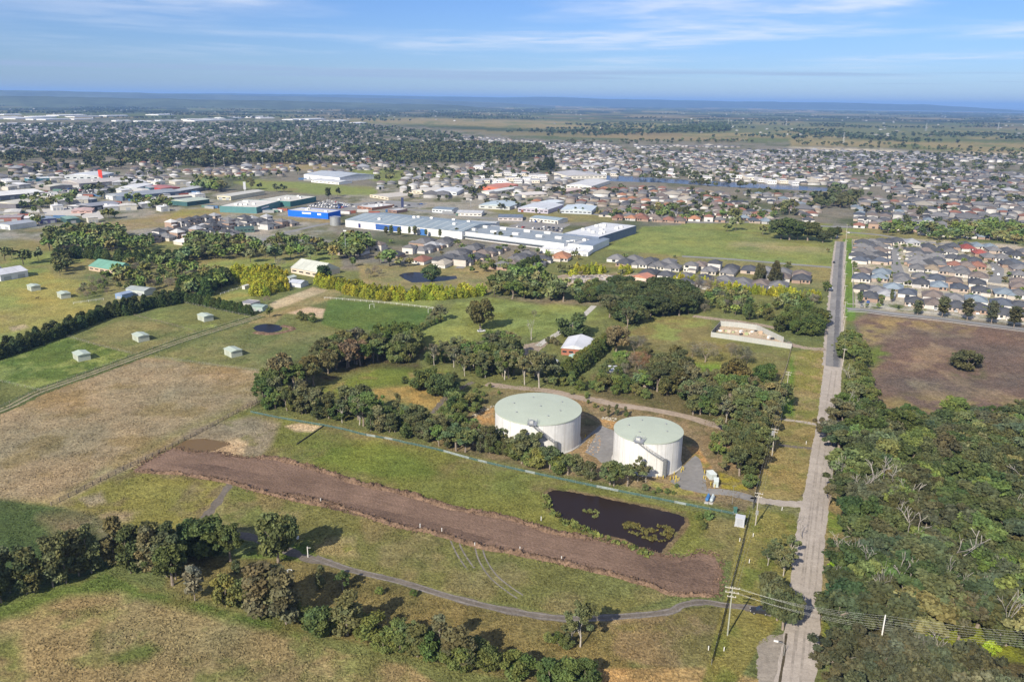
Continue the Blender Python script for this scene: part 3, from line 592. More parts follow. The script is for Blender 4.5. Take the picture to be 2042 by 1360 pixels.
sheet('concrete_yard', "I1 780,520 960,490 1010,560 960,575 800,560", .02, M['concrete'], rag=.1)
sheet('concrete_yard', "K6 1050,430 1110,365 1300,380 1400,410 1600,490 1680,560 1400,500", .02, M['sand'], rag=.1)

# earthworks strip and the banks of spoil along its edges
UP_ = "D1 625,366 720,310 810,266 900,284 1000,282 1080,302 1220,312 1290,314 1440,355 1594,402 D2 500,432 700,472 930,542 1200,592 1400,656 1594,690 F 1280,1098 1360,1112 1395,1102 1425,1108 1440,1135 1432,1183"
LO_ = "D1 625,372 760,380 850,386 1060,422 1200,462 1400,512 1594,537 D2 170,482 420,542 700,632 870,662 1060,722 1330,772 1594,832 F 1280,1160 1340,1182 1430,1186"
sheet('dirt_strip', UP_+' '+' '.join(['F']+['%.1f,%.1f' % q_[:2] for q_ in px(LO_)][::-1]), .022, M['soil'], rag=.32, step=.8)
M['damp_soil'] = material('damp_soil', base=(.128, .086, .064), rough=.9, spec=.1, noises=((.05, .2), (.3, .2), (1.3, .3)), bump=(1.3, .4), streak=(SOILA, .9, .06, .12))
for s_ in ("F 1270,1108 1345,1122 1395,1116 1422,1130 1428,1165 1380,1172 1300,1150", "F 560,975 700,1003 860,1040 980,1075 960,1085 820,1055 640,1010", "F 330,925 420,925 520,945 500,955 400,940"): sheet('damp_soil', s_, .027, M['damp_soil'], rag=.35, step=1.0)
def spoil(name, s, wid, hh, seed):
    p = refine(smooth_line(gp(s), 3), .45, 0, RG, closed=False); rg = random.Random(seed)
    V, F, m = [], [], 7
    for i, (x, y) in enumerate(p):
        a, b = p[max(i-1, 0)], p[min(i+1, len(p)-1)]; d = math.hypot(b[0]-a[0], b[1]-a[1]) or 1
        nx, ny = -(b[1]-a[1])/d, (b[0]-a[0])/d
        ww = wid*(.55+.9*float(vnoise(np.array(i*.09), np.array(seed*3.3), seed)))
        big = float(vnoise(np.array(i*.23), np.array(1.7), seed+4))
        for j in range(m):
            t = j/(m-1)*2-1
            zz_ = hh*(1-t*t)*(.2+1.2*big)*rg.uniform(.15, 1.8) if 0 < j < m-1 else -.05
            V.append((x+nx*t*ww/2+rg.uniform(-.15, .15), y+ny*t*ww/2+rg.uniform(-.15, .15), zz_+.02))
    for i in range(len(p)-1):
        for j in range(m-1): F.append((i*m+j, (i+1)*m+j, (i+1)*m+j+1, i*m+j+1))
    return tag(link(name, npmesh(name, np.array(V), np.array(F)[:, ::-1], M['clods'])), kind='structure')
spoil('spoil_bank', "D1 1220,312 1290,314 1440,355 1594,402 D2 500,432 700,472 930,542 1200,592 1400,656 1594,690", 2.4, .85, 3)
spoil('spoil_bank', "D1 640,374 760,382 850,388 1060,424 1200,464 1400,514 1594,539 D2 170,484 420,544 700,634 870,664 1060,724 1330,774 1594,834 F 1280,1162 1340,1184 1420,1188", 2.0, .75, 4)
False and spoil('spoil_bank', "F 1360,1113 1395,1100 1425,1106 1440,1135 1435,1180", 3.0, .35, 6)

sheet('dark_pond', "F 1087,990 1092,983 1103,977 1140,981 1200,992 1285,1010 1345,1024 1364,1030 1367,1040 1355,1055 1328,1088 1318,1103 1300,1098 1270,1088 1245,1074 1200,1064 1165,1052 1140,1040 1108,1030 1094,1015", .014, M['dark_water'], rag=.35, step=.9)
sheet('muddy_puddle', "D1 818,262 845,243 870,230 905,224 950,222 1010,230 1060,236 1076,248 1040,262 1000,278 960,284 900,284", .030, M['mud_water'], rag=.2, step=.7, curve=True)
sheet('farm_dam', "B1 1515,585 1540,567 1600,558 1660,565 1690,580 1675,600 1620,610 1550,606", .014, M['dam_water'], rag=.2, curve=True)
sheet('farm_dam', "B2 345,268 380,254 440,248 500,252 530,280 610,276 690,270 696,288 620,302 560,306 430,312 380,292", .014, M['dam_water'], rag=.3)
sheet('lake', "F 1140,353 1170,349 1200,350 1260,352 1330,357 1440,363 1560,369 1640,374 1668,377 1655,382 1560,378 1450,373 1330,365 1220,362 1150,361", .014, M['lake_water'], rag=1.0, step=6)
spoil('dam_bank', "B1 1690,570 1740,580 1750,592 1690,610 1600,618 1530,608", 4.0, .4, 9)

# sea and far hills
def far_pt(u, d):
    x, y = (u-1021)/FOC, 0
    return d*math.sin(math.atan(x*1.0)), d*math.cos(math.atan(x*1.0))
sv = [far_pt(u, d) for u, d in ((1000, 33000), (1150, 24000), (1400, 19000), (1700, 17500), (2100, 17000), (2900, 16500))]+[far_pt(u, 62000) for u in (2900, 2042, 1500, 1000)]
b_ = MB(); b_.add([(x, y, 1.0) for x, y in sv], [tuple(range(len(sv)))]); tag(b_.build('sea', M['sea_water']), kind='structure')
def hills(name, prof, dist, deep, col, seed):
    us = np.arange(prof[0][0], prof[-1][0]+1, 6.0); hp = np.interp(us, [q_[0] for q_ in prof], [q_[1] for q_ in prof])
    hz = np.maximum((hp+(fbm(us/60, us*0, seed, 4)-.5)*2.0)/FOC*dist, 5)
    V, F = [], []; n = len(us)
    for k, (dd, f) in enumerate(((dist-deep, 0), (dist-deep*.5, .55), (dist, 1), (dist+deep*.6, .5), (dist+deep, -.1))):
        for i in range(n):
            x, y = far_pt(us[i], dd); V.append((x, y, hz[i]*f*(1 if k == 2 else .7+.6*float(vnoise(us[i:i+1]/25, np.array([k*3.1]), seed)[0]))))
    for k in range(4): F += [(k*n+i, k*n+i+1, (k+1)*n+i+1, (k+1)*n+i) for i in range(n-1)]
    m = material(name, base=col, rough=.95, spec=.0, noises=((.0008, .35), (.004, .3)))
    return tag(link(name, npmesh(name, np.array(V), np.array(F), m)), kind='structure')
HB = 8.66
hills('hills', [(u_, h_+HB) for u_, h_ in ((300, 2), (500, 4), (700, 5.2), (860, 3.5), (1000, 3.5), (1060, 5.6), (1110, 5), (1180, 3), (1300, 2.2), (1480, 1.6), (1560, 2.0), (1640, 1.6), (1800, .3), (1900, -3), (2010, -8.6))], 22000, 3000, (.040, .055, .045), 6)
hills('hills', [(-900, 18), (-300, 18), (0, 17.4), (120, 17), (260, 16), (420, 14.6), (620, 13.0), (700, 12.6), (860, 10), (1000, 6), (1100, 0)], 15500, 2200, (.075, .092, .070), 7)
hills('hills', [(-900, 15), (0, 14), (200, 13), (330, 12), (560, 11), (700, 9), (900, 7), (1000, 0)], 10500, 1500, (.070, .088, .055), 8)
# ------------------------------------------------------------------ trees: prototypes
RN = np.random.default_rng(11)
def leaf_cards(rng, cen, rad_, per, size, col, up_bias=.25, elong=1.6, flat=.75, jit=.22, cj=.22, sliver=1.0, upright=0.0):
    cen, rad_ = np.asarray(cen, float), np.asarray(rad_, float); n = len(cen)*per
    k = np.repeat(np.arange(len(cen)), per)
    d = rng.normal(size=(n, 3)); d /= np.linalg.norm(d, axis=1)[:, None]
    rr = rad_[k]*(.35+.85*rng.random(n)**.8)
    p = cen[k]+d*rr[:, None]*np.array([1, 1, flat])
    nrm = d*.45+rng.normal(size=(n, 3))*.75+np.array([0, 0, up_bias+.15]); nrm /= np.linalg.norm(nrm, axis=1)[:, None]
    a = rng.normal(size=(n, 3))+np.array([0, 0, upright]); t = np.cross(nrm, a); t /= np.linalg.norm(t, axis=1)[:, None]; b = np.cross(nrm, t)
    s = size*(.6+.8*rng.random(n))
    if upright: t, b = b, t
    t = t*(s*elong*.5)[:, None]; b = b*(s*.5*sliver)[:, None]
    V = np.stack([p-t, p+b*1.0-t*.1, p+t, p-b*1.0+t*.1], 1).reshape(-1, 3)
    F = np.arange(4*n).reshape(n, 4)
    c = np.array(col)[None, :]*(1+cj*(rng.random(len(cen))*2-1))[k][:, None]*(1+jit*(rng.random(n)*2-1))[:, None]
    hue = (rng.random(len(cen))*2-1)[k]*.10
    c = c*np.stack([1+hue, np.ones(n), 1-hue], 1)
    return V, F, c
def branch_tubes(mb, rng, p, d, ln, r, depth, m=0, spread=.65, seg=3, minr=.03, kids=(2, 3), tips=None):
    pts, rs = [p.copy()], [r]; q = p.copy(); dd = d.copy()
    for i in range(seg):
        dd = (dd+Vector((rng.uniform(-1, 1), rng.uniform(-1, 1), rng.uniform(-.3, .6)))*.22).normalized()
        q = q+dd*(ln/seg); pts.append(q.copy()); rs.append(max(r*(1-(i+1)/seg*.5), minr))
    mb.tube(pts, rs, 5 if r > .1 else 4, m, cap=False)
    if depth <= 0:
        if tips is not None: tips.append(q)
        return
    for k in range(rng.randint(*kids)):
        a = Vector((rng.uniform(-1, 1), rng.uniform(-1, 1), rng.uniform(-.1, .9))).normalized()
        branch_tubes(mb, rng, pts[-1] if k == 0 else pts[rng.randint(max(1, seg-1), seg)], (dd*(1-spread)+a*spread).normalized(), ln*rng.uniform(.55, .8), rs[-1]*.8, depth-1, m, spread, seg, minr, kids, tips)
def crown_gum(rng, per=110, wide=3.3, n=32, size=.42):
    c, r = [], []
    nb = rng.integers(4, 7)
    for i in range(nb):
        a, q, z = i*math.tau/nb+rng.uniform(-.5, .5), wide*rng.uniform(.45, .85), rng.uniform(5.2, 8.3)
        for j in range(max(2, n//nb)):
            c.append((q*math.cos(a)+rng.normal()*1.0, q*math.sin(a)+rng.normal()*1.0, z+rng.normal()*.8)); r.append(rng.uniform(.45, 1.1)*wide/3.3)
    for j in range(4): c.append((rng.normal()*.8, rng.normal()*.8, rng.uniform(8, 9.2))); r.append(rng.uniform(.8, 1.3))
    return leaf_cards(rng, c, r, per, size, (1, 1, 1))
def crown_spread(rng, per=150):
    c, r = [], []
    for i in range(36):
        d = rng.normal(size=3); d /= np.linalg.norm(d); q = rng.uniform(.72, 1.0)
        c.append((3.9*d[0]*q, 3.9*d[1]*q, max(2.2, 5.7+3.1*d[2]*q))); r.append(rng.uniform(.9, 1.5))
    return leaf_cards(rng, c, r, per, .5, (1, 1, 1), cj=.24)
def crown_young(rng, per=160):
    n = 17; c, r = [], []
    for i in range(n):
        z = 1.6+7.6*i/(n-1); w_ = 1.55*math.sin(min(1, (i+2.5)/n*1.05)*math.pi*.93)**.6
        a = rng.uniform(0, math.tau); c.append((w_*.75*math.cos(a), w_*.75*math.sin(a), z)); r.append(.75+.35*rng.random())
    return leaf_cards(rng, c, r, per, .38, (1, 1, 1), upright=.6)
def crown_wattle(rng, per=170):
    n = 18; c, r = [], []
    for i in range(n):
        d = rng.normal(size=3); d /= np.linalg.norm(d); z = 5.2+3.6*d[2]
        c.append((3.3*d[0], 3.3*d[1], max(1.6, z))); r.append(rng.uniform(1.2, 1.9))
    return leaf_cards(rng, c, r, per, .56, (1, 1, 1), cj=.2)
def crown_cypress(rng, per=110):
    n = 24; c, r = [], []
    for i in range(n):
        z = .8+8.4*(i/(n-1)); w_ = 2.5*(1-(z/10.2)**1.6); a = i*2.4+rng.uniform(-.4, .4)
        c.append((w_*.7*math.cos(a), w_*.7*math.sin(a), z)); r.append(.55+.45*w_*rng.uniform(.7, 1.1))
    return leaf_cards(rng, c, r, per, .5, (1, 1, 1), elong=2.0, flat=1.1, upright=1.2, cj=.14)
def crown_golden(rng, per=70):
    c, r, V = [], [], []
    for i in range(10):
        a, q = rng.uniform(0, math.tau), rng.uniform(.3, 3.0)
        top = rng.uniform(5.0, 9.0)*(1-.06*q*q*.5); lean = rng.uniform(.1, .5)
        for j in range(5):
            t = j/4; z = 1.0+t*(top-1.0); c.append((q*math.cos(a)*(1+lean*t), q*math.sin(a)*(1+lean*t), z)); r.append(1.7*(1-t)**.7+.45)
    return leaf_cards(rng, c, r, per, .55, (1, 1, 1), elong=2.0, flat=1.1, upright=1.2, cj=.26)
def crown_street(rng, per=70):
    n = 12; c, r = [], []
    for i in range(n):
        z = 3.2+5.8*i/(n-1); a = i*2.4; w_ = 1.5*math.sin((i+1.5)/(n+1)*math.pi)**.5
        c.append((w_*math.cos(a)*.7, w_*math.sin(a)*.7, z)); r.append(.9+.3*rng.random())
    return leaf_cards(rng, c, r, per, .6, (1, 1, 1))
def crown_bare(rng, per=60):
    c, r = [], []
    for i in range(16):
        d = rng.normal(size=3); d /= np.linalg.norm(d); c.append((3*d[0], 3*d[1], 6.4+2.6*d[2])); r.append(1.5)
    return leaf_cards(rng, c, r, per, .9, (1, 1, 1), sliver=.10, elong=1.5, upright=.5)
def trunk_mesh(kind, seed, mat):
    rg = random.Random(seed); b = MB()
    if kind == 'dead':
        branch_tubes(b, rg, Vector((0, 0, -.2)), Vector((rg.uniform(-.15, .15), rg.uniform(-.15, .15), 1)), 5.2, .27, 3, spread=.5, minr=.05, kids=(2, 3))
    elif kind == 'bare':
        branch_tubes(b, rg, Vector((0, 0, -.2)), Vector((0, 0, 1)), 3.0, .22, 4, spread=.6, minr=.03, kids=(2, 3))
    elif kind in ('cypress', 'golden', 'wattle'):
        b.tube([(0, 0, -.2), (.05, 0, 2.5), (0, .05, 5)], [.25, .2, .1], 6)
        if kind == 'wattle':
            for a in (0.4, 2.5, 4.4): b.tube([(0, 0, .6), (1.2*math.cos(a), 1.2*math.sin(a), 3), (2*math.cos(a), 2*math.sin(a), 5)], [.16, .12, .06], 5)
    elif kind in ('young', 'street'):
        b.tube([(0, 0, -.2), (.06, .03, 3), (0, .05, 6), (.05, 0, 8.5)], [.17, .13, .09, .04], 6)
        for k in range(5):
            a, z = k*2.3, 2.6+k*1.1; b.tube([(0, 0, z), (.8*math.cos(a), .8*math.sin(a), z+.9)], [.07, .03], 4)
    else:
        t = [Vector((0, 0, -.2)), Vector((rg.uniform(-.2, .2), rg.uniform(-.2, .2), 2.2)), Vector((rg.uniform(-.4, .4), rg.uniform(-.4, .4), 4.4))]
        f_ = .62 if kind == 'tall' else 1
        b.tube(t, [.34*f_, .26*f_, .21*f_], 7)
        nb = rg.randint(4, 6)
        for k in range(nb):
            a = k*math.tau/nb+rg.uniform(-.4, .4); q = rg.uniform(1.4, 2.6); z = rg.uniform(6.2, 8.0)
            m_ = t[2]+Vector((q*.5*math.cos(a), q*.5*math.sin(a), (z-4.4)*.55))
            e = Vector((q*math.cos(a), q*math.sin(a), z)); b.tube([t[rg.choice((1, 2, 2))], m_, e], [.15*f_, .10*f_, .04*f_], 5)
    return b.mesh('trunk', mat)
KINDS = dict(
    gum=('gum_tree', 'tree', crown_gum, 9, 'bark'), tall=('tall_gum_tree', 'tree', lambda r: crown_gum(r, 100, 2.5, 26, .38), 4, 'pale_bark'),
    spread=('spreading_gum_tree', 'tree', crown_spread, 4, 'bark'),
    young=('young_gum_tree', 'tree', crown_young, 6, 'bark'), wattle=('wattle_shrub', 'shrub', crown_wattle, 6, 'bark'),
    cypress=('cypress_tree', 'tree', crown_cypress, 4, 'bark'), golden=('golden_cypress_tree', 'tree', crown_golden, 4, 'bark'),
    street=('street_tree', 'tree', crown_street, 3, 'bark'), bare=('leafless_tree', 'tree', crown_bare, 3, 'bark'),
    dead=('dead_tree', 'tree', None, 9, 'dead_wood'))
PROTO = {}
for kk, (nm, ct, fn, nvar, bk) in KINDS.items():
    PROTO[kk] = []
    for i in range(nvar):
        cm = None
        if fn:
            V_, F_, C_ = fn(np.random.default_rng(100+i*7+len(kk)*31+ord(kk[0])))
            cm = npmesh('crown', V_, F_, M['leaf'], C_); cm['v'] = 0
            PROTO[kk].append([cm, trunk_mesh(kk, 50+i, M[bk]), (V_, F_, C_)])
        else: PROTO[kk].append([None, trunk_mesh(kk, 50+i, M[bk]), None])
# ------------------------------------------------------------------ trees: where they stand
TINT = dict(gum=[(.128, .148, .060), (.106, .142, .054), (.152, .146, .068), (.120, .150, .074), (.116, .160, .050)], tall=[(.135, .145, .080), (.155, .145, .085)],
    spread=[(.125, .140, .060), (.145, .145, .072)], young=[(.112, .122, .060), (.130, .130, .070)], wattle=[(.120, .150, .052), (.100, .135, .050), (.140, .155, .062)],
    cypress=[(.066, .096, .036), (.076, .106, .040)], golden=[(.27, .28, .034), (.22, .25, .036), (.30, .29, .04)], street=[(.105, .122, .060)],
    bare=[(.22, .185, .15), (.19, .165, .13)], dead=[(1, 1, 1)])
TREES = []                                           # kind, x, y, height, width factor, tint, zone
def g_lime(t): return t[1] < .175
def put(kind, x, y, h, zone, wf=1.0, tint=None, rng=RN):
    t = np.array(tint)*(1.28 if kind not in ('bare', 'golden') else 1) if tint is not None else np.array(TINT[kind][int(rng.integers(len(TINT[kind])))])
    if kind != 'dead': t = t*(1.22 if kind == 'golden' else 1.03)*rng.uniform(.74, 1.26)*np.array([rng.uniform(.86, 1.10), 1, rng.uniform(.78, 1.0)])
    if 'bushland' in zone and kind not in ('dead',) and g_lime(t): t = t*np.array([.76, .75, .88])
    TREES.append([kind, float(x), float(y), float(h), float(wf*rng.uniform(.88, 1.14)), tuple(t), zone])
def pick(mix, rng):
    ks = list(mix); p = np.array([mix[k][0] for k in ks], float); k = ks[int(rng.choice(len(ks), p=p/p.sum()))]
    return k, rng.uniform(*mix[k][1:3])
def region(s, mix, gap, zone, z=0.0, wf=1.0, tint=None):
    """scatter trees over an area; z is the height at which the outline was traced (crowns, not feet)"""
    pl = gp(s, z); xs, ys = [q_[0] for q_ in pl], [q_[1] for q_ in pl]
    nx, ny = int((max(xs)-min(xs))/gap)+1, int((max(ys)-min(ys))/gap)+1
    X, Y = np.meshgrid(min(xs)+gap*(np.arange(nx)+.5), min(ys)+gap*(np.arange(ny)+.5))
    X = (X+gap*.5*(np.arange(ny) % 2)[:, None]).ravel(); Y = Y.ravel()
    X = X+RN.uniform(-.42, .42, X.shape)*gap; Y = Y+RN.uniform(-.42, .42, Y.shape)*gap
    ok = inpoly(X, Y, pl)
    for x, y in zip(X[ok], Y[ok]):
        k, h = pick(mix, RN); put(k, x, y, h, zone, wf, tint)
def row(s, mix, gap, zone, jit=.3, wf=1.0, tint=None):
    p = gp(s); d = [0]
    for a, b in zip(p, p[1:]): d.append(d[-1]+math.hypot(b[0]-a[0], b[1]-a[1]))
    n = max(1, int(round(d[-1]/gap)))
    for i in range(n+1):
        t = d[-1]*i/n+RN.uniform(-.25, .25)*gap*(jit > 0); x, y = np.interp(t, d, [q_[0] for q_ in p]), np.interp(t, d, [q_[1] for q_ in p])
        k, h = pick(mix, RN); put(k, x+RN.normal()*jit*gap*.5, y+RN.normal()*jit*gap*.5, h, zone, wf, tint)
def spots(s, kind, zone, h=None, wf=1.0, tint=None):  # "x,y,height[,width]" at the feet
    for q_ in px(s):
        x, y = G(q_[0], q_[1]); put(kind, x, y, q_[2] if len(q_) > 2 else h, zone, q_[3] if len(q_) > 3 else wf, tint)
# lower left: young gums along the paddock edge
row("D1 -900,1210 -300,1080 0,985 110,960 230,925 330,890 430,850", dict(young=(1, 11, 14.5)), 3.4, 'in the row of young gums beside the dark green paddock', .4, 1.05)
row("D1 -300,1050 0,955 120,925 250,880", dict(young=(1, 10.5, 13.5)), 5, 'in the row of young gums beside the dark green paddock', .4, 1.05)
region("D1 480,845 560,850 700,920 840,935 850,860 780,790 640,780 540,790", dict(young=(4, 11, 14.5), gum=(1, 11, 13)), 4.4, 'in the clump of young gums at the tan paddock edge', 0, 1.1)
region("D1 830,770 850,740 960,740 1080,770 1090,800 960,800", dict(wattle=(3, 9, 11), gum=(1, 10, 12)), 4.2, 'in the dark clump behind the young gums', 0, 1.0, (.075, .095, .038))
spots("D1 1302,800,14.5,.82", 'spread', 'standing alone over the bend of the grey farm track', tint=(.085, .098, .045))
spots("D1 912,978,9.5,1.1", 'street', 'at the near end of the young gum clump', tint=(.12, .12, .085))
spots("D1 1103,850,4,1.2 1500,925,6.5,1.0", 'young', 'beside the grey farm track')
spots("D1 1222,1050,14,1.35 1338,1088,14.5,1.35 1270,1030,12.5,1.3", 'young', 'in the pair of tall narrow gums left of the farm track', tint=(.115, .105, .058))
spots("D1 1055,1005,8,1.0 1130,1010,7.5,1.0 1180,990,7,1", 'wattle', 'beside the tall narrow gums', tint=(.115, .118, .044))
spots("D1 1500,1145,7,.95 1570,1120,5,.9", 'wattle', 'in the shrub line along the bottom paddock')
spots("D2 330,1140,7,1 560,1150,6.6,1.05 450,1100,6,1 840,1250,6.5,.9 960,1290,7,1 1020,1270,6,1 1110,1310,6.5,.9 1060,1250,5.5,1 1230,1345,6.5,1 1400,1375,6,1.2 1480,1370,5.5,1.2 1570,1372,5.5,1.2 620,1210,4,1.2 700,1220,4.5,1.1 1270,1330,5,1 260,1080,4,1 ", 'wattle', 'in the shrub line along the bottom paddock')
spots("D2 452,1138,11.5,1.5 780,1240,8,1.5 890,1228,10,1.2 970,1300,10,1.4 1005,1300,9,1.4", 'young', 'in the shrub line along the bottom paddock')
spots("D2 680,1190,6.5,1.2 720,1185,6,1.1 430,930,5,1", 'gum', 'in the shrub line along the bottom paddock')
spots("F 1157,1290,10.5,.95 1140,1280,6,1", 'tall', 'standing by the end of the farm track', tint=(.085, .09, .05))
spots("D2 1440,1190,3.5 1480,1200,3 1390,1170,2.5 600,950,2.2 760,960,2", 'wattle', 'in the scrub below the farm track')
spots("D2 150,1060,4.5,1 215,1040,3.5,1", 'wattle', 'in the scrub below the farm track')
# belt between the mesh fence and the tanks
row("K4 90,870 200,880 330,900 430,915 560,960 680,980 800,1000 900,1010 1000,1040 1120,1070 1250,1120 1380,1140 1500,1160 1620,1190 1750,1210 1900,1240 T 60,535 150,545 230,550", dict(gum=(3, 7, 11), young=(2, 7, 11), wattle=(2, 4.5, 8), tall=(1.2, 8, 12), bare=(.4, 5, 7)), 3.9, 'in the belt between the green mesh fence and the tanks', .5, 1.15)
row("K4 150,830 300,850 520,880 700,930 900,930 1080,960 1300,1030 1500,1060 1700,1100 T 0,500 120,510", dict(gum=(3, 7, 12), wattle=(2, 5, 8), young=(1, 8, 12), tall=(1, 9, 12)), 5.2, 'in the belt between the green mesh fence and the tanks', .5, 1.2)
spots("K4 980,960,12,1.3 1160,970,13,1.4 1490,960,9,1", 'young', 'rising over the belt left of the large tank', tint=(.11, .115, .062))
row("T 230,545 300,570 370,590 450,625 520,645 590,650 660,675 720,690 790,700 850,715 900,725 960,745 1020,750 1060,745", dict(gum=(3, 6.5, 8.5), wattle=(2, 5, 7), young=(2, 6, 8.5)), 3.6, 'in front of the white tanks', .4, 1.15)
spots("T 330,525,8.5,.9 300,520,8,.8 250,500,7,.8 130,500,8.5 180,520,8", 'tall', 'against the wall of the large white tank')
spots("T 440,600,10.5,1.15 480,590,9,1.1", 'gum', 'against the wall of the large white tank', tint=(.10, .115, .06))
spots("T 1115,720,8.5,.8 1165,725,6,.8", 'tall', 'against the wall of the small white tank')
spots("T 520,640,6,1.1 640,660,6.5,1", 'wattle', 'in front of the white tanks', tint=(.15, .17, .05))
spots("T 1160,775,2.2 1240,790,2 1290,795,2 1350,760,1.6 1480,950,2.5 1500,1010,3 1540,950,3 1330,800,1.5 1210,800,1.6", 'wattle', 'in the low scrub beside the dark pond')
region("K5 60,1000 250,820 500,830 560,900 420,1100 500,1220 330,1240 60,1240", dict(gum=(2, 5, 8), wattle=(3, 3, 6)), 4.6, 'on the slope left of the large tank')
spots("K5 450,740,2.5 530,770,2.2 600,680,2 690,745,1.6 340,800,3 270,800,3.2 480,680,2", 'wattle', 'on the dry bank behind the large tank')
spots("K4 1720,700,8.5,1.05 1860,660,8.5,1.1 1570,640,3.5,1.1 K5 60,760,9,1.15 170,770,9.5,1.1 210,640,6,1", 'wattle', 'in the clump on the grass behind the belt', tint=(.072, .090, .036))
# the long belt running to the far left of the tanks
spots("K4 320,700,16.5,.95", 'spread', 'with bare white limbs at the left end of the belt', tint=(.12, .105, .062))
spots("K4 150,790,10 240,760,11 450,730,12 560,700,11.5 640,660,9.5 130,700,9", 'gum', 'around the gum with bare white limbs')
spots("K4 470,900,7.5,1.1 290,850,7.5,1.2", 'wattle', 'around the gum with bare white limbs')
region("K4 520,660 640,580 780,560 900,520 1090,480 1300,430 1300,340 1080,330 900,320 780,400 640,520", dict(gum=(4, 9, 13), spread=(1, 10, 12)), 6.0, 'in the dark belt beside the sloping grass', 0, 1.1)
spots("K4 1000,470,13.5,1.1 1080,440,12,1.2", 'spread', 'in the dark belt beside the sloping grass', tint=(.125, .092, .060))
spots("K4 1090,290,12,1 1040,330,12", 'gum', 'in the dark belt beside the sloping grass', tint=(.15, .14, .10))
region("K4 1180,300 1280,200 1500,175 1720,210 1740,290 1500,300", dict(cypress=(1, 8.5, 10)), 4.2, 'in the clipped dark green block by the sports turf', 0, 1.15, (.085, .110, .032))
region("K4 1330,400 1400,310 1700,310 1760,400 1640,450 1450,440", dict(wattle=(3, 7, 9), gum=(2, 9, 12)), 5.0, 'in the belt below the clipped block')
spots("K4 1870,470,11,1.1", 'tall', 'with a bare white trunk in the belt', tint=(.10, .10, .07))
region("K4 1700,440 1760,390 2042,380 K5 430,330 440,570 300,560 200,440 0,440", dict(tall=(3, 9, 12), gum=(2, 8, 11), wattle=(1, 5, 7)), 5.2, 'in the belt of pale trunked gums')
region("K5 440,590 440,420 560,330 870,330 900,540 740,600 600,590", dict(gum=(3, 9, 13), tall=(2, 10, 14), wattle=(1, 5, 7)), 5.2, 'in the tall stand behind the large tank', 0, 1.1)
spots("K5 1098,680,15.5,1.15 950,650,13,.9 745,600,13,1.1 550,580,12", 'tall', 'at the front of the tall stand behind the large tank')
spots("K5 1060,560,11,1.2 1200,560,10,1.1 1260,610,7,1 1180,650,4,1.3", 'gum', 'at the front of the tall stand behind the large tank', tint=(.105, .11, .06))
region("K5 1120,670 1180,600 1400,600 1560,640 1580,720 1400,700", dict(wattle=(3, 3, 5), gum=(1, 4, 7)), 4.2, 'in the shrubbery behind the large tank')
row("K5 1340,570 1480,490 1600,400 1700,310 1790,250", dict(cypress=(1, 6.5, 8)), 3.0, 'in the clipped hedge beside the silver roof', .15, 1.3, (.105, .120, .036))
row("K5 1400,580 1560,480 1680,370 1780,280", dict(cypress=(1, 6, 7.5)), 3.2, 'in the clipped hedge beside the silver roof', .2, 1.3, (.07, .09, .030))
spots("K6 205,600,14,1.15", 'spread', 'with a forked pale trunk beyond the clipped hedge', tint=(.14, .11, .068))
spots("B2 1390,635,12.5,1.3", 'wattle', 'beside the driveway to the silver roofed house', tint=(.062, .080, .036))
spots("B2 835,600,18,1.0", 'spread', 'standing alone in the bright green paddock', tint=(.105, .105, .048))
spots("B2 595,540,9.5,1.1 560,545,7 530,560,5", 'gum', 'along the edge of the sports turf', tint=(.10, .105, .062))
row("B2 470,600 550,565 610,540", dict(wattle=(1, 3, 4)), 4, 'along the edge of the sports turf')
spots("B2 870,668,3.6 935,668,3.4", 'wattle', 'beside the gravel courtyard', tint=(.20, .22, .03))
spots("B2 985,680,5,1.1 1030,690,4", 'bare', 'with rusty twigs beside the courtyard', tint=(.35, .15, .06))
spots("B2 800,700,3.5 770,710,3 990,640,4 1155,520,4.5", 'bare', 'beside the gravel courtyard')
spots("B2 1140,655,9.5,1.3", 'dead', 'pruned to white limbs beside the courtyard')
spots("B2 1270,680,4 1290,690,3.4 1240,675,3.6", 'wattle', 'beside the gravel courtyard', tint=(.10, .10, .06))
# orchard, houses and scrub between the silver roof and the road
spots("K6 360,620,9,1.3 960,690,10,1.35 850,650,8,1.2 1240,720,10,1.4 1310,700,8 420,560,6 1180,640,7", 'bare', 'leafless in the garden by the road', tint=(.17, .15, .115))
spots("K6 400,760,9,1.1 460,770,7", 'bare', 'rust coloured behind the garden shed', tint=(.20, .12, .07))
region("K6 510,1000 560,780 640,720 780,720 800,900 760,980", dict(gum=(1, 9, 12), wattle=(2, 8, 10)), 5.0, 'in the dark clump beside the brown roof', 0, 1.1, (.085, .085, .038))
spots("K6 1190,930,14,1.15 1130,900,11", 'wattle', 'domed above the garden scrub', tint=(.115, .100, .042))
spots("K6 1480,860,8.5,1.2 1400,840,6", 'wattle', 'dense and dark at the corner of the garden', tint=(.062, .085, .026))
region("K6 720,1060 800,880 1100,900 1300,1000 1560,1040 1570,1160 1450,1240 1290,1260 1000,1180 860,1140", dict(gum=(3, 8, 12), tall=(1, 9, 12), wattle=(2, 5, 8)), 5.3, 'in the scrub behind the small tank', 0, 1.05)
region("K6 0,900 100,820 330,830 500,900 500,1010 300,980 0,970", dict(wattle=(3, 4, 6), gum=(1, 5, 8)), 4.6, 'in the shrubbery along the dirt track')
spots("K6 1325,1250,9,1.1", 'dead', 'leaning over the dirt track behind the small tank')
spots("K6 1325,1010,6,.8 1500,1010,7,.8 1285,1010,5,.8", 'cypress', 'among the scrub behind the small tank')
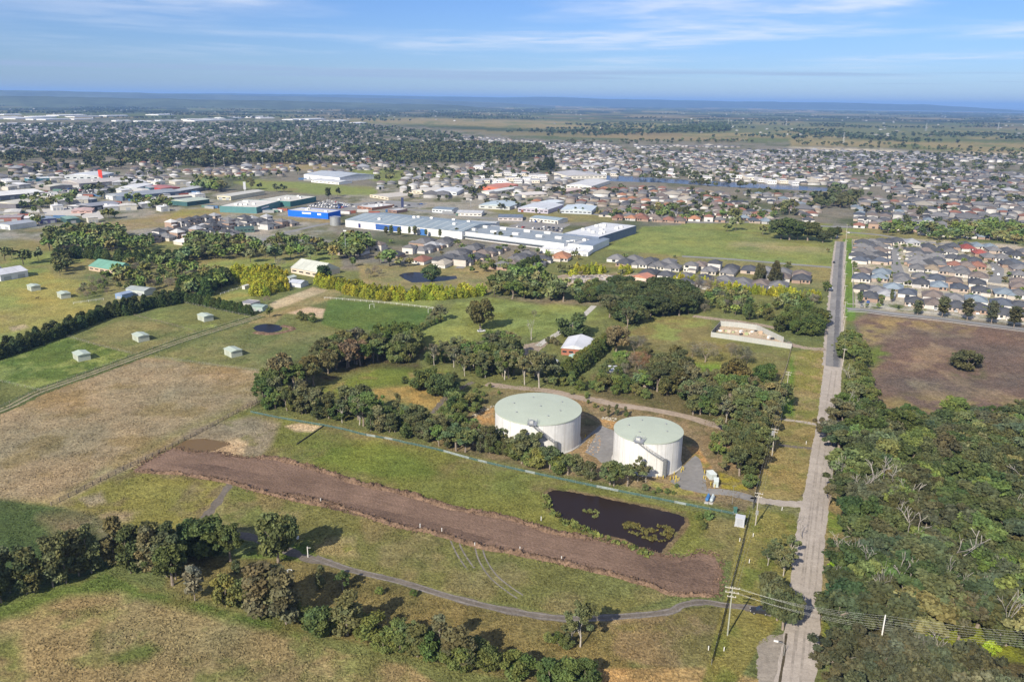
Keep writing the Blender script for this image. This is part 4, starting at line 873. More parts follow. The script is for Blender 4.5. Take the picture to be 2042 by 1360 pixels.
region("R1 540,240 640,200 880,200 940,260 880,470 820,640 700,650 600,620 560,480", dict(gum=(3, 7, 10), wattle=(2, 5, 7)), 4.4, 'inside the dark fence beside the tanks', 0, 1.1, (.09, .10, .045))
spots("R1 740,740,4.5,1.2 790,720,3.5 440,420,3 500,430,3.6 520,500,2.6", 'wattle', 'inside the dark fence beside the tanks')
spots("T 945,335,5,.8 990,330,5,.8 1040,330,4,.9", 'young', 'in the row between the dirt track and the small tank', tint=(.08, .085, .05))
spots("T 1050,335,2.2 900,300,2 860,280,2 820,255,1.8", 'wattle', 'in the row between the dirt track and the small tank')
region("K6 60,760 330,640 560,640 560,800 440,860 330,830 100,880", dict(wattle=(2, 3, 6), bare=(1, 5, 8), gum=(1, 5, 9)), 8.0, 'in the garden below the clipped hedge')
region("R1 400,250 545,225 560,480 500,620 440,560 330,430", dict(wattle=(3, 1.8, 4), gum=(1, 4, 6)), 5.0, 'on the bank right of the small tank')
region("K6 900,1180 1290,1290 1560,1180 1580,1350 1330,1360 1100,1300", dict(gum=(3, 6, 10), wattle=(2, 3, 6), tall=(1, 8, 11)), 5.2, 'where the dirt track meets the dark fence')
region("K5 880,640 1100,700 1400,700 1650,790 1640,830 1400,770 1080,715", dict(wattle=(1, 1.5, 3)), 6, 'low on the verge of the dirt track')
# belts further back
region("B2 880,400 900,300 1000,290 1180,270 1250,330 1340,360 1340,430 1200,430 1000,420", dict(gum=(3, 8, 12), wattle=(2, 6, 9)), 6.5, 'in the belt behind the bright green paddock', 0, 1.1)
region("B2 1380,440 1380,350 1560,350 1560,440", dict(wattle=(2, 7, 9), gum=(2, 8, 10)), 6.0, 'in the belt behind the bright green paddock')
region("K6 90,260 100,120 280,90 430,150 560,90 820,130 860,300 720,310 560,300 440,330 330,410 220,330", dict(gum=(2, 10, 13), spread=(2, 10, 13.5), wattle=(2, 9, 11)), 6.5, 'in the large dark grove', 0, 1.3, (.062, .078, .034))
spots("K6 150,310,14 300,400,11", 'gum', 'at the near edge of the large dark grove', tint=(.10, .10, .055))
region("K6 880,270 900,190 1040,130 1240,120 1370,180 1380,240 1220,310 1000,270", dict(gum=(3, 6, 9), wattle=(2, 5, 8), bare=(1, 5, 8)), 6.0, 'in the scrub behind the concrete yard')
region("K6 1290,330 1300,260 1480,260 1500,340", dict(wattle=(1, 5, 8)), 5.5, 'in the scrub behind the concrete yard')
region("K6 1540,270 1560,180 1800,150 1930,180 1900,270", dict(gum=(2, 6, 9), wattle=(2, 5, 7), bare=(1, 5, 7)), 6.0, 'in the scrub behind the concrete yard')
region("K6 1590,420 1640,320 1880,320 1960,400 1900,490 1780,470", dict(wattle=(1, 8, 10)), 5.5, 'in the dark thicket beside the road', 0, 1.1, (.072, .092, .030))
region("K6 850,110 900,40 1060,40 1050,150 900,150", dict(bare=(1, 6, 8)), 7, 'leafless beside the salvage yard')
row("K6 700,20 860,30 1000,60 1120,90 1250,105 1400,110 1560,125 1700,150 1840,160 1930,160", dict(golden=(1, 6, 9.5)), 4.6, 'in the golden row behind the concrete yard', .3, .9)
spots("K6 1990,95,8,1.2", 'wattle', 'at the corner of the road beside the grey roofs', tint=(.07, .10, .035))
spots("W 1440,660,8.5 1480,650,9 1530,660,8 1590,650,9 1640,645,8.5 1690,640,7 1880,650,8.5,1.2 1920,640,7", 'golden', 'in the golden clump by the grey roofs', wf=1.1)
spots("W 1860,700,8,1.2 1340,650,8 1300,640,7 1400,660,8 1500,690,6", 'gum', 'beside the golden clump by the grey roofs', tint=(.11, .105, .055))
spots("B3 450,320,14,.9 550,320,16,.9 480,290,10", 'cypress', 'tall among the grey roofs', tint=(.075, .075, .04))
region("W 520,650 560,580 800,560 1100,580 1130,640 880,640 700,640", dict(gum=(1, 5.5, 7.5), wattle=(3, 4.5, 6.5)), 7.5, 'in the belt behind the purple dam', 0, 1.1)
spots("B2 545,300,10.5,1.5", 'wattle', 'on the bank of the purple dam', tint=(.065, .09, .04))
row("W 880,690 960,640 1060,600 1120,590", dict(cypress=(1, 7, 9)), 5, 'in the dark hedge beside the purple dam', .3, 1.3)
region("B2 150,240 260,230 270,300 160,310", dict(bare=(1, 5, 7)), 8, 'leafless beside the purple dam')
# golden cypress hedges
row("B2 -130,330 0,355 60,380 160,400 280,415 400,415 500,412 600,408 700,402 800,392", dict(golden=(1, 6, 7.5)), 3.6, 'in the golden hedge above the sports turf', .35, 1.2)
row("B2 -130,310 0,340 150,370 300,380 500,380 700,380 820,380", dict(golden=(1, 6.5, 8.5)), 6, 'in the golden hedge above the sports turf', .4, 1.2)
region("B1 1380,300 1400,250 1560,240 1700,270 1720,330 1660,360 1640,390 1530,405 1500,330", dict(golden=(1, 6, 8.5)), 6.6, 'in the golden clump beside the sandy arena', 0, 1.25)
row("B1 1690,370 1720,345", dict(golden=(1, 5, 6)), 5, 'in the golden clump beside the sandy arena')
spots("B1 1910,320,7 1990,335,7 2042,345,7", 'golden', 'in the golden hedge above the sports turf', wf=1.1)
spots("B1 1940,300,10.5,1.2 1640,240,6", 'wattle', 'beside the cream roofed house', tint=(.05, .085, .035))
spots("B1 1680,230,8,1.3 1600,440,5,1.3", 'bare', 'leafless beside the cream roofed house', tint=(.24, .2, .16))
spots("B1 1615,520,6 1800,540,5.5 1870,550,5.5 1830,540,4", 'wattle', 'beside the pink sand arena', tint=(.085, .10, .04))
# dark shelter hedges on the left
row("B1 -1200,1120 -600,940 0,765 150,712 330,650 480,590 640,520 800,500 900,465 1000,450 1085,430", dict(cypress=(1, 5.8, 7.4)), 3.2, 'in the long dark shelter hedge', .2, 1.35, (.052, .072, .030))
row("B1 -1200,1080 0,735 330,620 640,500 900,440 1070,410", dict(cypress=(1, 6, 7.6)), 5.0, 'in the long dark shelter hedge', .3, 1.4, (.060, .074, .034))
row("B1 1105,425 1200,445 1300,465 1400,485 1500,505", dict(cypress=(1, 5.5, 7)), 3.2, 'in the short dark hedge of the corner paddock', .2, 1.25, (.062, .085, .030))
region("B1 1080,380 1200,300 1330,290 1400,330 1290,360 1200,410", dict(gum=(1, 9, 11), cypress=(1, 9, 11)), 6, 'in the dark trees at the hedge corner', 0, 1.2)
region("B1 620,300 740,200 960,210 1100,170 1200,260 1330,270 1100,360 860,370 640,380", dict(gum=(3, 8, 12), wattle=(2, 5, 8), bare=(1, 6, 8)), 8.5, 'around the green roofed farmhouse')
region("B1 290,200 400,170 420,270 340,270", dict(gum=(1, 8, 10)), 7, 'around the green roofed farmhouse', 0, 1.1, (.07, .08, .038))
row("B1 330,180 480,160 650,180", dict(cypress=(1, 8, 10)), 5.5, 'in the dark hedge behind the green roof', .3, 1.35)
row("B1 690,180 850,195 1000,190 1100,185", dict(cypress=(1, 7, 8.5)), 5.0, 'in the dark hedge behind the green roof', .25, 1.4)
row("B1 700,165 850,180 1000,175 1100,170", dict(cypress=(1, 7, 8.5)), 5.0, 'in the dark hedge behind the green roof', .25, 1.4)
region("B1 430,400 520,330 640,300 660,380 520,420", dict(wattle=(1, 4, 6), bare=(1, 4, 6)), 6.5, 'in the scrub by the blue shed')
spots("B1 140,205,13,1.2 230,180,11 30,180,12,1.3 70,170,9", 'gum', 'in the open paddock on the far left', tint=(.075, .085, .042))
region("B1 250,120 280,40 480,10 720,20 760,100 690,130 480,130 330,130", dict(gum=(3, 9, 13), wattle=(1, 6, 9)), 8.5, 'in the tree belt left of the townhouses', 0, 1.25)
region("B1 720,130 760,60 900,80 920,130", dict(gum=(1, 8, 11)), 8, 'in the tree belt below the townhouses', 0, 1.2)
region("B1 1100,190 1110,80 1260,60 1550,100 1560,165 1260,180", dict(gum=(3, 9, 13), young=(1, 9, 12)), 8, 'in the tree belt below the townhouses', 0, 1.2)
spots("B1 1500,190,12,1.2 1650,185,14,1.2 1740,170,12 1860,185,13,1.2 1990,175,13,1.2 1590,160,11 1800,150,10", 'gum', 'in the park beside the small house blocks')
region("B1 1560,150 1600,60 1900,80 2042,90 2042,160 1800,150", dict(gum=(2, 8, 12), wattle=(1, 5, 7)), 9.5, 'in the park beside the small house blocks', 0, 1.2)
region("B2 0,190 20,70 160,80 180,180", dict(gum=(1, 11, 14)), 9, 'in the park beside the small house blocks', 0, 1.3)
spots("B2 290,215,13,1.3 350,220,9 410,215,7,1.3 230,200,9 70,215,8", 'gum', 'in the park beside the small house blocks')
# along the main road
row("B3 950,760 970,700 1010,660 1040,680 1050,760 1060,860 1080,920 1090,1000 1100,1060", dict(gum=(2, 6, 8.5), wattle=(2, 5, 7)), 4.0, 'in the roadside strip below the burnt paddock', .5, 1.15, (.085, .10, .038))
row("B3 1000,900 1010,980 1010,1060 990,1130", dict(gum=(2, 6, 9), wattle=(2, 4, 7)), 4.0, 'in the roadside strip below the burnt paddock', .5, 1.15)
spots("B3 990,960,10,1.1 1000,1110,10", 'dead', 'pale and bare in the roadside strip')
spots("B3 1700,830,9,1.7 1650,800,5,1.3 1740,810,6", 'wattle', 'standing alone in the burnt paddock', tint=(.085, .085, .042))
spots("B3 1405,505,9 1550,520,12.5,1.2 1700,540,13,1.15 1845,560,13.5,1.15 1980,580,12.5,1.2 2110,600,13", 'street', 'in the row along the estate street', wf=1.3, tint=(.078, .080, .048))
spots("B3 1060,440,8 1190,450,5 1250,430,8.5,.8 1290,470,2.5,1.5", 'street', 'in the verge at the corner of the estate')
spots("B3 340,905,0", 'street', '') if False else None
spots("A3 320,900,15,1.1 270,905,8,1.3 480,925,10,1.3 520,915,9", 'gum', 'at the back edge of the light green field')
spots("A3 590,950,19,1.35 640,955,20,1.35 750,960,18,1.2 690,955,15 840,970,11,1.3 890,950,11,1.3 920,930,9", 'spread', 'in the clump in the corner of the light green field', tint=(.07, .085, .036))
spots("A3 870,1030,4", 'gum', 'at the road end of the light green field')
# road-side trees at the lower right
spots("R2 975,850,11,.9 920,760,10,.85 850,600,9,.85", 'spread', 'casting its shade on the gravel road', tint=(.098, .100, .052))
spots("R2 830,230,6,1.0 980,330,7.5,1.0 1060,240,6,.9 1050,140,6.5,.9 900,140,5", 'tall', 'thin and open beside the gravel road', tint=(.10, .105, .052))
spots("D3 560,690,6,1", 'dead', 'bare beside the tank turnoff') ; spots("R1 1210,1080,3.5", 'dead', 'small and bare at the tank turnoff')
# bushland right of the road (traced along the crowns)
BUSH = "F 1680,905 1672,850 1704,818 1760,835 1840,835 1960,828 2060,820 2300,830 2500,900 2400,1300 2100,1285 2000,1255 1900,1240 1800,1235 1720,1245 1665,1235 1672,1120 1700,1080 1700,1010 1668,985 1664,960"
region(BUSH, dict(gum=(6, 8, 13), spread=(1.4, 8.5, 12), wattle=(2.0, 6, 9)), 5.5, 'in the dense bushland right of the road', 5.5, 1.30)
region("F 1632,1350 1650,1308 1700,1292 1790,1290 1830,1300 1890,1322 1960,1350 2060,1364 2300,1375 2300,1500 1632,1500", dict(gum=(4, 8, 12), young=(1, 8, 11), tall=(1.5, 9, 13)), 5.2, 'in the near corner of bushland below the power lines', 5.5, 1.2, (.092, .098, .052))
spots("F3 270,720,9.5,1.3 340,715,9,1.3", 'wattle', 'rounded and deep green at the bushland corner', tint=(.062, .095, .036))
row("F3 90,330 130,300 200,260 260,330", dict(wattle=(1, 3, 4.5)), 3, 'lime green under the dead trunks by the road', .4, 1, (.16, .24, .02))
region("F3 1200,800 1350,900 1560,980 1850,1100 1850,1160 1500,1010 1240,960 900,1010 950,940", dict(wattle=(1, 1.8, 3.2)), 5, 'in the lime green scrub under the power lines', 0, 1.4, (.17, .22, .025))
spots("F2 360,960,14 420,1010,12 660,1100,9 915,985,12 970,1130,8 745,1330,13,1.2 1915,840,12,1.2 1970,1110,9 1520,1280,7 550,840,14 150,740,13,.7 120,730,9,.7 705,890,9,.6 1100,380,5", 'dead', 'standing pale above the bushland canopy')
spots("F3 210,350,12,.7 140,230,11,.8 100,480,8,.7 420,400,12,.8 520,700,11,.5 620,690,12,.6 800,560,13,.7 1280,390,14,1 1280,720,12,.7 1410,760,10,.7 1600,650,9,1 1740,990,14,.7 1840,550,10,.7 900,1360,10 1180,1300,11,.7", 'dead', 'standing pale in the open part of the bushland')
spots("F2 90,290,9,1.1 30,240,8,1.1 60,900,7,1 180,140,8 130,100,9", 'gum', 'leaning over the gravel road', tint=(.125, .115, .075))
# belts and parks around the suburbs
row("E3 250,60 450,70 640,75 830,70", dict(wattle=(1, 3, 4)), 6, 'in the hedge behind the main road', .3, 1.3)
region("E3 570,180 600,90 760,70 900,80 1180,100 1280,100 1400,80 1750,70 2042,90 2300,110 2300,260 2042,300 1900,240 1600,200 1240,220 1180,210 900,160 780,150", dict(gum=(4, 8, 13), wattle=(1, 5, 8)), 10.5, 'in the belt behind the right hand estate', 0, 1.3)
row("A3 0,835 100,830 170,830 260,820 400,835 470,840 620,800", dict(gum=(1, 7, 11)), 12, 'in the row along the main suburban road', .5, 1.2)
spots("A3 310,850,17,1.2 640,800,18,1.4 470,830,13 165,835,10", 'gum', 'tall along the main suburban road', tint=(.07, .08, .038))
# commercial strip street trees
row("W 20,310 200,325 400,330 560,345 820,365 900,385", dict(street=(1, 6, 9)), 13, 'in the row along the white warehouse wall', .3, 1.1)
spots("A2 300,935,10 350,940,9 410,930,8 270,930,8", 'street', 'in the row along the white warehouse wall')
row("A2 560,600 700,610 720,590", dict(gum=(1, 7, 10)), 12, 'beside the office strip', .4, 1.2)
row("A2 1160,800 1500,800 1640,830", dict(street=(1, 5, 8)), 14, 'beside the office strip', .4)
row("A2 1590,830 1720,810 1900,830 2042,840", dict(gum=(1, 7, 11)), 12, 'beside the office strip', .4, 1.2)
region("A2 1880,830 1890,770 2000,780 2010,840", dict(gum=(1, 9, 12)), 12, 'beside the office strip', 0, 1.2)
spots("A2 1225,540,22,1.3 1260,530,20,1.3 1180,535,14,1.3", 'cypress', 'tall beside the white townhouses', tint=(.05, .06, .03))
region("I1 200,480 210,400 300,410 560,380 740,350 760,420 640,450 450,470", dict(gum=(1, 8, 11)), 11, 'beside the cream industrial shed', 0, 1.2)
region("I1 1190,420 1200,360 1400,380 1680,400 1680,470 1500,490 1400,460", dict(gum=(1, 7, 10), wattle=(1, 5, 7)), 11, 'in the industrial estate', 0, 1.2)
spots("I1 1060,570,12,1.4 1010,560,9 1110,560,9,1.3 330,520,9,1.2", 'gum', 'beside the concrete yards')
region("I1 270,640 300,580 420,600 440,640", dict(gum=(1, 8, 10)), 11, 'beside the blue shed')
region("A1 1160,660 1180,620 1330,630 1340,680", dict(gum=(1, 11, 14)), 12, 'at the edge of the industrial estate', 0, 1.4)
spots("I2 490,240,17,1 740,260,11,1.2 810,260,11,1.2 1240,330,15,.9 1330,300,12,.9 570,230,9,1.2 680,120,10 770,115,12,1.2 940,90,14,1.3 1830,160,12,1.5", 'gum', 'in the fields behind the green store', tint=(.075, .08, .04))
row("A1 1150,595 1300,600 1450,605 1500,590", dict(gum=(1, 8, 11)), 13, 'in the row before the brown oval', .4, 1.2)
# ------------------------------------------------------------------ trees: the far belts and suburbs (most end in the far mass)
def park(x, y): return fbm(np.asarray(x, float)/330, np.asarray(y, float)/330, 301, 3) > .585
def far_region(s, n_per_ha, hr, zone, kind='gum', tint=None):
    pl = gp(s); xs, ys = [q_[0] for q_ in pl], [q_[1] for q_ in pl]
    n = int((max(xs)-min(xs))*(max(ys)-min(ys))*1e-4*n_per_ha)
    n = min(n, 60000); X, Y = RN.uniform(min(xs), max(xs), n), RN.uniform(min(ys), max(ys), n)
    ok = inpoly(X, Y, pl); cl = fbm(X/90, Y/90, 77, 3)
    ok &= RN.random(n) < np.clip((cl-.30)*3.2, .08, 1)*(np.where(park(X, Y), 1.0, .72) if zone.startswith('among') else 1)
    for x, y in zip(X[ok], Y[ok]): put(kind, x, y, RN.uniform(*hr), zone, 1.25, tint)
FT = (.062, .070, .038)
far_region("F 330,305 560,312 680,300 780,295 900,290 1080,292 1092,318 1000,320 900,325 680,330 520,330 330,338", 52, (9, 17), 'in the dark belt across the suburbs', tint=FT)
far_region("F -120,290 0,285 330,280 340,330 100,350 -120,350", 34, (7, 15), 'among the old suburb on the left', tint=FT)
far_region("F -150,252 340,248 680,245 900,268 1000,292 680,300 330,305 -150,290", 20, (8, 14), 'among the far suburb', tint=(.055, .068, .042))
far_region("F 520,252 580,250 585,264 530,268", 60, (10, 16), 'in the far dark wood', tint=(.045, .06, .04))
far_region("F 1305,258 1455,247 1456,262 1310,266", 60, (10, 15), 'in the dark plantation on the plain', tint=(.040, .055, .03))
far_region("F 680,300 1100,300 1140,345 1050,372 930,352 800,345 680,345", 24, (6, 12), 'among the middle suburb', tint=FT)
far_region("F 1100,300 2100,310 2100,395 1660,375 1140,350", 20, (6, 11), 'among the suburb beyond the lake', tint=FT)
far_region("F 1050,375 1660,388 2100,400 2100,470 1640,440 1130,430", 22, (5, 10), 'among the suburb before the lake', tint=FT)
far_region("F 1080,292 1500,286 2100,312 2100,303 1500,280 1100,284", 16, (7, 12), 'among the far right suburb', tint=FT)
far_region("F 1585,430 1665,378 1710,385 1720,410 1690,430 1640,430", 60, (10, 15), 'in the dark grove beside the lake', tint=FT)
far_region("F 1270,356 1320,357 1320,368 1270,366 1408,366 1510,372 1508,380 1408,372", 40, (7, 12), 'along the lake shore', tint=FT)
far_region("F 750,340 1000,352 1130,372 1120,430 950,420 820,400 740,380", 20, (5, 10), 'among the shops', tint=FT)
far_region("F -100,350 340,340 350,380 200,400 -100,400", 16, (6, 12), 'among the industrial sheds', tint=FT)
far_region("F 690,480 1100,500 1190,520 1090,545 900,535 690,510", 30, (3, 7), 'in the gardens of the house blocks')
far_region("F 1700,480 2100,500 2100,630 1705,620", 60, (2, 5), 'in the gardens of the right hand estate')
far_region("F 1225,505 1440,520 1625,540 1540,580 1260,540", 16, (3, 6), 'in the gardens of the grey roofs')
RP = np.random.default_rng(77)
for i in range(250):                                 # hedgerows, windbreaks and copses on the far plain
    u, d = RP.uniform(-60, 2100), RP.uniform(0, 1)**1.5; dist = 2900+11000*d
    if u < 1050 and dist < 4300: dist += 2200
    x, y = (u-1021)/FOC*dist, dist; a = .42+(math.pi/2 if RP.random() < .3 else 0)+RP.normal()*.06; n = int(RP.uniform(12, 44)); cop = RP.random() < .4
    for j in range(n):
        t = (j-n/2)*RP.uniform(9, 15)
        if cop: put('gum', x+RP.normal()*90, y+RP.normal()*70, RP.uniform(9, 15), 'on the far plain', 1.4, (.040, .054, .034), RP)
        else: put('gum', x+math.cos(a)*t+RP.normal()*4, y+math.sin(a)*t+RP.normal()*4, RP.uniform(8, 14), 'on the far plain', 1.4, (.040, .054, .034), RP)

# ------------------------------------------------------------------ trees: build them
LIMIT = dict(gum=300, tall=150, spread=150, young=150, wattle=290, cypress=240, golden=150, street=100, bare=80, dead=60)
TONE = [((.085, .09), 'dark')]
def tone(k, t):
    if k == 'dead': return 'bleached'
    if k == 'golden': return 'golden yellow'
    if k == 'bare': return 'brown twigged' if t[0] > .19 else 'grey twigged'
    r, g, b = t
    if g > .15: return 'lime green'
    if g < .075: return 'dark green'
    if r > g*1.06: return 'brownish'
    if b > g*.52: return 'grey green'
    return 'olive green' if r > g*.9 else 'deep green'
WORD = dict(gum='gum tree', tall='slender gum', spread='broad gum', young='upright young gum', wattle='rounded bush', cypress='cypress', golden='cypress', street='street tree', bare='bare tree', dead='dead gum')
byk = {}
for t in TREES: byk.setdefault(t[0], []).append(t)
far_list, near_list = [], []
for k, ls in byk.items():
    for t in ls: t.append(t[3]*FOC/math.hypot(t[1], t[2], EYE))        # height in photo pixels
    def seen(t):
        u, v = P(t[1], t[2], t[3]*.6); return -15 < u < 2057 and v < 1385
    vis = [t for t in ls if seen(t)]; rest = [t for t in ls if not seen(t)]
    vis.sort(key=lambda t: -t[7])
    near_list += vis[:LIMIT[k]]; far_list += vis[LIMIT[k]:]+rest
ranks = {}
for t in near_list: ranks.setdefault((t[6], t[0], tone(t[0], t[5])), []).append(t)
for key, ls in ranks.items():
    ls.sort(key=lambda t: float(P(t[1], t[2])[0]))
    z, k, tn = key
    for i, t in enumerate(ls):
        sz = 'low' if t[3] < 4 else 'tall' if t[3] > 11.5 else ''
        base = ' '.join(x for x in (sz, tn, WORD[k], z) if x)
        if len(ls) == 1: lab = base
        elif len(ls) <= 40 and 'dense bushland' not in z:
            lab = '%s, %s from the left' % (base, nth(i+1)) if i < len(ls)-1 else base+', rightmost of its kind there'
        else: lab = '%s %s, one of many alike %s' % (tn, WORD[k], z)
        t.append(' '.join(lab.split()[:16])); t.append(('%ss %s' % (WORD[k] if not WORD[k].endswith('bush') else 'rounded bushe', z)))
for i, t in enumerate(near_list):
    k, x, y, h, wf, tint, zone, hp, lab, grp = t
    nm, ct, fn, nv, bk = KINDS[k]
    cm, tm, _ = PROTO[k][int(RN.integers(nv))]
    rz = RN.uniform(0, math.tau)
    root = empty(nm, (x, y, 0), rz, lab, ct, grp)
    s = h/9.6 if k != 'dead' else h/10.2
    root.scale = (s*wf*RN.uniform(.84, 1.16), s*wf*RN.uniform(.84, 1.16), s); root.rotation_euler = (RN.normal()*.035, RN.normal()*.035, rz)
    tr = link('trunk', tm, root)
    if cm:
        cr_o = link('crown', cm, root); cr_o.color = tint+(1,)
# the rest of the trees: one mass per sort of ground, whole little crowns on stems
def tree_mass(name, ls, label):
    Vs, Fs, Cs = [], [], []; off = 0
    unit = {}
    for t in ls:
        k, x, y, h, wf, tint = t[:6]; d = math.hypot(x, y)
        lod = 0 if d < 450 else 1 if d < 1000 else 2 if d < 2600 else 3
        key = (k if lod < 2 else 'any', lod, int(RN.integers(4)))
        if key not in unit:
            rg = np.random.default_rng(len(unit)+5)
            if lod == 0 and PROTO[k][0][2] is not None:
                V_, F_, C_ = PROTO[k][key[2] % len(PROTO[k])][2]; m_ = rg.random(len(F_)) < .6; V_ = V_[F_[m_].ravel()]; C_ = C_[m_]
            else:
                n = (0, 130, 42, 14)[max(lod, 1)]; size = (0, 1.5, 2.6, 4.6)[max(lod, 1)]
                d_ = rg.normal(size=(9, 3)); d_ /= np.linalg.norm(d_, axis=1)[:, None]
                col_ = k in ('cypress', 'young', 'street') and lod < 2
                ce = d_*np.array([1.3, 1.3, 3.2] if col_ else [2.3, 2.3, 2.0])+np.array([0, 0, 6.0])
                V_, F_, C_ = leaf_cards(rg, ce, [1.5]*9, max(1, n//9), size, (1, 1, 1), elong=1.2, jit=.2, cj=.25)
            q_ = np.array([[-.2, 0, -.3], [.2, 0, -.3], [.15, 0, 5.5], [-.15, 0, 5.5], [0, -.2, -.3], [0, .2, -.3], [0, .15, 5.5], [0, -.15, 5.5]])
            V_ = np.vstack([V_, q_]); C_ = np.vstack([C_, [[-1, -1, -1]]*2])
            unit[key] = (V_, C_)
        V_, C_ = unit[key]; s = h/9.6; a = RN.uniform(0, math.tau); ca, sa = math.cos(a), math.sin(a)
        Vs.append(np.stack([(V_[:, 0]*ca-V_[:, 1]*sa)*s*wf+x, (V_[:, 0]*sa+V_[:, 1]*ca)*s*wf+y, V_[:, 2]*s], 1))
        c = C_*np.array(tint); c[C_[:, 0] < 0] = (.15, .125, .10); Cs.append(c)
    if not Vs: return
    V = np.vstack(Vs); F = np.arange(len(V)).reshape(-1, 4)
    tag(link(name, npmesh(name, V, F, M['leaf_far'], np.vstack(Cs))), label, 'trees', kind='stuff')
tree_mass('bushland_trees', [t for t in far_list if math.hypot(t[1], t[2]) < 620], 'further gums and bushes filling the bushland and belts')
tree_mass('suburb_trees', [t for t in far_list if math.hypot(t[1], t[2]) >= 620], 'dark green trees spread through the far suburbs and plain')

# ------------------------------------------------------------------ houses
def hip(mb, x0, x1, y0, y1, z, pitch=.42, m=0, c=(1, 1, 1), ov=.5, gable=False):
    x0, x1, y0, y1 = x0-ov, x1+ov, y0-ov, y1+ov; w_, d_ = x1-x0, y1-y0
    if w_ <= d_:
        r = w_/2*pitch; xm = (x0+x1)/2; g = 0 if gable else min(w_/2, d_/2-.3)
        vs = [(x0, y0, z), (x1, y0, z), (x1, y1, z), (x0, y1, z), (xm, y0+g, z+r), (xm, y1-g, z+r)]
        fs = [(0, 1, 4), (1, 2, 5, 4), (2, 3, 5), (3, 0, 4, 5)]
    else:
        r = d_/2*pitch; ym = (y0+y1)/2; g = 0 if gable else min(d_/2, w_/2-.3)
        vs = [(x0, y0, z), (x1, y0, z), (x1, y1, z), (x0, y1, z), (x0+g, ym, z+r), (x1-g, ym, z+r)]
        fs = [(0, 1, 5, 4), (1, 2, 5), (2, 3, 4, 5), (3, 0, 4)]
    mb.add(vs, fs+[(3, 2, 1, 0)], m, c); mb.box(x0, y0, z-.22, x1, y1, z-.01, m, c)
def house_proto(i, two=False):
    rg = random.Random(i); wd, dp = rg.uniform(12, 14.5), rg.uniform(17, 21)
    if two: wd, dp = rg.uniform(9.5, 12), rg.uniform(13, 16)
    hw = 5.4 if two else 2.75
    wl, rf = MB(), MB()
    wl.box(-wd/2, -dp/2+3, -.2, wd/2, dp/2, hw-.2); hip(rf, -wd/2, wd/2, -dp/2+3, dp/2, hw)
    gx = rg.choice((-1, 1)); a, b = (wd/2-6.4, wd/2) if gx > 0 else (-wd/2, -wd/2+6.4)
    hg = 2.75
    wl.box(a, -dp/2, -.2, b, -dp/2+3, hg-.2); hip(rf, a+.05, b-.05, -dp/2, -dp/2+7 if not two else -dp/2+2.6, hg+.03)
    g = MB().box((a+b)/2-2.5, -dp/2-.04, 0, (a+b)/2+2.5, -dp/2+.1, 2.2)
    wx = -gx*wd*.25
    parts = [('wall', wl.mesh('wall', M['wall'])), ('roof', rf.mesh('roof', M['tile_roof'])), ('garage_door', g.mesh('garage_door', M['paint']))]
    for (cx, cw) in ((wx-1.6, 1.8), (wx+1.4, 1.6)):
        parts.append(('window', MB().box(cx-cw/2, -dp/2+2.95, .8, cx+cw/2, -dp/2+3.1, 2.2).mesh('window', M['glass'])))
    parts.append(('window', MB().box(-1.2, dp/2-.1, .4, 1.8, dp/2+.05, 2.2).mesh('window', M['glass'])))
    if two: parts.append(('window', MB().box(wx-1.5, -dp/2+2.95, 3.5, wx+1.5, -dp/2+3.1, 4.9).mesh('window', M['glass'])))
    return parts, wd, dp
HP = [house_proto(i) for i in range(5)]+[house_proto(20, True), house_proto(21, True)]
RC = dict(k=(.062, .066, .076), n=(.072, .084, .108), g=(.140, .140, .146), l=(.27, .28, .30), b=(.150, .124, .112), t=(.25, .205, .15), r=(.20, .098, .072), o=(.30, .150, .088), s=(.17, .21, .25), w=(.50, .50, .49), e=(.32, .295, .25), d=(.24, .065, .055))
RNM = dict(k='charcoal', n='navy grey', g='mid grey', l='pale grey', b='brown', t='tan', r='terracotta', o='orange', s='blue grey', w='white', e='cream', d='red')
WC = [(.48, .44, .39), (.54, .51, .47), (.40, .33, .28), (.32, .23, .18), (.47, .46, .45), (.57, .56, .54)]
WF = [(.48, .475, .46), (.40, .39, .38), (.33, .29, .26), (.56, .555, .55), (.30, .30, .31)]
HOUSES = []                                          # x, y, rz, roof code, zone, two storeys
def homes(s, rz, zone, two=.0):
    for tk in s.split(';'):
        if not tk.strip(): continue
        crop, rest = tk.strip().split(' ', 1)
        for q_ in rest.split():
            c = q_[-1]; x, y = G(*px(crop+' '+q_[:-1])[0][:2], 3.5); HOUSES.append((float(x), float(y), rz+RN.normal()*.03, c, zone, RN.random() < two))
def heading(s):                                      # direction along two pixels -> house front faces the camera side of it
    (x1, y1), (x2, y2) = gp(s); return math.atan2(y2-y1, x2-x1)
EH = heading("E3 300,900 2042,1100")
homes("E3 475,745k 650,725l 935,800k 1130,815b 1370,850k 1590,870k 1850,920k 2030,935k 2200,960g 2380,990k", EH, 'in the front row of the right hand estate')
homes("E3 410,662k 865,708n 1120,732b 1340,760g 1560,778s 1815,812n 1990,832k 2200,850g 560,680g 720,655s", EH+math.pi, 'in the second row of the right hand estate')
homes("E3 400,560n 585,558s 820,590g 1000,612k 1185,640s 1390,660n 1610,690k 1850,715s 1985,722g 2180,740k", EH, 'in the third row of the right hand estate')
homes("E3 420,495b 605,505s 800,548g 1000,548g 1160,565n 1330,588b 1570,608k 1990,645b 2150,660g", EH+math.pi, 'in the fourth row of the right hand estate')
homes("E3 960,462g 1115,470t 1270,492g 1430,515g 1580,545b 1990,600b 2150,600g", EH, 'in the fifth row of the right hand estate')
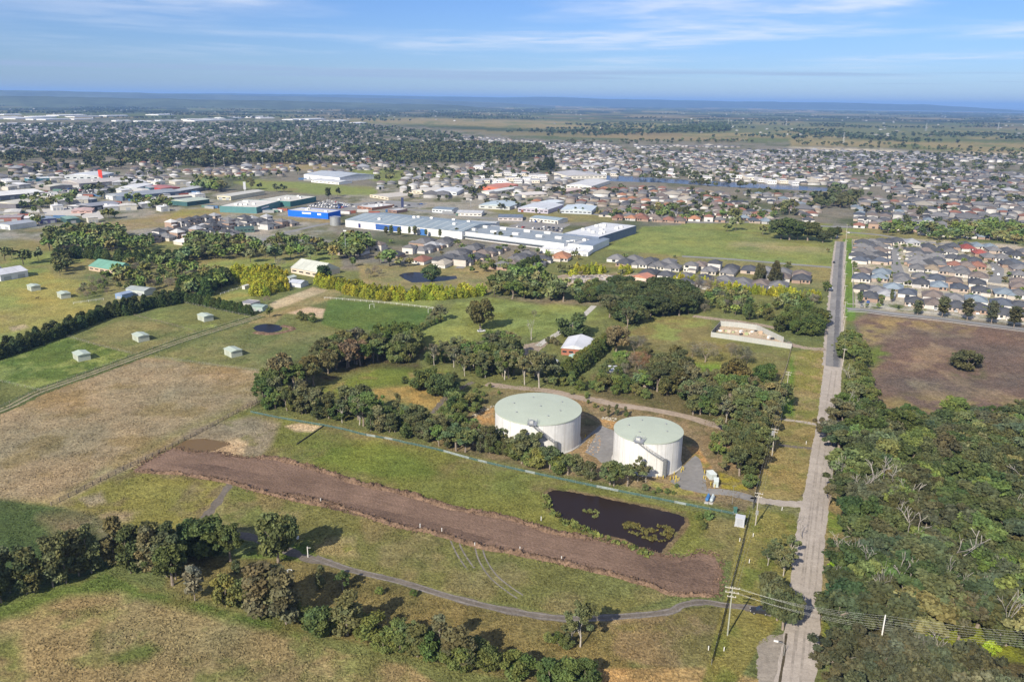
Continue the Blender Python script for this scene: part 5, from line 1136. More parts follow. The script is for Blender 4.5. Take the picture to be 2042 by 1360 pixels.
homes("E3 400,385n 510,378k 610,392n 380,340k 480,335g 590,335k 400,295g 500,292g 590,290b 420,250g 500,248k 590,245g 430,212k 520,205g 610,202k", EH+math.pi/2, 'left of the short cul-de-sac')
homes("E3 930,290k 1030,296b 1120,300k 950,330g 1050,335k 1140,345g 950,372g 1060,375g 1150,385k 950,415g 1050,420k 1150,420g", EH-math.pi/2, 'right of the short cul-de-sac')
homes("E3 1320,360k 1430,372k 1540,392k 1340,432r 1460,440b 1570,440r 1400,485g 1300,300g 1240,270k", EH, 'in the crescent behind the estate park')
homes("E3 1470,262d 1600,312d 1740,282g 1880,292k 1690,350g 1820,362g 1970,335k 1950,412n 2010,470g 2000,530g 1880,420k 1330,245k 1460,232k 1570,240s 1080,250k 910,205l 760,190k 680,200k 1700,250s 2060,300g 2150,360k 2150,440g 2180,520k", EH+.2, 'at the back of the right hand estate')
def estate(s, dirpx, codes, zone, lw=15, ld=23, street=8, two=.1, drop=.06):
    pl = gp(s, 3); a = heading(dirpx); ca, sa = math.cos(a), math.sin(a)
    U = [(x*ca+y*sa, -x*sa+y*ca) for x, y in pl]; u0, u1 = min(q_[0] for q_ in U), max(q_[0] for q_ in U); v0, v1 = min(q_[1] for q_ in U), max(q_[1] for q_ in U)
    v, j = v0+ld/2, 0
    while v < v1:
        u = u0+RN.uniform(0, lw)
        while u < u1:
            uu, vv = u+RN.normal()*.8, v+RN.normal()*1.0
            x, y = uu*ca-vv*sa, uu*sa+vv*ca
            if inpoly(np.array([x]), np.array([y]), pl)[0] and RN.random() > drop:
                HOUSES.append((x, y, a+(math.pi if j % 2 else 0), codes[int(RN.integers(len(codes)))], zone, RN.random() < two))
            u += lw*RN.uniform(.95, 1.12)
        v += ld if j % 2 == 0 else ld+street+6; j += 1
estate("W 60,520 20,330 330,330 420,370 830,420 900,400 1080,440 1140,470 1250,520 1180,570 980,560 850,590 560,590 420,560 180,570 60,560", "W 180,440 400,360", 'kkggbbkgkgle', 'in the house blocks below the white warehouse', two=.05, lw=12.5, ld=19, street=7)
homes("W 90,510r 280,540e 1060,530e 1330,475o 1340,490o", heading("W 90,540 330,560"), 'in the house blocks below the white warehouse')
estate("F 1225,512 1300,508 1440,520 1620,537 1626,578 1540,582 1430,570 1345,558 1265,545", "F 1300,512 1620,540", 'ggkggkbgg', 'in the grey roofed row by the light green field', lw=12.2, ld=18, street=4)
estate("I2 -560,700 -300,560 0,510 300,500 700,510 960,545 900,580 700,600 560,590 300,720 80,740 -300,740", "I2 100,640 560,560", 'kkkkglwkg', 'in the dense charcoal townhouses', lw=10, ld=19, street=6, two=.5)
estate("B2 -40,110 100,40 300,60 440,80 420,130 300,150 150,140", "W 90,540 330,560", 'gbkg', 'in the house blocks below the white warehouse')
MIDC = 'kkgggbbbtrrgkgbesn'
estate("F 1130,425 1060,400 1150,372 1300,372 1480,382 1480,440 1300,438", "F 1130,400 1480,415", 'rrobbbgbgkorgktg', 'between the shops and the lake', lw=13, ld=20, street=7)
estate("F 1480,382 1650,388 1620,440 1480,440", "F 1480,400 1650,405", MIDC, 'between the lake and the road', lw=13, ld=20, street=7)
estate("F 1700,398 2200,398 2200,478 1900,468 1700,447", "F 1700,420 2042,440", 'kkggbbrgkgbgns', 'right of the main road', lw=13, ld=20, street=7)
estate("F 1690,385 1690,330 2200,345 2200,396 1700,396", "F 1700,360 2042,372", 'kkggbbrgkgbglgn', 'beyond the main road', lw=13, ld=20, street=7)
estate("F 1130,347 1340,352 1690,374 1690,330 1400,300 1100,300", "F 1130,330 1690,345", 'kkggbbrgkgbegwn', 'beyond the lake', two=.3, lw=13, ld=20, street=7)
estate("F -150,350 330,340 360,352 200,372 -150,378", "F 0,360 300,350", 'kggbbgkglw', 'behind the industrial sheds', drop=.3)
estate("F 330,338 680,335 680,346 500,348 360,345", "F 330,340 680,340", 'kggbbrkgb', 'behind the brown oval')
estate("F 740,350 1000,350 1140,350 1130,372 1040,395 900,395 760,375", "F 760,370 1100,372", 'kggbwlewg', 'among the shops', two=.4, drop=.25)
estate("F 1400,300 1690,330 2200,345 2200,316 1600,298", "F 1400,305 2042,325", 'kkgnkgkgglbn', 'in the far right suburb', lw=14, ld=22)
estate("F 680,345 1100,350 1120,300 680,300", "F 680,330 1100,330", 'rrbbtggkgkbg', 'in the middle suburb', lw=16, ld=25, drop=.12, two=.2)
estate("F -100,350 330,338 680,335 680,300 340,300 -100,300", "F 0,330 600,325", 'rrbbtggkgkb', 'in the old leafy suburb', lw=19, ld=30, drop=.4)
estate("F -150,300 340,300 680,298 1100,298 1500,292 1100,284 900,268 680,246 -150,252", "F 0,280 1000,285", 'kkggbbgkgglgbw', 'in the far suburb', lw=18, ld=27, drop=.15)
for i in range(420):                                 # farmhouses and sheds dotted over the plain
    d_ = 3200+11000*RN.random()**1.3; u_ = RN.uniform(-60, 2100)
    if u_ < 1050 and d_ < 4300: d_ += 2500
    HOUSES.append(((u_-1021)/FOC*d_, d_, RN.uniform(0, 3), 'wlweg'[int(RN.integers(5))], 'on the far plain', False))
HOUSES = [h_ for h_ in HOUSES if h_[1] < 1050 or 'plain' in h_[4] or 'lake' in h_[4] or not bool(park(np.array([h_[0]]), np.array([h_[1]]))[0]) or RN.random() < .12]
HOUSES = [h_ for h_ in HOUSES if not (abs(h_[0]-np.interp(h_[1], [q_[1] for q_ in mid], [q_[0] for q_ in mid])) < 14)]
# ------------------------------------------------------------------ sheds, warehouses and shops
BLOCKS = []                                          # footprints, to keep houses and trees out
def rect_from(p0, p1, p2, h):
    (x0, y0), (x1, y1), (x2, y2) = [tuple(float(a) for a in G(p[0], p[1], h)) for p in (p0, p1, p2)]
    a = math.atan2(y1-y0, x1-x0); wd = math.hypot(x1-x0, y1-y0)
    dp = -(x2-x0)*math.sin(a)+(y2-y0)*math.cos(a)
    if dp < 0: dp = -dp; x0, y0 = x0-math.sin(a)*-dp*0, y0
    return (x0, y0), a, wd, max(dp, 4)
def building(s, h, roofc, wallc, label, cat='warehouse', name='warehouse', style='gable', pitch=.10, doors=0, wins=0, units=0, group=None, doorc=(.3, .32, .34), canopy=0, wallmat='wall', depth=None):
    h = h*.66 if name not in ('farmhouse', 'farm_shed', 'barn', 'carport', 'garden_shed', 'garage', 'hut') else h*.88
    p = px(s); (x0, y0), a, wd, dp = rect_from(p[0], p[1], p[2], h)
    if depth: dp = depth
    BLOCKS.append((x0, y0, a, wd, dp))
    root = empty(name, (x0, y0, 0), a, label, cat, group)
    wl = MB().box(0, 0, -.3, wd, dp, h-.06 if style == 'gable' else h-.52)
    rf = MB(); ov = .35
    if style == 'gable':
        r = min(wd, dp)/2*pitch
        if wd >= dp: vs = [(-ov, -ov, h), (wd+ov, -ov, h), (wd+ov, dp+ov, h), (-ov, dp+ov, h), (-ov, dp/2, h+r), (wd+ov, dp/2, h+r)]; fs = [(0, 1, 5, 4), (2, 3, 4, 5), (1, 2, 5), (3, 0, 4), (3, 2, 1, 0)]
        else: vs = [(-ov, -ov, h), (wd+ov, -ov, h), (wd+ov, dp+ov, h), (-ov, dp+ov, h), (wd/2, -ov, h+r), (wd/2, dp+ov, h+r)]; fs = [(0, 1, 4), (1, 2, 5, 4), (2, 3, 5), (3, 0, 4, 5), (3, 2, 1, 0)]
        rf.add(vs, fs)
    else:
        rf.box(.3, .3, h-.5, wd-.3, dp-.3, h-.05)
        for b in ((0, 0, wd, .3), (0, dp-.3, wd, dp), (0, .3, .3, dp-.3), (wd-.3, .3, wd, dp-.3)): wl.box(b[0], b[1], h-.52, b[2], b[3], h+.12)
    o = wl.build('wall', M[wallmat], root); o.color = tuple(q_*.86 for q_ in wallc)+(1,)
    o = rf.build('roof', M['sheet_roof'], root); o.color = tuple(q_*.86 for q_ in roofc)+(1,)
    for i in range(doors):
        q_ = wd*(i+.5)/doors; w2 = min(2.4, wd/doors*.3)
        d = MB().box(q_-w2, -.06, 0, q_+w2, .02, min(4.5, h*.6)).build('roller_door', M['paint'], root); d.color = doorc+(1,)
    for i in range(wins):
        q_ = wd*(i+.5)/wins; w2 = min(2.2, wd/wins*.32)
        MB().box(q_-w2, -.05, h*.38, q_+w2, .03, h*.64).build('window', M['glass'], root)
    rg = random.Random(int(x0*7+y0)); um = None
    for i in range(units):
        ux, uy = rg.uniform(.12, .88)*wd, rg.uniform(.2, .8)*dp; w2 = rg.uniform(1.2, 2.2)
        if um is None: um = MB().box(-1.6, -1.2, 0, 1.6, 1.2, 1.6).box(-1.2, -.8, 1.6, 1.2, .8, 1.75).mesh('roof_unit', M['white'])
        zr = h+(min(wd, dp)/2*pitch*(1-abs((uy/dp if wd >= dp else ux/wd)*2-1)) if style == 'gable' else -.15)-.1
        link('roof_unit', um, root, (ux, uy, zr))
    if canopy:
        c = MB().box(-1, -canopy, h*.45, wd+1, -.02, h*.45+.3).build('awning', M['paint'], root); c.color = roofc+(1,)
    return root, wd, dp
def panel(root, x0, x1, z0, z1, col, name='sign_panel', y=-.12):
    o = MB().box(x0, y, z0, x1, y+.09, z1).build(name, M['paint'], root); o.color = col+(1,); return o
LG, WH, CR, GY, BL = (.36, .39, .41), (.72, .73, .73), (.60, .56, .47), (.27, .29, .31), (.20, .26, .32)
M['skylight'] = material('skylight', base=(.36, .40, .42), rough=.5, noises=((.5, .08),))
r, wd, dp = building("A2 25,836 725,908 212,790", 10.5, (.27, .33, .37), (.66, .67, .68), 'huge white walled warehouse under a blue grey ribbed roof', doors=9, units=7, doorc=(.62, .62, .62))
panel(r, wd*.275, wd*.50, .8, 6.0, (.03, .09, .30), 'blue_panel'); panel(r, wd*.66, wd*.715, 0, 5.8, (.04, .14, .38), 'blue_panel')
panel(r, wd*.12, wd*.14, .6, 4.6, (.03, .03, .12), 'blue_panel')
for i in range(14):
    z_ = 6.93+min(wd, dp)/2*.10
    MB().add([(wd*(i+.5)/14-.7, .4, 7.02), (wd*(i+.5)/14+.7, .4, 7.02), (wd*(i+.5)/14+.7, dp/2, z_+.04), (wd*(i+.5)/14-.7, dp/2, z_+.04)], [(0, 1, 2, 3)]).build('skylight', M['skylight'], r)
r, wd, dp = building("A2 715,905 1335,980 880,868", 9.5, (.27, .31, .34), (.66, .67, .68), 'long white walled shopping warehouse with rows of roof boxes', doors=8, units=0, style='flat', doorc=(.55, .55, .55), canopy=3)
bx = MB().box(-3.2, -1.6, 0, 3.2, 1.6, 1.8).mesh('roof_box', M['white'])
for q_ in px("A2 745,892 845,880 918,912 975,893 1048,925 1118,908 1190,938 1240,918 1305,948"):
    x, y = G(q_[0], q_[1], 6.3); v_ = Matrix.Rotation(-r.rotation_euler.z, 3, 'Z') @ Vector((x-r.location.x, y-r.location.y, 0)); link('roof_box', bx, r, (min(max(v_.x, 5), wd-5), min(max(v_.y, 3), dp-3), 6.1))
building("W 1345,292 1662,326 1915,216", 11.5, (.60, .62, .64), (.15, .19, .27), 'square store with pale flat roof and blue end wall', style='flat', units=14)
building("W 1335,378 1480,392 1490,340", 8, (.40, .42, .44), (.80, .80, .78), 'low white annexe in front of the square store', style='flat', units=4, doors=2)
building("W 1480,390 1610,402 1715,335", 8.5, (.20, .25, .32), (.62, .66, .70), 'blue grey roofed annexe at the corner of the square store', units=0, wins=4)
for i, (s, lb) in enumerate((("W 1140,428 1215,433 1250,398", 'leftmost'), ("W 1222,434 1340,442 1375,404", 'second from the left'), ("W 1350,446 1440,450 1475,412", 'second from the right'), ("W 1450,452 1565,460 1605,415", 'rightmost'))):
    building(s, 5, WH, (.78, .78, .76), 'white roofed workshop unit, %s of four below the square store' % lb, 'workshop', 'workshop', doors=2, group='white roofed workshop units')
building("W 380,215 730,228 760,185", 8, (.45, .47, .47), (.70, .70, .68), 'grey store with long curved roof behind the warehouses', 'shop', 'shop', wins=6, canopy=3)
r, wd, dp = building("I2 845,434 1234,463 1364,438", 9.5, (.62, .61, .56), (.012, .14, .72), 'bright blue store with white signs on its long wall', 'shop', 'shop', style='flat', units=3)
panel(r, wd*.36, wd*.58, 3.7, 5.2, (.85, .87, .9)); panel(r, wd*.74, wd*.83, 3.4, 5.2, (.85, .87, .9))
r, wd, dp = building("I2 182,396 540,408 838,346", 10, (.66, .64, .58), (.10, .23, .24), 'dark green hardware store with cream roof', 'shop', 'shop', style='flat', units=9)
e = MB().box(wd-.02, dp*.2, 3.4, wd+.12, dp*.5, 4.8).build('sign_panel', M['paint'], r); e.color = (.8, .8, .8, 1)
building("I2 868,352 1120,304 720,284", 9, (.62, .60, .52), (.05, .15, .15), 'green walled timber yard shed behind the hardware store', 'shop', 'shop', style='flat', units=5, depth=42)
building("I2 158,292 292,300 592,245", 7.5, (.55, .54, .48), (.58, .55, .42), 'cream factory unit with dark side windows beyond the hardware store', wins=3, doors=2)
building("I2 1000,86 1346,120 1592,82", 10, (.42, .46, .50), (.78, .79, .80), 'large white sports hall on the green field', 'hall', 'sports_hall', doors=3)
building("I2 1072,142 1340,166 1420,148", 5, (.55, .57, .58), (.80, .80, .78), 'low white pavilion in front of the sports hall', 'hall', 'pavilion', wins=7)
building("I2 1640,285 1820,312 1985,265", 5, (.56, .52, .44), (.62, .56, .44), 'cream medical centre with low stepped roofs', 'shop', 'shop', style='flat', wins=5)
building("I2 1520,395 1660,412 1755,368", 4.5, (.62, .62, .60), (.30, .16, .11), 'white roofed brick restaurant beside the car park', 'restaurant', 'restaurant', style='flat', units=2, wins=3)
building("I2 1815,430 1900,440 1950,418", 4.5, (.50, .50, .50), (.26, .17, .15), 'small brick takeaway shop behind the big warehouse', 'restaurant', 'restaurant', style='flat', wins=2)
building("I2 560,520 700,530 820,520", 3, (.35, .35, .37), (.7, .7, .7), 'long low white shed in front of the townhouses', 'shed', 'shed') if False else None
building("I2 345,610 520,600 500,585", 7, (.05, .09, .08), (.09, .16, .15), 'dark teal townhouse terrace at the street corner', 'terrace', 'terrace', style='flat', wins=5)
for s, h, rc, wc, lb, kw in (
 ("I1 -90,352 436,306 310,274", 8.5, (.70, .70, .68), (.16, .17, .21), 'large white roofed shed with dark side wall at the left edge', dict(doors=4)),
 ("I1 150,424 690,340 545,322", 8, (.55, .53, .45), (.17, .165, .18), 'long cream roofed shed behind a row of gums', dict(doors=6, units=3)),
 ("I1 482,256 702,238 600,218", 7.5, (.55, .53, .45), (.30, .28, .27), 'short cream roofed factory with pale end wall', dict(doors=2)),
 ("I1 765,226 1300,190 1200,160", 7.5, (.50, .47, .44), (.30, .28, .28), 'long pinkish grey factory beside the red pylon sign', dict(doors=5, units=4)),
 ("I1 622,150 960,152 930,120", 9, (.60, .62, .64), (.50, .53, .56), 'white office factory with dark glass end', dict(wins=5)),
 ("I1 1150,262 1330,264 1310,225", 7, (.68, .69, .70), (.55, .60, .64), 'white showroom with glazed front beside the car yard', dict(wins=4)),
 ("I1 1185,352 1750,300 1640,272", 8, (.28, .31, .34), (.12, .16, .22), 'long blue shed with striped roof', dict(doors=7)),
 ("I1 1752,296 2040,248 1985,235", 7.5, (.45, .47, .48), (.16, .18, .22), 'long grey shed continuing behind the striped blue one', dict(doors=3)),
 ("I1 1005,335 1090,350 1180,335", 7, (.55, .57, .58), (.66, .67, .66), 'white box factory with blue side wall', dict(doors=1)),
 ("I1 1812,404 2030,376 1925,352", 7.5, (.44, .50, .42), (.05, .12, .13), 'dark green walled store with pale green roof', dict(wins=1)),
 ("I1 1440,378 1860,346 1800,333", 6, (.55, .54, .47), (.25, .28, .30), 'thin pale roofed warehouse between the striped shed and green store', dict(doors=4)),
 ("I1 805,392 940,370 880,355", 5.5, (.45, .46, .47), (.12, .16, .22), 'small dark workshop among the gums', dict(doors=1)),
 ("I1 892,446 1165,414 1085,390", 7, (.27, .28, .31), (.05, .055, .07), 'black walled shed with grey roof by the concrete yard', dict(doors=2)),
 ("I1 645,440 760,448 800,420", 5, (.68, .68, .66), (.10, .10, .12), 'small white roofed depot at the end of the concrete yard', dict(doors=2)),
 ("I1 690,492 890,486 860,462", 4, (.55, .40, .36), (.60, .40, .35), 'pinkish cafe with low roof on the concrete yard', dict(wins=3)),
 ("I1 272,182 482,172 470,158", 6.5, (.55, .60, .62), (.05, .17, .22), 'teal shed behind the trees on the left', dict(doors=2)),
 ("I1 -40,612 92,628 275,585", 7, (.34, .37, .41), (.66, .66, .63), 'white fronted factory at the lower left of the industrial estate', dict(doors=2)),
 ("I1 395,574 545,562 480,540", 6.5, (.28, .34, .42), (.10, .10, .22), 'blue shed with purple side wall', dict(doors=2)),
 ("I1 645,572 770,562 700,538", 6.5, (.20, .32, .26), (.05, .10, .10), 'green shed with a red and white sign', dict(doors=1)),
 ("I1 -60,560 200,552 190,528", 5.5, (.34, .30, .30), (.30, .14, .12), 'low red brick factory behind the white fronted one', dict(doors=2)),
 ("I1 1445,268 1560,262 1540,236", 6, (.35, .36, .38), (.10, .20, .26), 'teal car showroom with red bays', dict(wins=2)),
 ("I1 1560,275 1745,262 1720,232", 6.5, (.40, .16, .14), (.45, .06, .05), 'red car showroom in the industrial estate', dict(wins=2)),
 ("I1 1020,180 1140,190 1180,165", 6, (.68, .69, .70), (.60, .60, .58), 'white unit behind the tall pole', dict(doors=1)),
 ("W 185,74 360,84 366,62", 6, (.20, .25, .30), (.60, .64, .66), 'blue roofed clinic with a white front', dict(wins=6)),
 ("W 400,108 622,114 600,88", 5, (.50, .51, .52), (.66, .64, .60), 'pale retail strip beyond the curved store', dict(wins=6)),
 ("W 770,150 985,154 965,124", 5, (.14, .17, .22), (.55, .50, .48), 'dark roofed retail block with a red bay', dict(wins=5)),
 ("W 1050,152 1300,178 1270,146", 5.5, (.30, .38, .42), (.66, .64, .58), 'blue green roofed showroom beside the big car park', dict(wins=8)),
 ("A2 825,748 1010,758 985,728", 6, (.42, .50, .54), (.50, .52, .50), 'pale blue roofed hall in the office strip', dict(wins=4)),
 ("A2 1060,764 1240,776 1290,742", 7, (.55, .58, .62), (.45, .42, .50), 'long office with glazed walls in the office strip', dict(wins=7)),
 ("A2 1315,776 1500,784 1480,752", 6, (.52, .60, .66), (.50, .54, .58), 'light blue roofed office nearest the suburban road', dict(wins=7)),
 ("A2 1180,730 1270,738 1260,718", 7, (.60, .66, .70), (.62, .64, .64), 'white angled roof office behind the long glazed one', dict(wins=3)),
 ("A2 405,662 545,672 520,645", 5, (.62, .58, .50), (.66, .60, .48), 'cream school block beside the oval', dict(wins=6)),
 ("A2 552,668 692,672 660,646", 6.5, (.62, .64, .66), (.70, .72, .74), 'white gallery building among the shops', dict(wins=5)),
 ("A2 825,640 950,648 940,618", 6, (.52, .20, .12), (.58, .16, .10), 'orange red shop block in the town centre', dict(wins=3)),
 ("A2 900,672 1085,642 1070,630", 5.5, (.60, .62, .60), (.66, .64, .58), 'long pale canopy roofed mall', dict(wins=6)),
 ("A2 1105,690 1240,680 1230,662", 5, (.62, .58, .54), (.68, .62, .54), 'cream shops at the end of the pale mall', dict(wins=4)),
 ("A2 1275,662 1355,668 1350,645", 5, (.58, .46, .40), (.60, .44, .36), 'pink brick church hall by the lake road', dict(wins=2)),
 ("A2 1350,628 1500,636 1480,595", 7.5, (.58, .58, .58), (.74, .72, .66), 'white lakeside apartments on the near shore', dict(wins=6)),
 ("A2 1360,575 1590,572 1580,548", 7, (.45, .44, .44), (.76, .72, .62), 'cream apartments on the far shore of the lake', dict(wins=9))):
    building(s, h, rc, wc, lb, **kw)
r, wd, dp = BLOCKS[-1], 0, 0
# white townhouse blocks of the town centre
k = 0
for q_ in px("A2 860,600 910,590 960,600 1010,585 1060,600 1110,590 1160,600 1210,590 880,570 940,560 1000,555 1050,570 1100,560 1150,572 1200,575 820,605 780,560 830,575 1090,500 870,505 820,520 740,560 1480,520 1560,560 1640,560 1900,560 1980,560 A3 60,570 150,580 330,570 420,580 480,590 540,600 610,600 680,610 740,600 830,590"):
    k += 1
    hh = RN.uniform(5.5, 8); wpx = RN.uniform(20, 34)/2
    building("F %.1f,%.1f %.1f,%.1f %.1f,%.1f" % (q_[0]-wpx/1.6, q_[1], q_[0]+wpx/1.6, q_[1]+.3, q_[0]+wpx*.8, q_[1]-3.4), hh, [(.60, .60, .60), (.35, .36, .38), (.50, .47, .44)][k % 3], [(.80, .79, .76), (.74, .68, .58), (.66, .66, .66)][k % 3],
      '%s block with %s roof, %s of the town centre townhouses' % (['white', 'cream', 'grey'][k % 3], ['white', 'dark grey', 'beige'][k % 3], nth(k)), 'townhouses', 'townhouse_block', 'flat', wins=4, group='white townhouse blocks of the town centre')
# far white warehouse belt
k = 0
for i in range(46):
    u = RN.uniform(-40, 700) if i < 34 else RN.uniform(0, 150); v = RN.uniform(229, 243)+.0127*(u-340) if i < 34 else RN.uniform(246, 262)
    wpx, dpx = RN.uniform(8, 34), RN.uniform(.8, 1.7)
    k += 1
    building("F %.1f,%.1f %.1f,%.1f %.1f,%.1f" % (u-wpx/2, v, u+wpx/2, v+.5, u+wpx/2+6, v-dpx), RN.uniform(6, 9), [(.80, .80, .80), (.68, .69, .70), (.5, .52, .54)][k % 3], [(.66, .67, .68), (.72, .72, .70)][k % 2],
      'distant %s industrial shed, one of many alike along the horizon suburb' % ['white', 'pale grey', 'grey'][k % 3], 'warehouse', 'distant_warehouse', 'gable', .06, group='distant %s sheds along the horizon suburb' % ['white', 'pale grey', 'grey'][k % 3])
# farm buildings
building("B1 -150,285 10,262 -40,232", 5, (.56, .58, .62), (.50, .52, .56), 'long white metal barn at the left edge of the paddock', 'barn', 'barn', depth=15, doors=2, pitch=.3) if False else None
building("B1 0,266 165,238 120,215", 5, (.55, .57, .62), (.60, .62, .66), 'long white metal barn at the left edge of the paddock', 'barn', 'barn', doors=2, pitch=.3)
building("B1 -60,235 10,228 0,200", 4.5, (.17, .17, .20), (.35, .35, .36), 'dark roofed stable behind the white metal barn', 'barn', 'barn', doors=2, pitch=.35)
building("B1 530,212 690,238 735,200", 3.5, (.16, .34, .26), (.52, .40, .30), 'low farmhouse under a wide green roof', 'house', 'farmhouse', pitch=.45, wins=5)
building("B1 752,348 862,362 860,335", 4, (.36, .40, .40), (.45, .50, .48), 'grey green farm shed beside the blue shed', 'shed', 'farm_shed', doors=2, pitch=.25)
building("B1 688,378 730,384 735,360", 3.4, (.30, .38, .52), (.20, .30, .48), 'small blue shed among the scrub', 'shed', 'farm_shed', doors=1, pitch=.3)
building("B1 1742,222 1905,252 1985,215", 4.2, (.50, .52, .46), (.60, .52, .42), 'cream walled house with pale green roof by the park', 'house', 'farmhouse', pitch=.5, wins=4)
building("B1 1700,282 1735,286 1742,270", 3.2, (.46, .52, .46), (.50, .54, .48), 'small pale green shed behind the golden clump', 'shed', 'farm_shed', pitch=.4)
building("B1 1728,310 1800,318 1805,298", 3.2, (.46, .50, .56), (.55, .58, .62), 'pale grey carport beside the sandy arena', 'shed', 'farm_shed', pitch=.35)
building("B1 1502,452 1570,458 1580,442", 3.2, (.34, .44, .40), (.36, .46, .42), 'green stable beside the short dark hedge', 'shed', 'farm_shed', doors=2, pitch=.15)
building("B1 1430,432 1500,440 1520,415", 2.8, (.30, .29, .30), (.45, .44, .42), 'flat grey stable roof behind the short dark hedge', 'shed', 'farm_shed', 'flat')
building("B1 1448,330 1465,332 1465,322", 2.6, (.60, .60, .58), (.62, .60, .56), 'tiny cream pump shed by the golden clump', 'shed', 'farm_shed', pitch=.3)
r, wd, dp = building("K5 1325,275 1590,298 1625,180", 4.0, (.62, .64, .68), (.36, .15, .10), 'brick house with a wide silver metal roof behind the tanks', 'house', 'farmhouse', pitch=.30, wins=4)
building("K5 1170,420 1290,405 1310,345", 3.2, (.58, .62, .66), (.50, .52, .52), 'silver roofed carport below the brick house', 'shed', 'carport', pitch=.2)
building("K5 1330,480 1410,490 1415,455", 2.6, (.50, .54, .60), (.06, .08, .20), 'small navy garden shed below the brick house', 'shed', 'garden_shed', pitch=.3)
building("K5 1390,385 1450,390 1460,345", 2.8, (.40, .58, .52), (.45, .60, .55), 'mint green garden shed behind the brick house', 'shed', 'garden_shed', pitch=.4)
building("K6 160,770 270,760 280,715", 3.2, (.52, .54, .58), (.45, .44, .44), 'silver roofed garage beside the rust coloured tree', 'shed', 'garage', pitch=.2)
building("K6 430,830 540,850 565,760", 4, (.30, .20, .17), (.45, .38, .32), 'house with a dusty brown roof among dark trees', 'house', 'farmhouse', pitch=.5, wins=2)
building("K6 1105,1040 1180,1055 1190,1020", 2.8, (.70, .70, .68), (.62, .62, .60), 'white caravan shed half hidden in the garden scrub', 'shed', 'garden_shed', pitch=.2)
building("W 1955,670 2080,690 2080,655", 3, (.5, .22, .14), (.6, .5, .42), 'orange roofed hut in the salvage yard', 'shed', 'hut', pitch=.3)
# smaller sheds filling the industrial estate
k = 0
for q_ in px("I1 40,250 120,255 190,262 240,235 330,215 330,345 430,345 480,350 560,372 610,390 560,300 230,330 700,375 760,385 960,300 1010,290 1160,300 1230,290 1300,285 1390,300 1460,290 1360,215 1420,190 1560,205 1650,190 1760,205 1850,215 1930,225 1690,320 1600,330 1480,340 1240,440 1330,455 1420,420 1530,440 1600,450 20,500 110,505 210,500 300,560 520,600 560,440 640,520 900,555 1000,470 1080,450 60,215 130,205 520,190 560,175 880,190 1180,210 1250,205 1940,330 1990,320"):
    k += 1; wpx = RN.uniform(70, 190)/4.862; dpx = RN.uniform(.13, .22)*wpx; ci_ = k % 6
    if k % 2: continue
    rc_, wc_, cn_ = (((.62, .63, .64), (.60, .60, .58), 'white'), ((.44, .46, .48), (.42, .43, .44), 'grey'), ((.60, .58, .52), (.52, .50, .44), 'cream'), ((.30, .36, .42), (.20, .26, .32), 'blue grey'), ((.66, .66, .66), (.25, .26, .28), 'white topped'), ((.36, .38, .40), (.60, .60, .60), 'pale'))[ci_]
    building("F %.1f,%.1f %.1f,%.1f %.1f,%.1f" % (q_[0]-wpx/2, q_[1]+.8, q_[0]+wpx/2, q_[1]-.6, q_[0]+wpx*.42, q_[1]-dpx), RN.uniform(5.5, 8), rc_, wc_, '%s factory unit, %s of the smaller sheds in the industrial estate' % (cn_, nth(k)), 'factory', 'factory_unit', 'gable', .10, doors=int(RN.integers(1, 4)), units=int(RN.integers(0, 3)), group='smaller sheds of the industrial estate')
# parked trucks and containers round the sheds
cm_ = MB()
cm_.box(-6.05, -1.22, 0, 6.05, 1.22, 2.59)
for i in range(24): cm_.box(-5.9+i*.5, -1.26, .15, -5.65+i*.5, -1.221, 2.45)
cmesh = cm_.mesh('shell', M['paint']); dmesh = MB().box(6.052, -1.15, .1, 6.10, 1.15, 2.5).mesh('door', M['paint']); k = 0
for q_ in px("I1 420,320 470,330 520,322 600,345 760,350 860,352 940,350 1000,320 560,300 720,262 1130,420 1300,395 1420,405 1560,385 1680,365 1780,340 1900,320 60,520 180,515 320,505 240,545 580,560 930,455 840,470 A2 130,790 200,800 300,790 640,800 720,810 1020,770 1110,790 I2 620,450 660,460 700,455 750,450 800,440 120,415 90,420 60,410 1400,470 1450,465 990,140 1040,150"):
    k += 1; x, y = G(*q_[:2]); c, cn_ = [((.55, .55, .54), 'white'), ((.25, .08, .05), 'rust red'), ((.06, .14, .28), 'blue'), ((.30, .31, .32), 'grey'), ((.10, .18, .14), 'green')][k % 5]
    o = empty('shipping_container', (float(x), float(y), .03), RN.uniform(-.4, .6), '%s steel container, %s among the industrial and shop yards' % (cn_, nth(k)), 'container', 'steel containers in the yards')
    link('shell', cmesh, o).color = c+(1,); link('door', dmesh, o).color = tuple(a*.8 for a in c)+(1,)
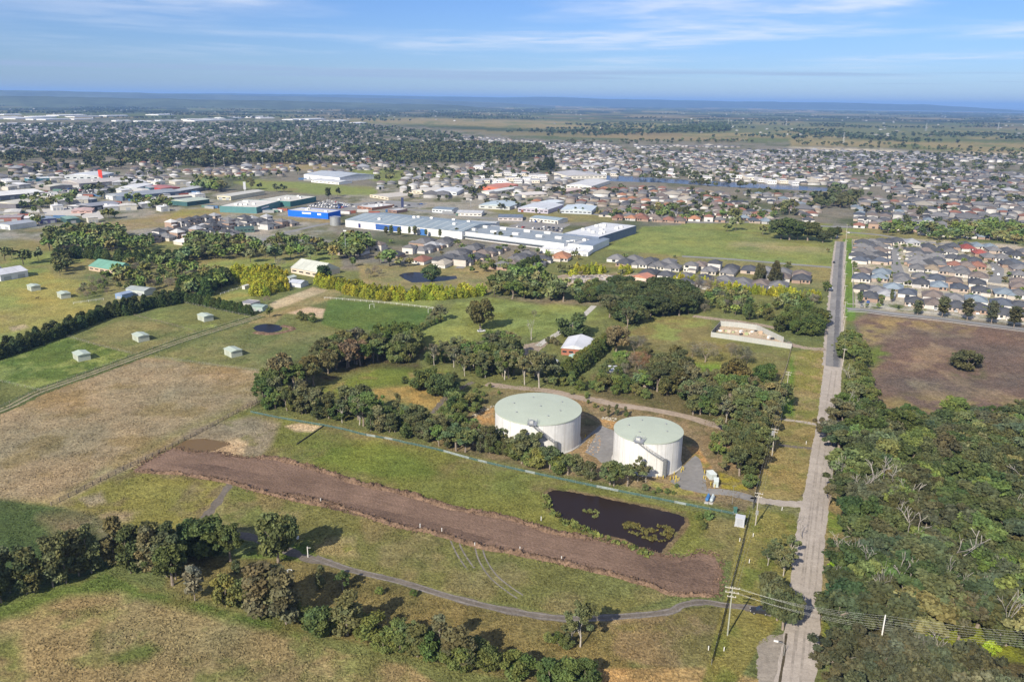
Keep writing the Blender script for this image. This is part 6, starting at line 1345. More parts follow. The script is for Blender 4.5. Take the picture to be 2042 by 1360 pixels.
# six small horse shelters, each a thing with walls, roof and door opening
k = 0
SHEL = px("B1 205,355 385,400 492,768 845,655 1232,535 1398,745")
POSN = ['upper left paddock beside the barn', 'upper left paddock beside the scrub', 'weedy bright green paddock', 'olive paddock beside the long hedge', 'corner paddock near the farm dam', 'paddock right of the farm track']
def shelter_proto():
    wl = MB()
    for b in ((-3, -2.4, 3, -2.28), (-3, 2.28, 3, 2.4), (-3, -2.28, -2.88, 2.28), (2.88, -2.28, 3, 2.28)): wl.box(b[0], b[1], 0, b[2], b[3], 2.55)
    rf = MB().add([(-3.3, -2.7, 2.62), (3.3, -2.7, 2.62), (3.3, 2.7, 2.62), (-3.3, 2.7, 2.62), (-3.3, 0, 3.15), (3.3, 0, 3.15)], [(0, 1, 5, 4), (2, 3, 4, 5), (1, 2, 5), (3, 0, 4), (3, 2, 1, 0)])
    return wl.mesh('wall', M['paint']), rf.mesh('roof', M['paint']), MB().box(-1.2, -2.48, .1, .9, -2.41, 2.2).mesh('door', M['paint'])
sw, sr_, sdm = shelter_proto()
for q_, pn in zip(SHEL, POSN):
    x, y = G(*q_[:2]); o = empty('horse_shelter', (float(x), float(y), 0), -.75+RN.normal()*.04, 'pale green metal horse shelter in the '+pn, 'shelter', 'horse shelters in the paddocks'); o.scale = (1.25, 1.15, 1.15)
    for nm, me, c in (('wall', sw, (.38, .41, .35)), ('roof', sr_, (.37, .43, .37)), ('door', sdm, (.33, .36, .30))): link(nm, me, o).color = c+(1,)
# silo beside the blue store
x, y = G(*px("I2 1308,580")[0]); o = empty('storage_silo', (float(x), float(y), 0), 0, 'grey metal water silo beside the blue store', 'silo')
ci = lambda r, n=32: [(r*math.cos(i*math.tau/n), r*math.sin(i*math.tau/n)) for i in range(n)]
MB().prism(ci(5.2), 0, 8.2).build('shell', M['steel'], o); b = MB(); b.add([(x_, y_, 8.22) for x_, y_ in ci(5.35)]+[(0, 0, 9.2)], [(i, (i+1) % 32, 32) for i in range(32)]); b.build('roof', M['steel'], o)

# ------------------------------------------------------------------ houses: the 300 largest in view as things, the rest as one mass
def blocked(x, y):
    for (x0, y0, a, wd_, dp_) in BLOCKS:
        u, v = (x-x0)*math.cos(a)+(y-y0)*math.sin(a), -(x-x0)*math.sin(a)+(y-y0)*math.cos(a)
        if -9 < u < wd_+9 and -11 < v < dp_+9: return True
    return False
LAKE = gp("F 1135,352 1170,347 1260,350 1330,355 1440,361 1560,367 1672,375 1660,384 1560,380 1450,375 1330,367 1150,363")
HOUSES = [h_ for h_ in HOUSES if not inpoly(np.array([h_[0]]), np.array([h_[1]]), LAKE)[0] and not (h_[1] < 2600 and blocked(h_[0], h_[1]))]
def inview(h_):
    u, v = P(h_[0], h_[1], 2); return -8 < u < 2050
HOUSES.sort(key=lambda h_: (not inview(h_), math.hypot(h_[0], h_[1])))
nearh, farh = HOUSES[:300], HOUSES[300:]
rk = {}
for h_ in nearh: rk.setdefault((h_[4], h_[3]), []).append(h_)
HL = {}
for (z, c), ls in rk.items():
    ls.sort(key=lambda h_: float(P(h_[0], h_[1])[0]))
    for i, h_ in enumerate(ls): HL[id(h_)] = '%s roofed %shouse %s%s' % (RNM[c], 'two storey ' if h_[5] else '', z, '' if len(ls) == 1 else ', %s from the left with that roof' % nth(i+1))
for i, h_ in enumerate(nearh):
    x, y, rz, c, z, two = h_
    parts, wd_, dp_ = HP[5+i % 2] if two else HP[int(RN.integers(5))]
    root = empty('house', (x, y, 0), rz, ' '.join(HL[id(h_)].split()[:16]), 'house', 'houses '+z)
    root.scale = (-.84 if RN.random() < .5 else .84, .78, .95); wc = WC[int(RN.integers(len(WC)))]
    if 'townhouse' in z: root.scale = (.72, .78, 1)
    rc = np.array(RC[c])*RN.uniform(.85, 1.2)
    for nm, me in parts:
        o = link(nm, me, root)
        if nm == 'wall': o.color = wc+(1,)
        elif nm == 'roof': o.color = tuple(rc)+(1,)
        elif nm == 'garage_door': o.color = (wc[0]*.8, wc[1]*.8, wc[2]*.8, 1)
hv = np.array([(-.5, -.5, 0), (.5, -.5, 0), (.5, .5, 0), (-.5, .5, 0), (-.5, -.5, 1), (.5, -.5, 1), (.5, .5, 1), (-.5, .5, 1)])
ov_ = np.array([(-.56, -.54, 1), (.56, -.54, 1), (.56, .54, 1), (-.56, .54, 1), (0, -.12, 2), (0, .12, 2)])
Vs, Fs, Cs, off = [], [], [], 0
fq = np.array([(0, 1, 5, 4), (1, 2, 6, 5), (2, 3, 7, 6), (3, 0, 4, 7), (8, 9, 12, 12), (9, 10, 13, 12), (10, 11, 13, 13), (11, 8, 12, 13)])
tri_fix = [4, 6]
for x, y, rz, c, z, two in farh:
    wd_, dp_ = (RN.uniform(8.5, 11.5), RN.uniform(11, 15)); hw = 5.6 if two else 2.9
    if RN.random() < .025 and z != 'on the far plain': wd_, dp_, hw, c = RN.uniform(15, 21), RN.uniform(20, 34), 4.5, 'ggle'[int(RN.integers(4))]
    v_ = np.vstack([hv*[wd_, dp_, hw], ov_*[wd_, dp_, 1]]); v_[8:12, 2] = hw; v_[12:, 2] = hw+wd_*.21
    # split the hip ends so that no face has a doubled corner
    e1, e2 = v_[12]+[-.15, 0, 0], v_[13]+[.15, 0, 0]
    v_ = np.vstack([v_, e1, e2]); ca, sa = math.cos(rz), math.sin(rz)
    Vs.append(np.stack([v_[:, 0]*ca-v_[:, 1]*sa+x, v_[:, 0]*sa+v_[:, 1]*ca+y, v_[:, 2]], 1))
    f_ = fq.copy(); f_[4] = (8, 9, 12, 14); f_[6] = (10, 11, 15, 13); f_[5] = (9, 10, 13, 12); f_[7] = (11, 8, 14, 15)
    Fs.append(f_+off); off += 16
    wc = np.array(WF[int(RN.integers(len(WF)))])*RN.uniform(.65, 1.0); rc = np.array(RC[c])*RN.uniform(.8, 1.25)
    Cs.append(np.vstack([[wc]*4, [rc]*4]))
if Vs: tag(link('far_houses', npmesh('far_houses', np.vstack(Vs), np.vstack(Fs), M['far_house'], np.vstack(Cs))), 'thousands of far suburban houses with mixed grey, brown and terracotta roofs', 'houses', kind='stuff')
print('houses', len(nearh), len(farh), 'trees', len(near_list), len(far_list))
# ------------------------------------------------------------------ the two water tanks
M['tank_wall'] = material('tank_wall', base=(.60, .60, .59), rough=.7, noises=((.35, .07), (2.5, .05)))
def streaks(m):                                      # rain streaks: noise drawn out along z, and panel joints
    t = m.node_tree; b = [n for n in t.nodes if n.type == 'BSDF_PRINCIPLED'][0]; old = b.inputs['Base Color'].links[0].from_socket
    tc_ = t.nodes.new('ShaderNodeTexCoord'); mp = t.nodes.new('ShaderNodeMapping'); mp.inputs['Scale'].default_value = (1.1, 1.1, .06)
    nz = t.nodes.new('ShaderNodeTexNoise'); nz.inputs['Scale'].default_value = 1.0; nz.inputs['Detail'].default_value = 4
    t.links.new(tc_.outputs['Object'], mp.inputs[0]); t.links.new(mp.outputs[0], nz.inputs['Vector'])
    mr = t.nodes.new('ShaderNodeMapRange'); mr.inputs[1].default_value, mr.inputs[2].default_value, mr.inputs[3].default_value, mr.inputs[4].default_value = .3, .7, .84, 1.05
    t.links.new(nz.outputs[0], mr.inputs[0])
    x = t.nodes.new('ShaderNodeMix'); x.data_type = 'RGBA'; x.blend_type = 'MULTIPLY'; x.inputs[0].default_value = 1
    cb = t.nodes.new('ShaderNodeCombineXYZ')
    for i in range(3): t.links.new(mr.outputs[0], cb.inputs[i])
    t.links.new(old, x.inputs[6]); t.links.new(cb.outputs[0], x.inputs[7]); t.links.new(x.outputs[2], b.inputs['Base Color'])
streaks(M['tank_wall'])
M['tank_roof'] = material('tank_roof', base=(.37, .415, .345), rough=.6, spec=.3, noises=((.12, .05), (1.2, .04)))
def tank(cx, cy, R, H, label, a_top, a_cage, cage_h, vents):
    root = empty('water_tank', (cx, cy, 0), 0, label, 'water tank')
    n = 96; w_ = MB()
    w_.prism(ci(R, n), -.3, H, top=False)
    w_.build('wall', M['tank_wall'], root, smooth=True)
    for i in range(24):                              # thin joints between the precast panels
        a = (i+.37)*math.tau/24
        MB().box(R+.005, -.05, 0, R+.035, .05, H-.25, mat=Matrix.Rotation(a, 4, 'Z')).build('panel_joint', M['concrete'], root)
    fl = MB(); fl.prism(ci(R+.45, n), -.2, .25); fl.build('footing', M['concrete'], root)
    rf = MB(); p = [(x, y, H+.05) for x, y in ci(R+.22, n)]; lo = [(x, y, H-.30) for x, y in ci(R+.22, n)]; rise = R*.035
    md = [(x, y, H+.05+rise*.75) for x, y in ci(R*.5, n)]
    rf.add(p+lo+md+[(0, 0, H+.05+rise)], [(n+i, n+(i+1) % n, (i+1) % n, i) for i in range(n)]+[(i, (i+1) % n, 2*n+(i+1) % n, 2*n+i) for i in range(n)]+[(2*n+i, 2*n+(i+1) % n, 3*n) for i in range(n)])
    rf.build('roof', M['tank_roof'], root)
    for (r_, a) in vents:
        x, y = r_*R*math.cos(a), r_*R*math.sin(a); z = H+.05+rise*(1-r_)
        b = MB(); b.tube([(x, y, z-.05), (x, y, z+.45)], .16, 8); b.tube([(x, y, z+.45), (x, y, z+.6)], [.34, .12], 8); b.build('roof_vent', M['steel'], root)
    # stair from the top of the caged riser up to the roof platform, wound round the wall
    b = MB(); k = 26; a0, a1 = rad(-90+a_cage-2), rad(-90+a_top)
    for off, zz_ in ((.25, 0), (1.15, 0), (.25, 1.0), (1.15, 1.0), (1.15, .5)):
        b.tube([((R+off)*math.cos(a0+(a1-a0)*i/k), (R+off)*math.sin(a0+(a1-a0)*i/k), cage_h+(H-.1-cage_h)*i/k+zz_) for i in range(k+1)], .05 if zz_ else .10, 4)
    for i in range(k+1):
        a, z = a0+(a1-a0)*i/k, cage_h+(H-.1-cage_h)*i/k
        b.box(R+.25, -.16, z-.03, R+1.15, .16, z+.03, mat=Matrix.Rotation(a, 4, 'Z'))
        if i % 3 == 0:
            for off in (.25, 1.15): b.tube([((R+off)*math.cos(a), (R+off)*math.sin(a), z), ((R+off)*math.cos(a), (R+off)*math.sin(a), z+1.0)], .035, 4)
    b.build('stair', M['steel'], root)
    b = MB(); mt = Matrix.Rotation(a1, 4, 'Z')
    b.box(R-2.2, -1.6, H+.22, R+1.3, 1.6, H+.30, mat=mt)
    for x0, y0, x1, y1 in ((R-2.2, -1.6, R+1.3, -1.6), (R-2.2, 1.6, R+1.3, 1.6), (R-2.2, -1.6, R-2.2, 1.6), (R+1.3, -1.6, R+1.3, .4)):
        for z in (.85, 1.35): b.tube([mt @ Vector((x0, y0, H+z)), mt @ Vector((x1, y1, H+z))], .035, 4)
        for t in (0, .33, .67, 1): b.tube([mt @ Vector((x0+(x1-x0)*t, y0+(y1-y0)*t, H+.26)), mt @ Vector((x0+(x1-x0)*t, y0+(y1-y0)*t, H+1.35))], .035, 4)
    b.box(R-1.9, -1.2, H+.3, R-.9, .2, H+1.0, mat=mt)
    b.build('platform', M['steel'], root)
    a = rad(-90+a_cage); b = MB(); b.tube([((R+.75)*math.cos(a), (R+.75)*math.sin(a), 0), ((R+.75)*math.cos(a), (R+.75)*math.sin(a), cage_h+.6)], .72, 14)
    b.build('ladder_cage', M['dark_steel'], root, smooth=False)
    return root
M['dark_steel'] = material('dark_steel', base=(.16, .17, .18), rough=.5, metal=.3, noises=((2, .15),))
VT = [(.62, rad(100)), (.66, rad(30)), (.60, rad(160)), (.55, rad(-25)), (.62, rad(215)), (.60, rad(-70)), (.05, 0)]
tank(9.9, 272.3, 15.76, 12, 'larger white water tank with flat pale green roof', -9, 21.5, 4.9, VT)
tank(47.4, 253.8, 11.69, 12, 'smaller white water tank nearer the road', -25, 19.5, 5.6, VT[:4]+[(.45, rad(225))])

# ------------------------------------------------------------------ power poles and wires
def top_z(x, y, vt):
    lo_, hi_ = 0, 40
    for _ in range(40):
        m_ = (lo_+hi_)/2
        if float(P(x, y, m_)[1]) > vt: lo_ = m_
        else: hi_ = m_
    return lo_
M['pole_green'] = material('pole_timber', base=(.30, .31, .25), rough=.85, noises=((1, .2), (6, .15)))
def pole(base, h, label, rz, arms=((.3, 2.4), (1.3, 1.8)), box=False, mat='timber', name='power_pole', group=None):
    x, y = base; o = empty(name, (x, y, 0), rz, label, 'power pole', group)
    MB().tube([(0, 0, -.2), (0, 0, h*.5), (0, 0, h)], [.19, .165, .13], 9).build('pole', M[mat], o)
    for dz, wd_ in arms:
        MB().box(-wd_/2, -.22, h-dz-.08, wd_/2, -.10, h-dz+.08).build('crossarm', M['timber'], o)
        for k in range(4):
            xx = -wd_/2+.12+(wd_-.24)*k/3; MB().tube([(xx, -.16, h-dz+.08), (xx, -.16, h-dz+.34)], [.07, .045], 6).build('insulator', M['white'], o)
    if box: MB().box(-.95, -.6, h-2.6, -.15, .2, h-1.2).tube([(-.55, -.2, h-1.2), (-.55, -.2, h-.8)], .08, 6).build('transformer', M['steel'], o)
    return o
def wire(a, b, sag, label, group, r=.030):
    a, b = Vector(a), Vector(b); n = 14
    pts = [a.lerp(b, i/n)-Vector((0, 0, sag*4*(i/n)*(1-i/n))) for i in range(n+1)]
    tag(MB().tube(pts, r, 4, cap=False).build('power_line', M['wire']), label, 'power line', group)
AL = rad(23)+0.0                                    # the road runs about 23 degrees right of the view
pb = [tuple(float(q_) for q_ in G(*px(s)[0])) for s in ("F 1450.6,1266.4", "R1 808,1102", "R1 968,430", "K6 1645,975")]
ph = [13.2, top_z(*pb[1], px("R1 830,785")[0][1]), top_z(*pb[2], px("R1 985,165")[0][1]), top_z(*pb[3], px("K6 1665,770")[0][1])]
print('pole heights', ph)
PL_ = ['tall timber power pole at the end of the farm track', 'power pole with two crossarms at the tank turnoff', 'power pole with a transformer beside the dark fence', 'grey power pole on the grass by the garden']
for i in range(4):
    pole(pb[i], ph[i], PL_[i], -AL+(.15 if i == 0 else 0), arms=((.3, 3.2), (1.5, 3.0), (2.6, 2.0)) if i == 0 else ((.3, 2.4), (1.4, 1.9)), box=i == 2, mat='pole_green' if i == 0 else 'timber')
MB().box(-.3, -.35, ph[1]-7.2, .5, .1, ph[1]-6.0).build('junction_box', M['steel'], bpy.data.objects['power_pole.001'])
def arm_pt(i, k, dz=.3, wd_=2.4):
    a = -AL; xx = -wd_/2+.12+(wd_-.24)*k/3; return (pb[i][0]+xx*math.cos(a), pb[i][1]+xx*math.sin(a), ph[i]-dz+.34)
for i in range(3):
    for k in range(4): wire(arm_pt(i, k), arm_pt(i+1, k), 1.0, ['outer left', 'inner left', 'inner right', 'outer right'][k]+' wire of the span from the '+['farm track pole to the turnoff pole', 'turnoff pole to the transformer pole', 'transformer pole to the garden pole'][i], 'wires along the road', .009)
qx, qy = [float(a) for a in G(*px("F3 632,692")[0], 13.0)]
pole((qx, qy), 13.2, 'pale concrete power pole rising out of the bushland', rad(70), arms=(), mat='white')
ex, ey = qx+62, qy-6
pole((ex+6, ey), 13.0, 'power pole beyond the right edge of the bushland', rad(70), arms=(), mat='white') if False else None
for k in range(7):
    t = k/6; zq = 13.0-3.6*t; side = 'far' if k % 2 else 'near'
    aa = -AL+.15; xx = (-1.45+2.9*((k % 4)/3)); dz = (.3, 1.5)[k//4]
    p0 = (pb[0][0]+xx*math.cos(aa), pb[0][1]+xx*math.sin(aa), ph[0]-dz+.34)
    wire(p0, (qx-.2, qy, zq), 1.2, '%s wire from the farm track pole across the gravel road' % nth(k+1), 'wires across the gravel road', .010)
    wire((qx+.2, qy, zq), (ex, ey, zq-.2), 1.6, '%s wire from the concrete pole over the bushland' % nth(k+1), 'wires over the bushland', .013)
fp = gp("B3 955,832 E3 206,1160 E3 212,1000 E3 214,820 E3 216,690 E3 222,560 E3 226,440 E3 230,330 E3 234,230 E3 238,150")
for i, b_ in enumerate(fp):
    o = pole(b_, 10.5, '%s grey power pole from the burnt paddock along the asphalt road' % nth(i+1), -AL, arms=((.3, 2.0),), group='power poles along the asphalt road')
    if i: wire((fp[i-1][0], fp[i-1][1], 10.6), (b_[0], b_[1], 10.6), .5, 'wire of the %s span beside the asphalt road' % nth(i), 'wires beside the asphalt road', .02)

# ------------------------------------------------------------------ fences and walls
def mesh_mat(name, c, alpha):
    m = material(name, base=c, rough=.8, noises=((.5, .25),)); t = m.node_tree; o = [n for n in t.nodes if n.type == 'OUTPUT_MATERIAL'][0]
    sh = o.inputs[0].links[0].from_socket; tr, mx = t.nodes.new('ShaderNodeBsdfTransparent'), t.nodes.new('ShaderNodeMixShader')
    mx.inputs[0].default_value = alpha; t.links.new(tr.outputs[0], mx.inputs[1]); t.links.new(sh, mx.inputs[2]); t.links.new(mx.outputs[0], o.inputs[0]); return m
M['shade_cloth'] = mesh_mat('shade_cloth', (.10, .18, .17), .36)
M['pale_cloth'] = mesh_mat('pale_cloth', (.34, .40, .40), .45)
M['chain_mesh'] = mesh_mat('chain_mesh', (.035, .035, .035), .55)
def along(s, step):
    p = gp(s) if isinstance(s, str) else s; d = [0]
    for a, b in zip(p, p[1:]): d.append(d[-1]+math.hypot(b[0]-a[0], b[1]-a[1]))
    n = max(1, round(d[-1]/step)); ts = [d[-1]*i/n for i in range(n+1)]
    return [(float(np.interp(t, d, [q_[0] for q_ in p])), float(np.interp(t, d, [q_[1] for q_ in p]))) for t in ts]
def post_wire(s, label, h=1.25, step=5.0, r=.06, wires=3, mat='bark', name='wire_fence', rail=None, cat='fence'):
    p = along(s, step); o = empty(name, (p[0][0], p[0][1], 0), 0, label, cat); x0, y0 = p[0]
    b = MB()
    for x, y in p: b.box(x-x0-r, y-y0-r, -.1, x-x0+r, y-y0+r, h)
    b.build('post', M[mat], o); b = MB()
    for k in range(wires):
        z = h*(k+1)/(wires+.15); b.tube([(x-x0, y-y0, z) for x, y in p], rail or .012, 4, cap=False)
    b.build('rail' if rail else 'wire', M[mat] if rail else M['wire'], o); return o
def mesh_fence(s, label, h, step, mats, name='mesh_fence', postm='steel', thick=.04):
    p = along(s, step); x0, y0 = p[0]; o = empty(name, (x0, y0, 0), 0, label, 'fence'); rg = random.Random(3); b = MB()
    for x, y in p: b.tube([(x-x0, y-y0, -.1), (x-x0, y-y0, h+.08)], .05, 5)
    b.build('posts' if False else 'post', M[postm], o)
    for i, ((xa, ya), (xb, yb)) in enumerate(zip(p, p[1:])):
        if i >= 99: break
        dx, dy = xb-xa, yb-ya; L_ = math.hypot(dx, dy); nx, ny = -dy/L_*thick/2, dx/L_*thick/2; hh = h*rg.uniform(.9, 1)
        q_ = [(xa+dx*.02+nx-x0, ya+dy*.02+ny-y0), (xa+dx*.02-nx-x0, ya+dy*.02-ny-y0), (xb-dx*.02-nx-x0, yb-dy*.02-ny-y0), (xb-dx*.02+nx-x0, yb-dy*.02+ny-y0)]
        MB().prism(q_, .04, hh).build('panel', mats[0] if rg.random() < .88 else mats[-1], o)
    return o
mesh_fence("K4 0,932 250,985 500,1030 760,1072 950,1110 1150,1165 1400,1205 1650,1262 1900,1315 T 100,585 250,622 560,690 850,752 1050,792 1200,822 1500,882 1690,918", 'long teal shade cloth fence between the earthworks and the tanks', 0.9, 3.6, (M['shade_cloth'], M['pale_cloth']))
mesh_fence("R1 1010,20 935,270 860,600 780,950", 'dark chain mesh fence between the tanks and the road verge', 2.3, 3.0, (M['chain_mesh'],), thick=.10)
mesh_fence("R1 748,1010 670,1345 R2 590,20 480,430 380,835 285,1190", 'dark mesh fence running down to the tall timber pole', 1.5, 3.2, (M['chain_mesh'],), thick=.08)
post_wire("D1 240,535 420,445 590,362 700,312 810,257 960,180 1130,88 1200,50", 'dark timber fence along the tan paddock', 1.4, 3.0, .10, 3, rail=.07, mat='bark', name='rail_fence')
post_wire("K4 0,890 150,800 260,740", 'short dark fence running into the belt', 1.3, 3, .09, 3, rail=.06, mat='bark', name='rail_fence')
post_wire("B1 -400,850 0,905 245,962", 'wire fence across the far left green paddock'); post_wire("B1 400,638 600,695 790,740", 'wire fence between the two shelter paddocks')
post_wire("B1 805,512 1000,560 1165,606", 'wire fence below the corner paddock', rail=.03, mat='bark'); post_wire("B1 930,762 1100,785 1350,820 1590,848", 'wire fence along the top of the tan paddock')
post_wire("B1 0,1062 120,1008 240,955 560,838 835,738 1100,640 1470,528", 'wire fence on the upper side of the double track'); post_wire("B1 0,1095 260,972 560,862 850,762 1110,668 1500,550", 'wire fence on the lower side of the double track')
post_wire("B1 1090,432 1300,476 1500,518", 'wire fence under the short dark hedge')
post_wire("B2 -100,408 0,415 300,440 560,470 620,478", 'white rail fence along the sports turf', 1.2, 4, .06, 2, 'white', 'rail_fence', rail=.05)
post_wire("B1 1320,385 1490,330", 'white rail fence beside the golden clump', 1.2, 4, .06, 2, 'white', 'rail_fence', rail=.05)
post_wire("B1 440,440 620,415", 'pale rail fence by the scrub', 1.2, 4, .06, 2, 'white', 'rail_fence', rail=.05)
post_wire("K6 1690,575 1660,700 1630,800 1590,900", 'pale wire fence up to the concrete yard', 1.4, 3, .07, 3, rail=.03)
post_wire("K6 1365,915 1440,920 1560,930 1590,905", 'low timber yard fence in the garden', 1.4, 2, .08, 3, rail=.06)
post_wire("E3 300,210 305,500 310,880", 'long paling fence beside the green verge', 1.8, 4, .08, 4, 'timber', 'paling_fence', rail=.20)
post_wire("R2 1510,910 1640,945 1780,985", 'pale timber rails beside the short thick post', 1.0, 2.5, .06, 3, 'timber', 'rail_fence', rail=.05)
x, y = G(*px("R2 1530,920")[0]); tag(MB().tube([(0, 0, -.2), (0, 0, 4.6)], [.2, .16], 8).build('post', M['timber'], loc=(float(x), float(y), 0)), 'short thick pale post below the power lines', 'post')
for s_, lb_ in (("E3 320,705 900,762 1400,812 2042,890", 'long timber paling fence behind the front row of the estate'), ("E3 320,535 900,580 1500,630 2042,700", 'long timber paling fence behind the third row of the estate')): post_wire(s_, lb_, 1.8, 4, .08, 4, 'timber', 'paling_fence', rail=.2)
# concrete walled yard
def wall_run(s, label, h, c, th=.18, step=2.4):
    p = along(s, step); x0, y0 = p[0]; o = empty('concrete_wall', (x0, y0, 0), 0, label, 'wall')
    for (xa, ya), (xb, yb) in list(zip(p, p[1:]))[:99]:
        dx, dy = xb-xa, yb-ya; L_ = math.hypot(dx, dy); nx, ny = -dy/L_*th/2, dx/L_*th/2
        q_ = MB().prism([(xa-nx-x0, ya-ny-y0), (xb-nx*1.0-dx*.01-x0, yb-ny-dy*.01-y0), (xb+nx-dx*.01-x0, yb+ny-dy*.01-y0), (xa+nx-x0, ya+ny-y0)], 0, h).build('wall_panel', M['paint'], o); q_.color = c+(1,)
    b = MB()
    for xa, ya in p: b.box(xa-x0-.13, ya-y0-.13, 0, xa-x0+.13, ya-y0+.13, h+.08)
    b.build('post', M['concrete'], o)
LGR = (.34, .35, .33)
wall_run("K6 1010,475 1200,502 1450,540 1690,577", 'long pale concrete panel wall at the front of the yard', 2.7, LGR)
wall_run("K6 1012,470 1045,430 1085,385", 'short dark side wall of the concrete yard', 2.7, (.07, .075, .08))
wall_run("K6 1090,383 1240,395 1400,418 1480,455 1620,522", 'pale back wall of the concrete yard bending to the gate', 2.9, LGR)
post_wire("K6 1630,520 1690,545 1690,575", 'dark gate at the end of the concrete yard', 2.0, 1.5, .07, 4, 'dark_steel', 'yard_gate', rail=.05, cat='gate')
YD = px("K6 1085,430 1070,425 1110,430 1140,432 1160,440 1265,440 1265,460 1290,455 1310,460 1340,455 1360,440 1390,430 1430,450 1200,440 1230,430 1500,490 1530,500")
for i, q_ in enumerate(YD):
    x, y = G(*q_[:2]); c = [(.72, .70, .66), (.55, .40, .28), (.62, .52, .42), (.05, .05, .055), (.40, .45, .24)][(i*3) % 5]; nm = ['white', 'brown', 'tan', 'black', 'mossy'][(i*3) % 5]
    o = empty('pallet_stack', (float(x), float(y), .02), RN.uniform(0, 1), '%s stack of material in the concrete yard, %s in from the dark wall' % (nm, nth(i+1)), 'pallet', 'stacks of material in the concrete yard')
    b = MB()
    for k in range(5): b.box(-.9, -.6+k*.28, 0, .9, -.45+k*.28, .14)
    b.build('pallet', M['timber'], o); hh = RN.uniform(.5, 1.5); b = MB(); z = .15
    while z < hh: b.box(-.85+RN.uniform(-.08, .08), -.6, z, .85+RN.uniform(-.08, .08), .6, z+.24); z += .25
    b.build('load', M['paint'], o).color = c+(1,)

# ------------------------------------------------------------------ cars
def car_meshes(i):
    h1, sh = (.0, 0) if i == 0 else (.25, .25)
    def loft(prof, w0, w1, m, mb):                   # side profile swept across the car, narrower at the top
        n = len(prof)
        vs = [(x, -(w0+(w1-w0)*t), z) for x, z, t in prof]+[(x, (w0+(w1-w0)*t), z) for x, z, t in prof]
        mb.add(vs, [(k, (k+1) % n, n+(k+1) % n, n+k) for k in range(n)]+[tuple(range(n))[::-1], tuple(range(n, 2*n))], m)
    body = MB(); loft([(-2.2, .35, 0), (-2.25, .75, 0), (-1.95, .98+h1, .15), (-1.7, 1.0+h1, .2), (.75, .98, .2), (1.9, .86, .15), (2.2, .65, 0), (2.2, .35, 0)], .88, .80, 0, body)
    cab = MB(); loft([(-1.75-sh, .98+h1*.6, 0), (-1.35-sh, 1.42+h1, 1), (.05, 1.46+h1, 1), (.85, .98, 0)], .78, .62, 0, cab)
    top = MB(); loft([(-1.30-sh, 1.43+h1, 0), (-1.2-sh, 1.50+h1, 1), (-.05, 1.52+h1, 1), (.02, 1.465+h1, 0)], .63, .58, 0, top)
    wh = MB(); wh.tube([(0, -.11, 0), (0, .11, 0)], .33, 14); rim = MB(); rim.tube([(0, -.125, 0), (0, .125, 0)], .2, 10)
    lt = MB().box(2.12, -.75, .58, 2.23, -.42, .74)
    return [('body', body.mesh('body', M['paint'])), ('window', cab.mesh('window', M['glass'])), ('cabin_roof', top.mesh('cabin_roof', M['paint']))], wh.mesh('wheel', M['rubber']), rim.mesh('rim', M['steel']), lt.mesh('headlight', M['white'])
CM = [car_meshes(0), car_meshes(1)]
CARC = dict(white=(.75, .75, .74), silver=(.50, .51, .52), black=(.025, .025, .03), grey=(.15, .155, .16), red=(.40, .03, .02), blue=(.04, .10, .32), navy=(.02, .03, .08))
def car(x, y, rz, cn, label, group=None, detail=False, kind=0):
    parts, wh, rm, lt = CM[kind]; o = empty('car', (float(x), float(y), .03), rz, label, 'car', group)
    for nm, me in parts:
        q_ = link(nm, me, o)
        if nm != 'window': q_.color = CARC[cn]+(1,)
    if detail:
        for wx in (-1.35, 1.35):
            for wy in (-.80, .80): w_ = link('wheel', wh, o, (wx, wy, .33)); link('rim', rm, w_)
        for s_ in (0, 1.17): link('headlight', lt, o, (0, s_, 0))
    return o
car(*G(*px("R2 748,688")[0]), rad(170), 'black', 'black car parked on the track under the roadside tree', detail=True, kind=1)
car(*G(*px("K5 512,112")[0]), .3, 'silver', 'silver car parked under the big paddock tree', detail=True)
RA = rad(67)
for s, c, lb, kd in (("E3 92,702", 'white', 'white van sized car on the asphalt road beside the thicket', 1), ("E3 62,985", 'white', 'white car on the gravel edge by the concrete yard', 0), ("E3 116,430", 'black', 'dark car alone on the asphalt road', 0), ("E3 140,188", 'black', 'dark car nearest the intersection shade', 0), ("E3 150,172", 'white', 'white car turning at the shaded intersection', 0), ("E3 265,130", 'white', 'white car on the crossroad past the intersection', 0)):
    car(*G(*px(s)[0]), RA, c, lb, detail=True, kind=kd)
EC = [("E3 398,876", 'grey', 'grey utility parked at the corner of the estate', 1), ("E3 462,832", 'blue', 'blue car in the first estate driveway', 0), ("E3 882,868", 'white', 'white car on the driveway of the third front house', 1), ("E3 1145,908", 'silver', 'silver car before the brown roofed front house', 0), ("E3 1350,925", 'silver', 'silver car left of the second street tree', 0), ("E3 1568,948", 'white', 'white car before the navy front house', 1), ("E3 1765,1000", 'white', 'white sedan on the estate street', 0), ("E3 2010,985", 'black', 'black car at the right edge of the estate', 0), ("E3 1790,455", 'silver', 'silver car at the head of the right cul-de-sac', 0), ("E3 1725,500", 'white', 'white car on the left side of the right cul-de-sac', 0), ("E3 1778,552", 'white', 'white van on the right cul-de-sac', 1), ("E3 765,350", 'silver', 'silver car halfway up the short cul-de-sac', 0), ("E3 780,390", 'white', 'white car lower on the short cul-de-sac', 0), ("E3 700,290", 'white', 'white car at the top of the short cul-de-sac', 0)]
for s, c, lb, kd in EC: car(*G(*px(s)[0]), EH+(0 if '1765' in s else math.pi/2), c, lb, kind=kd)
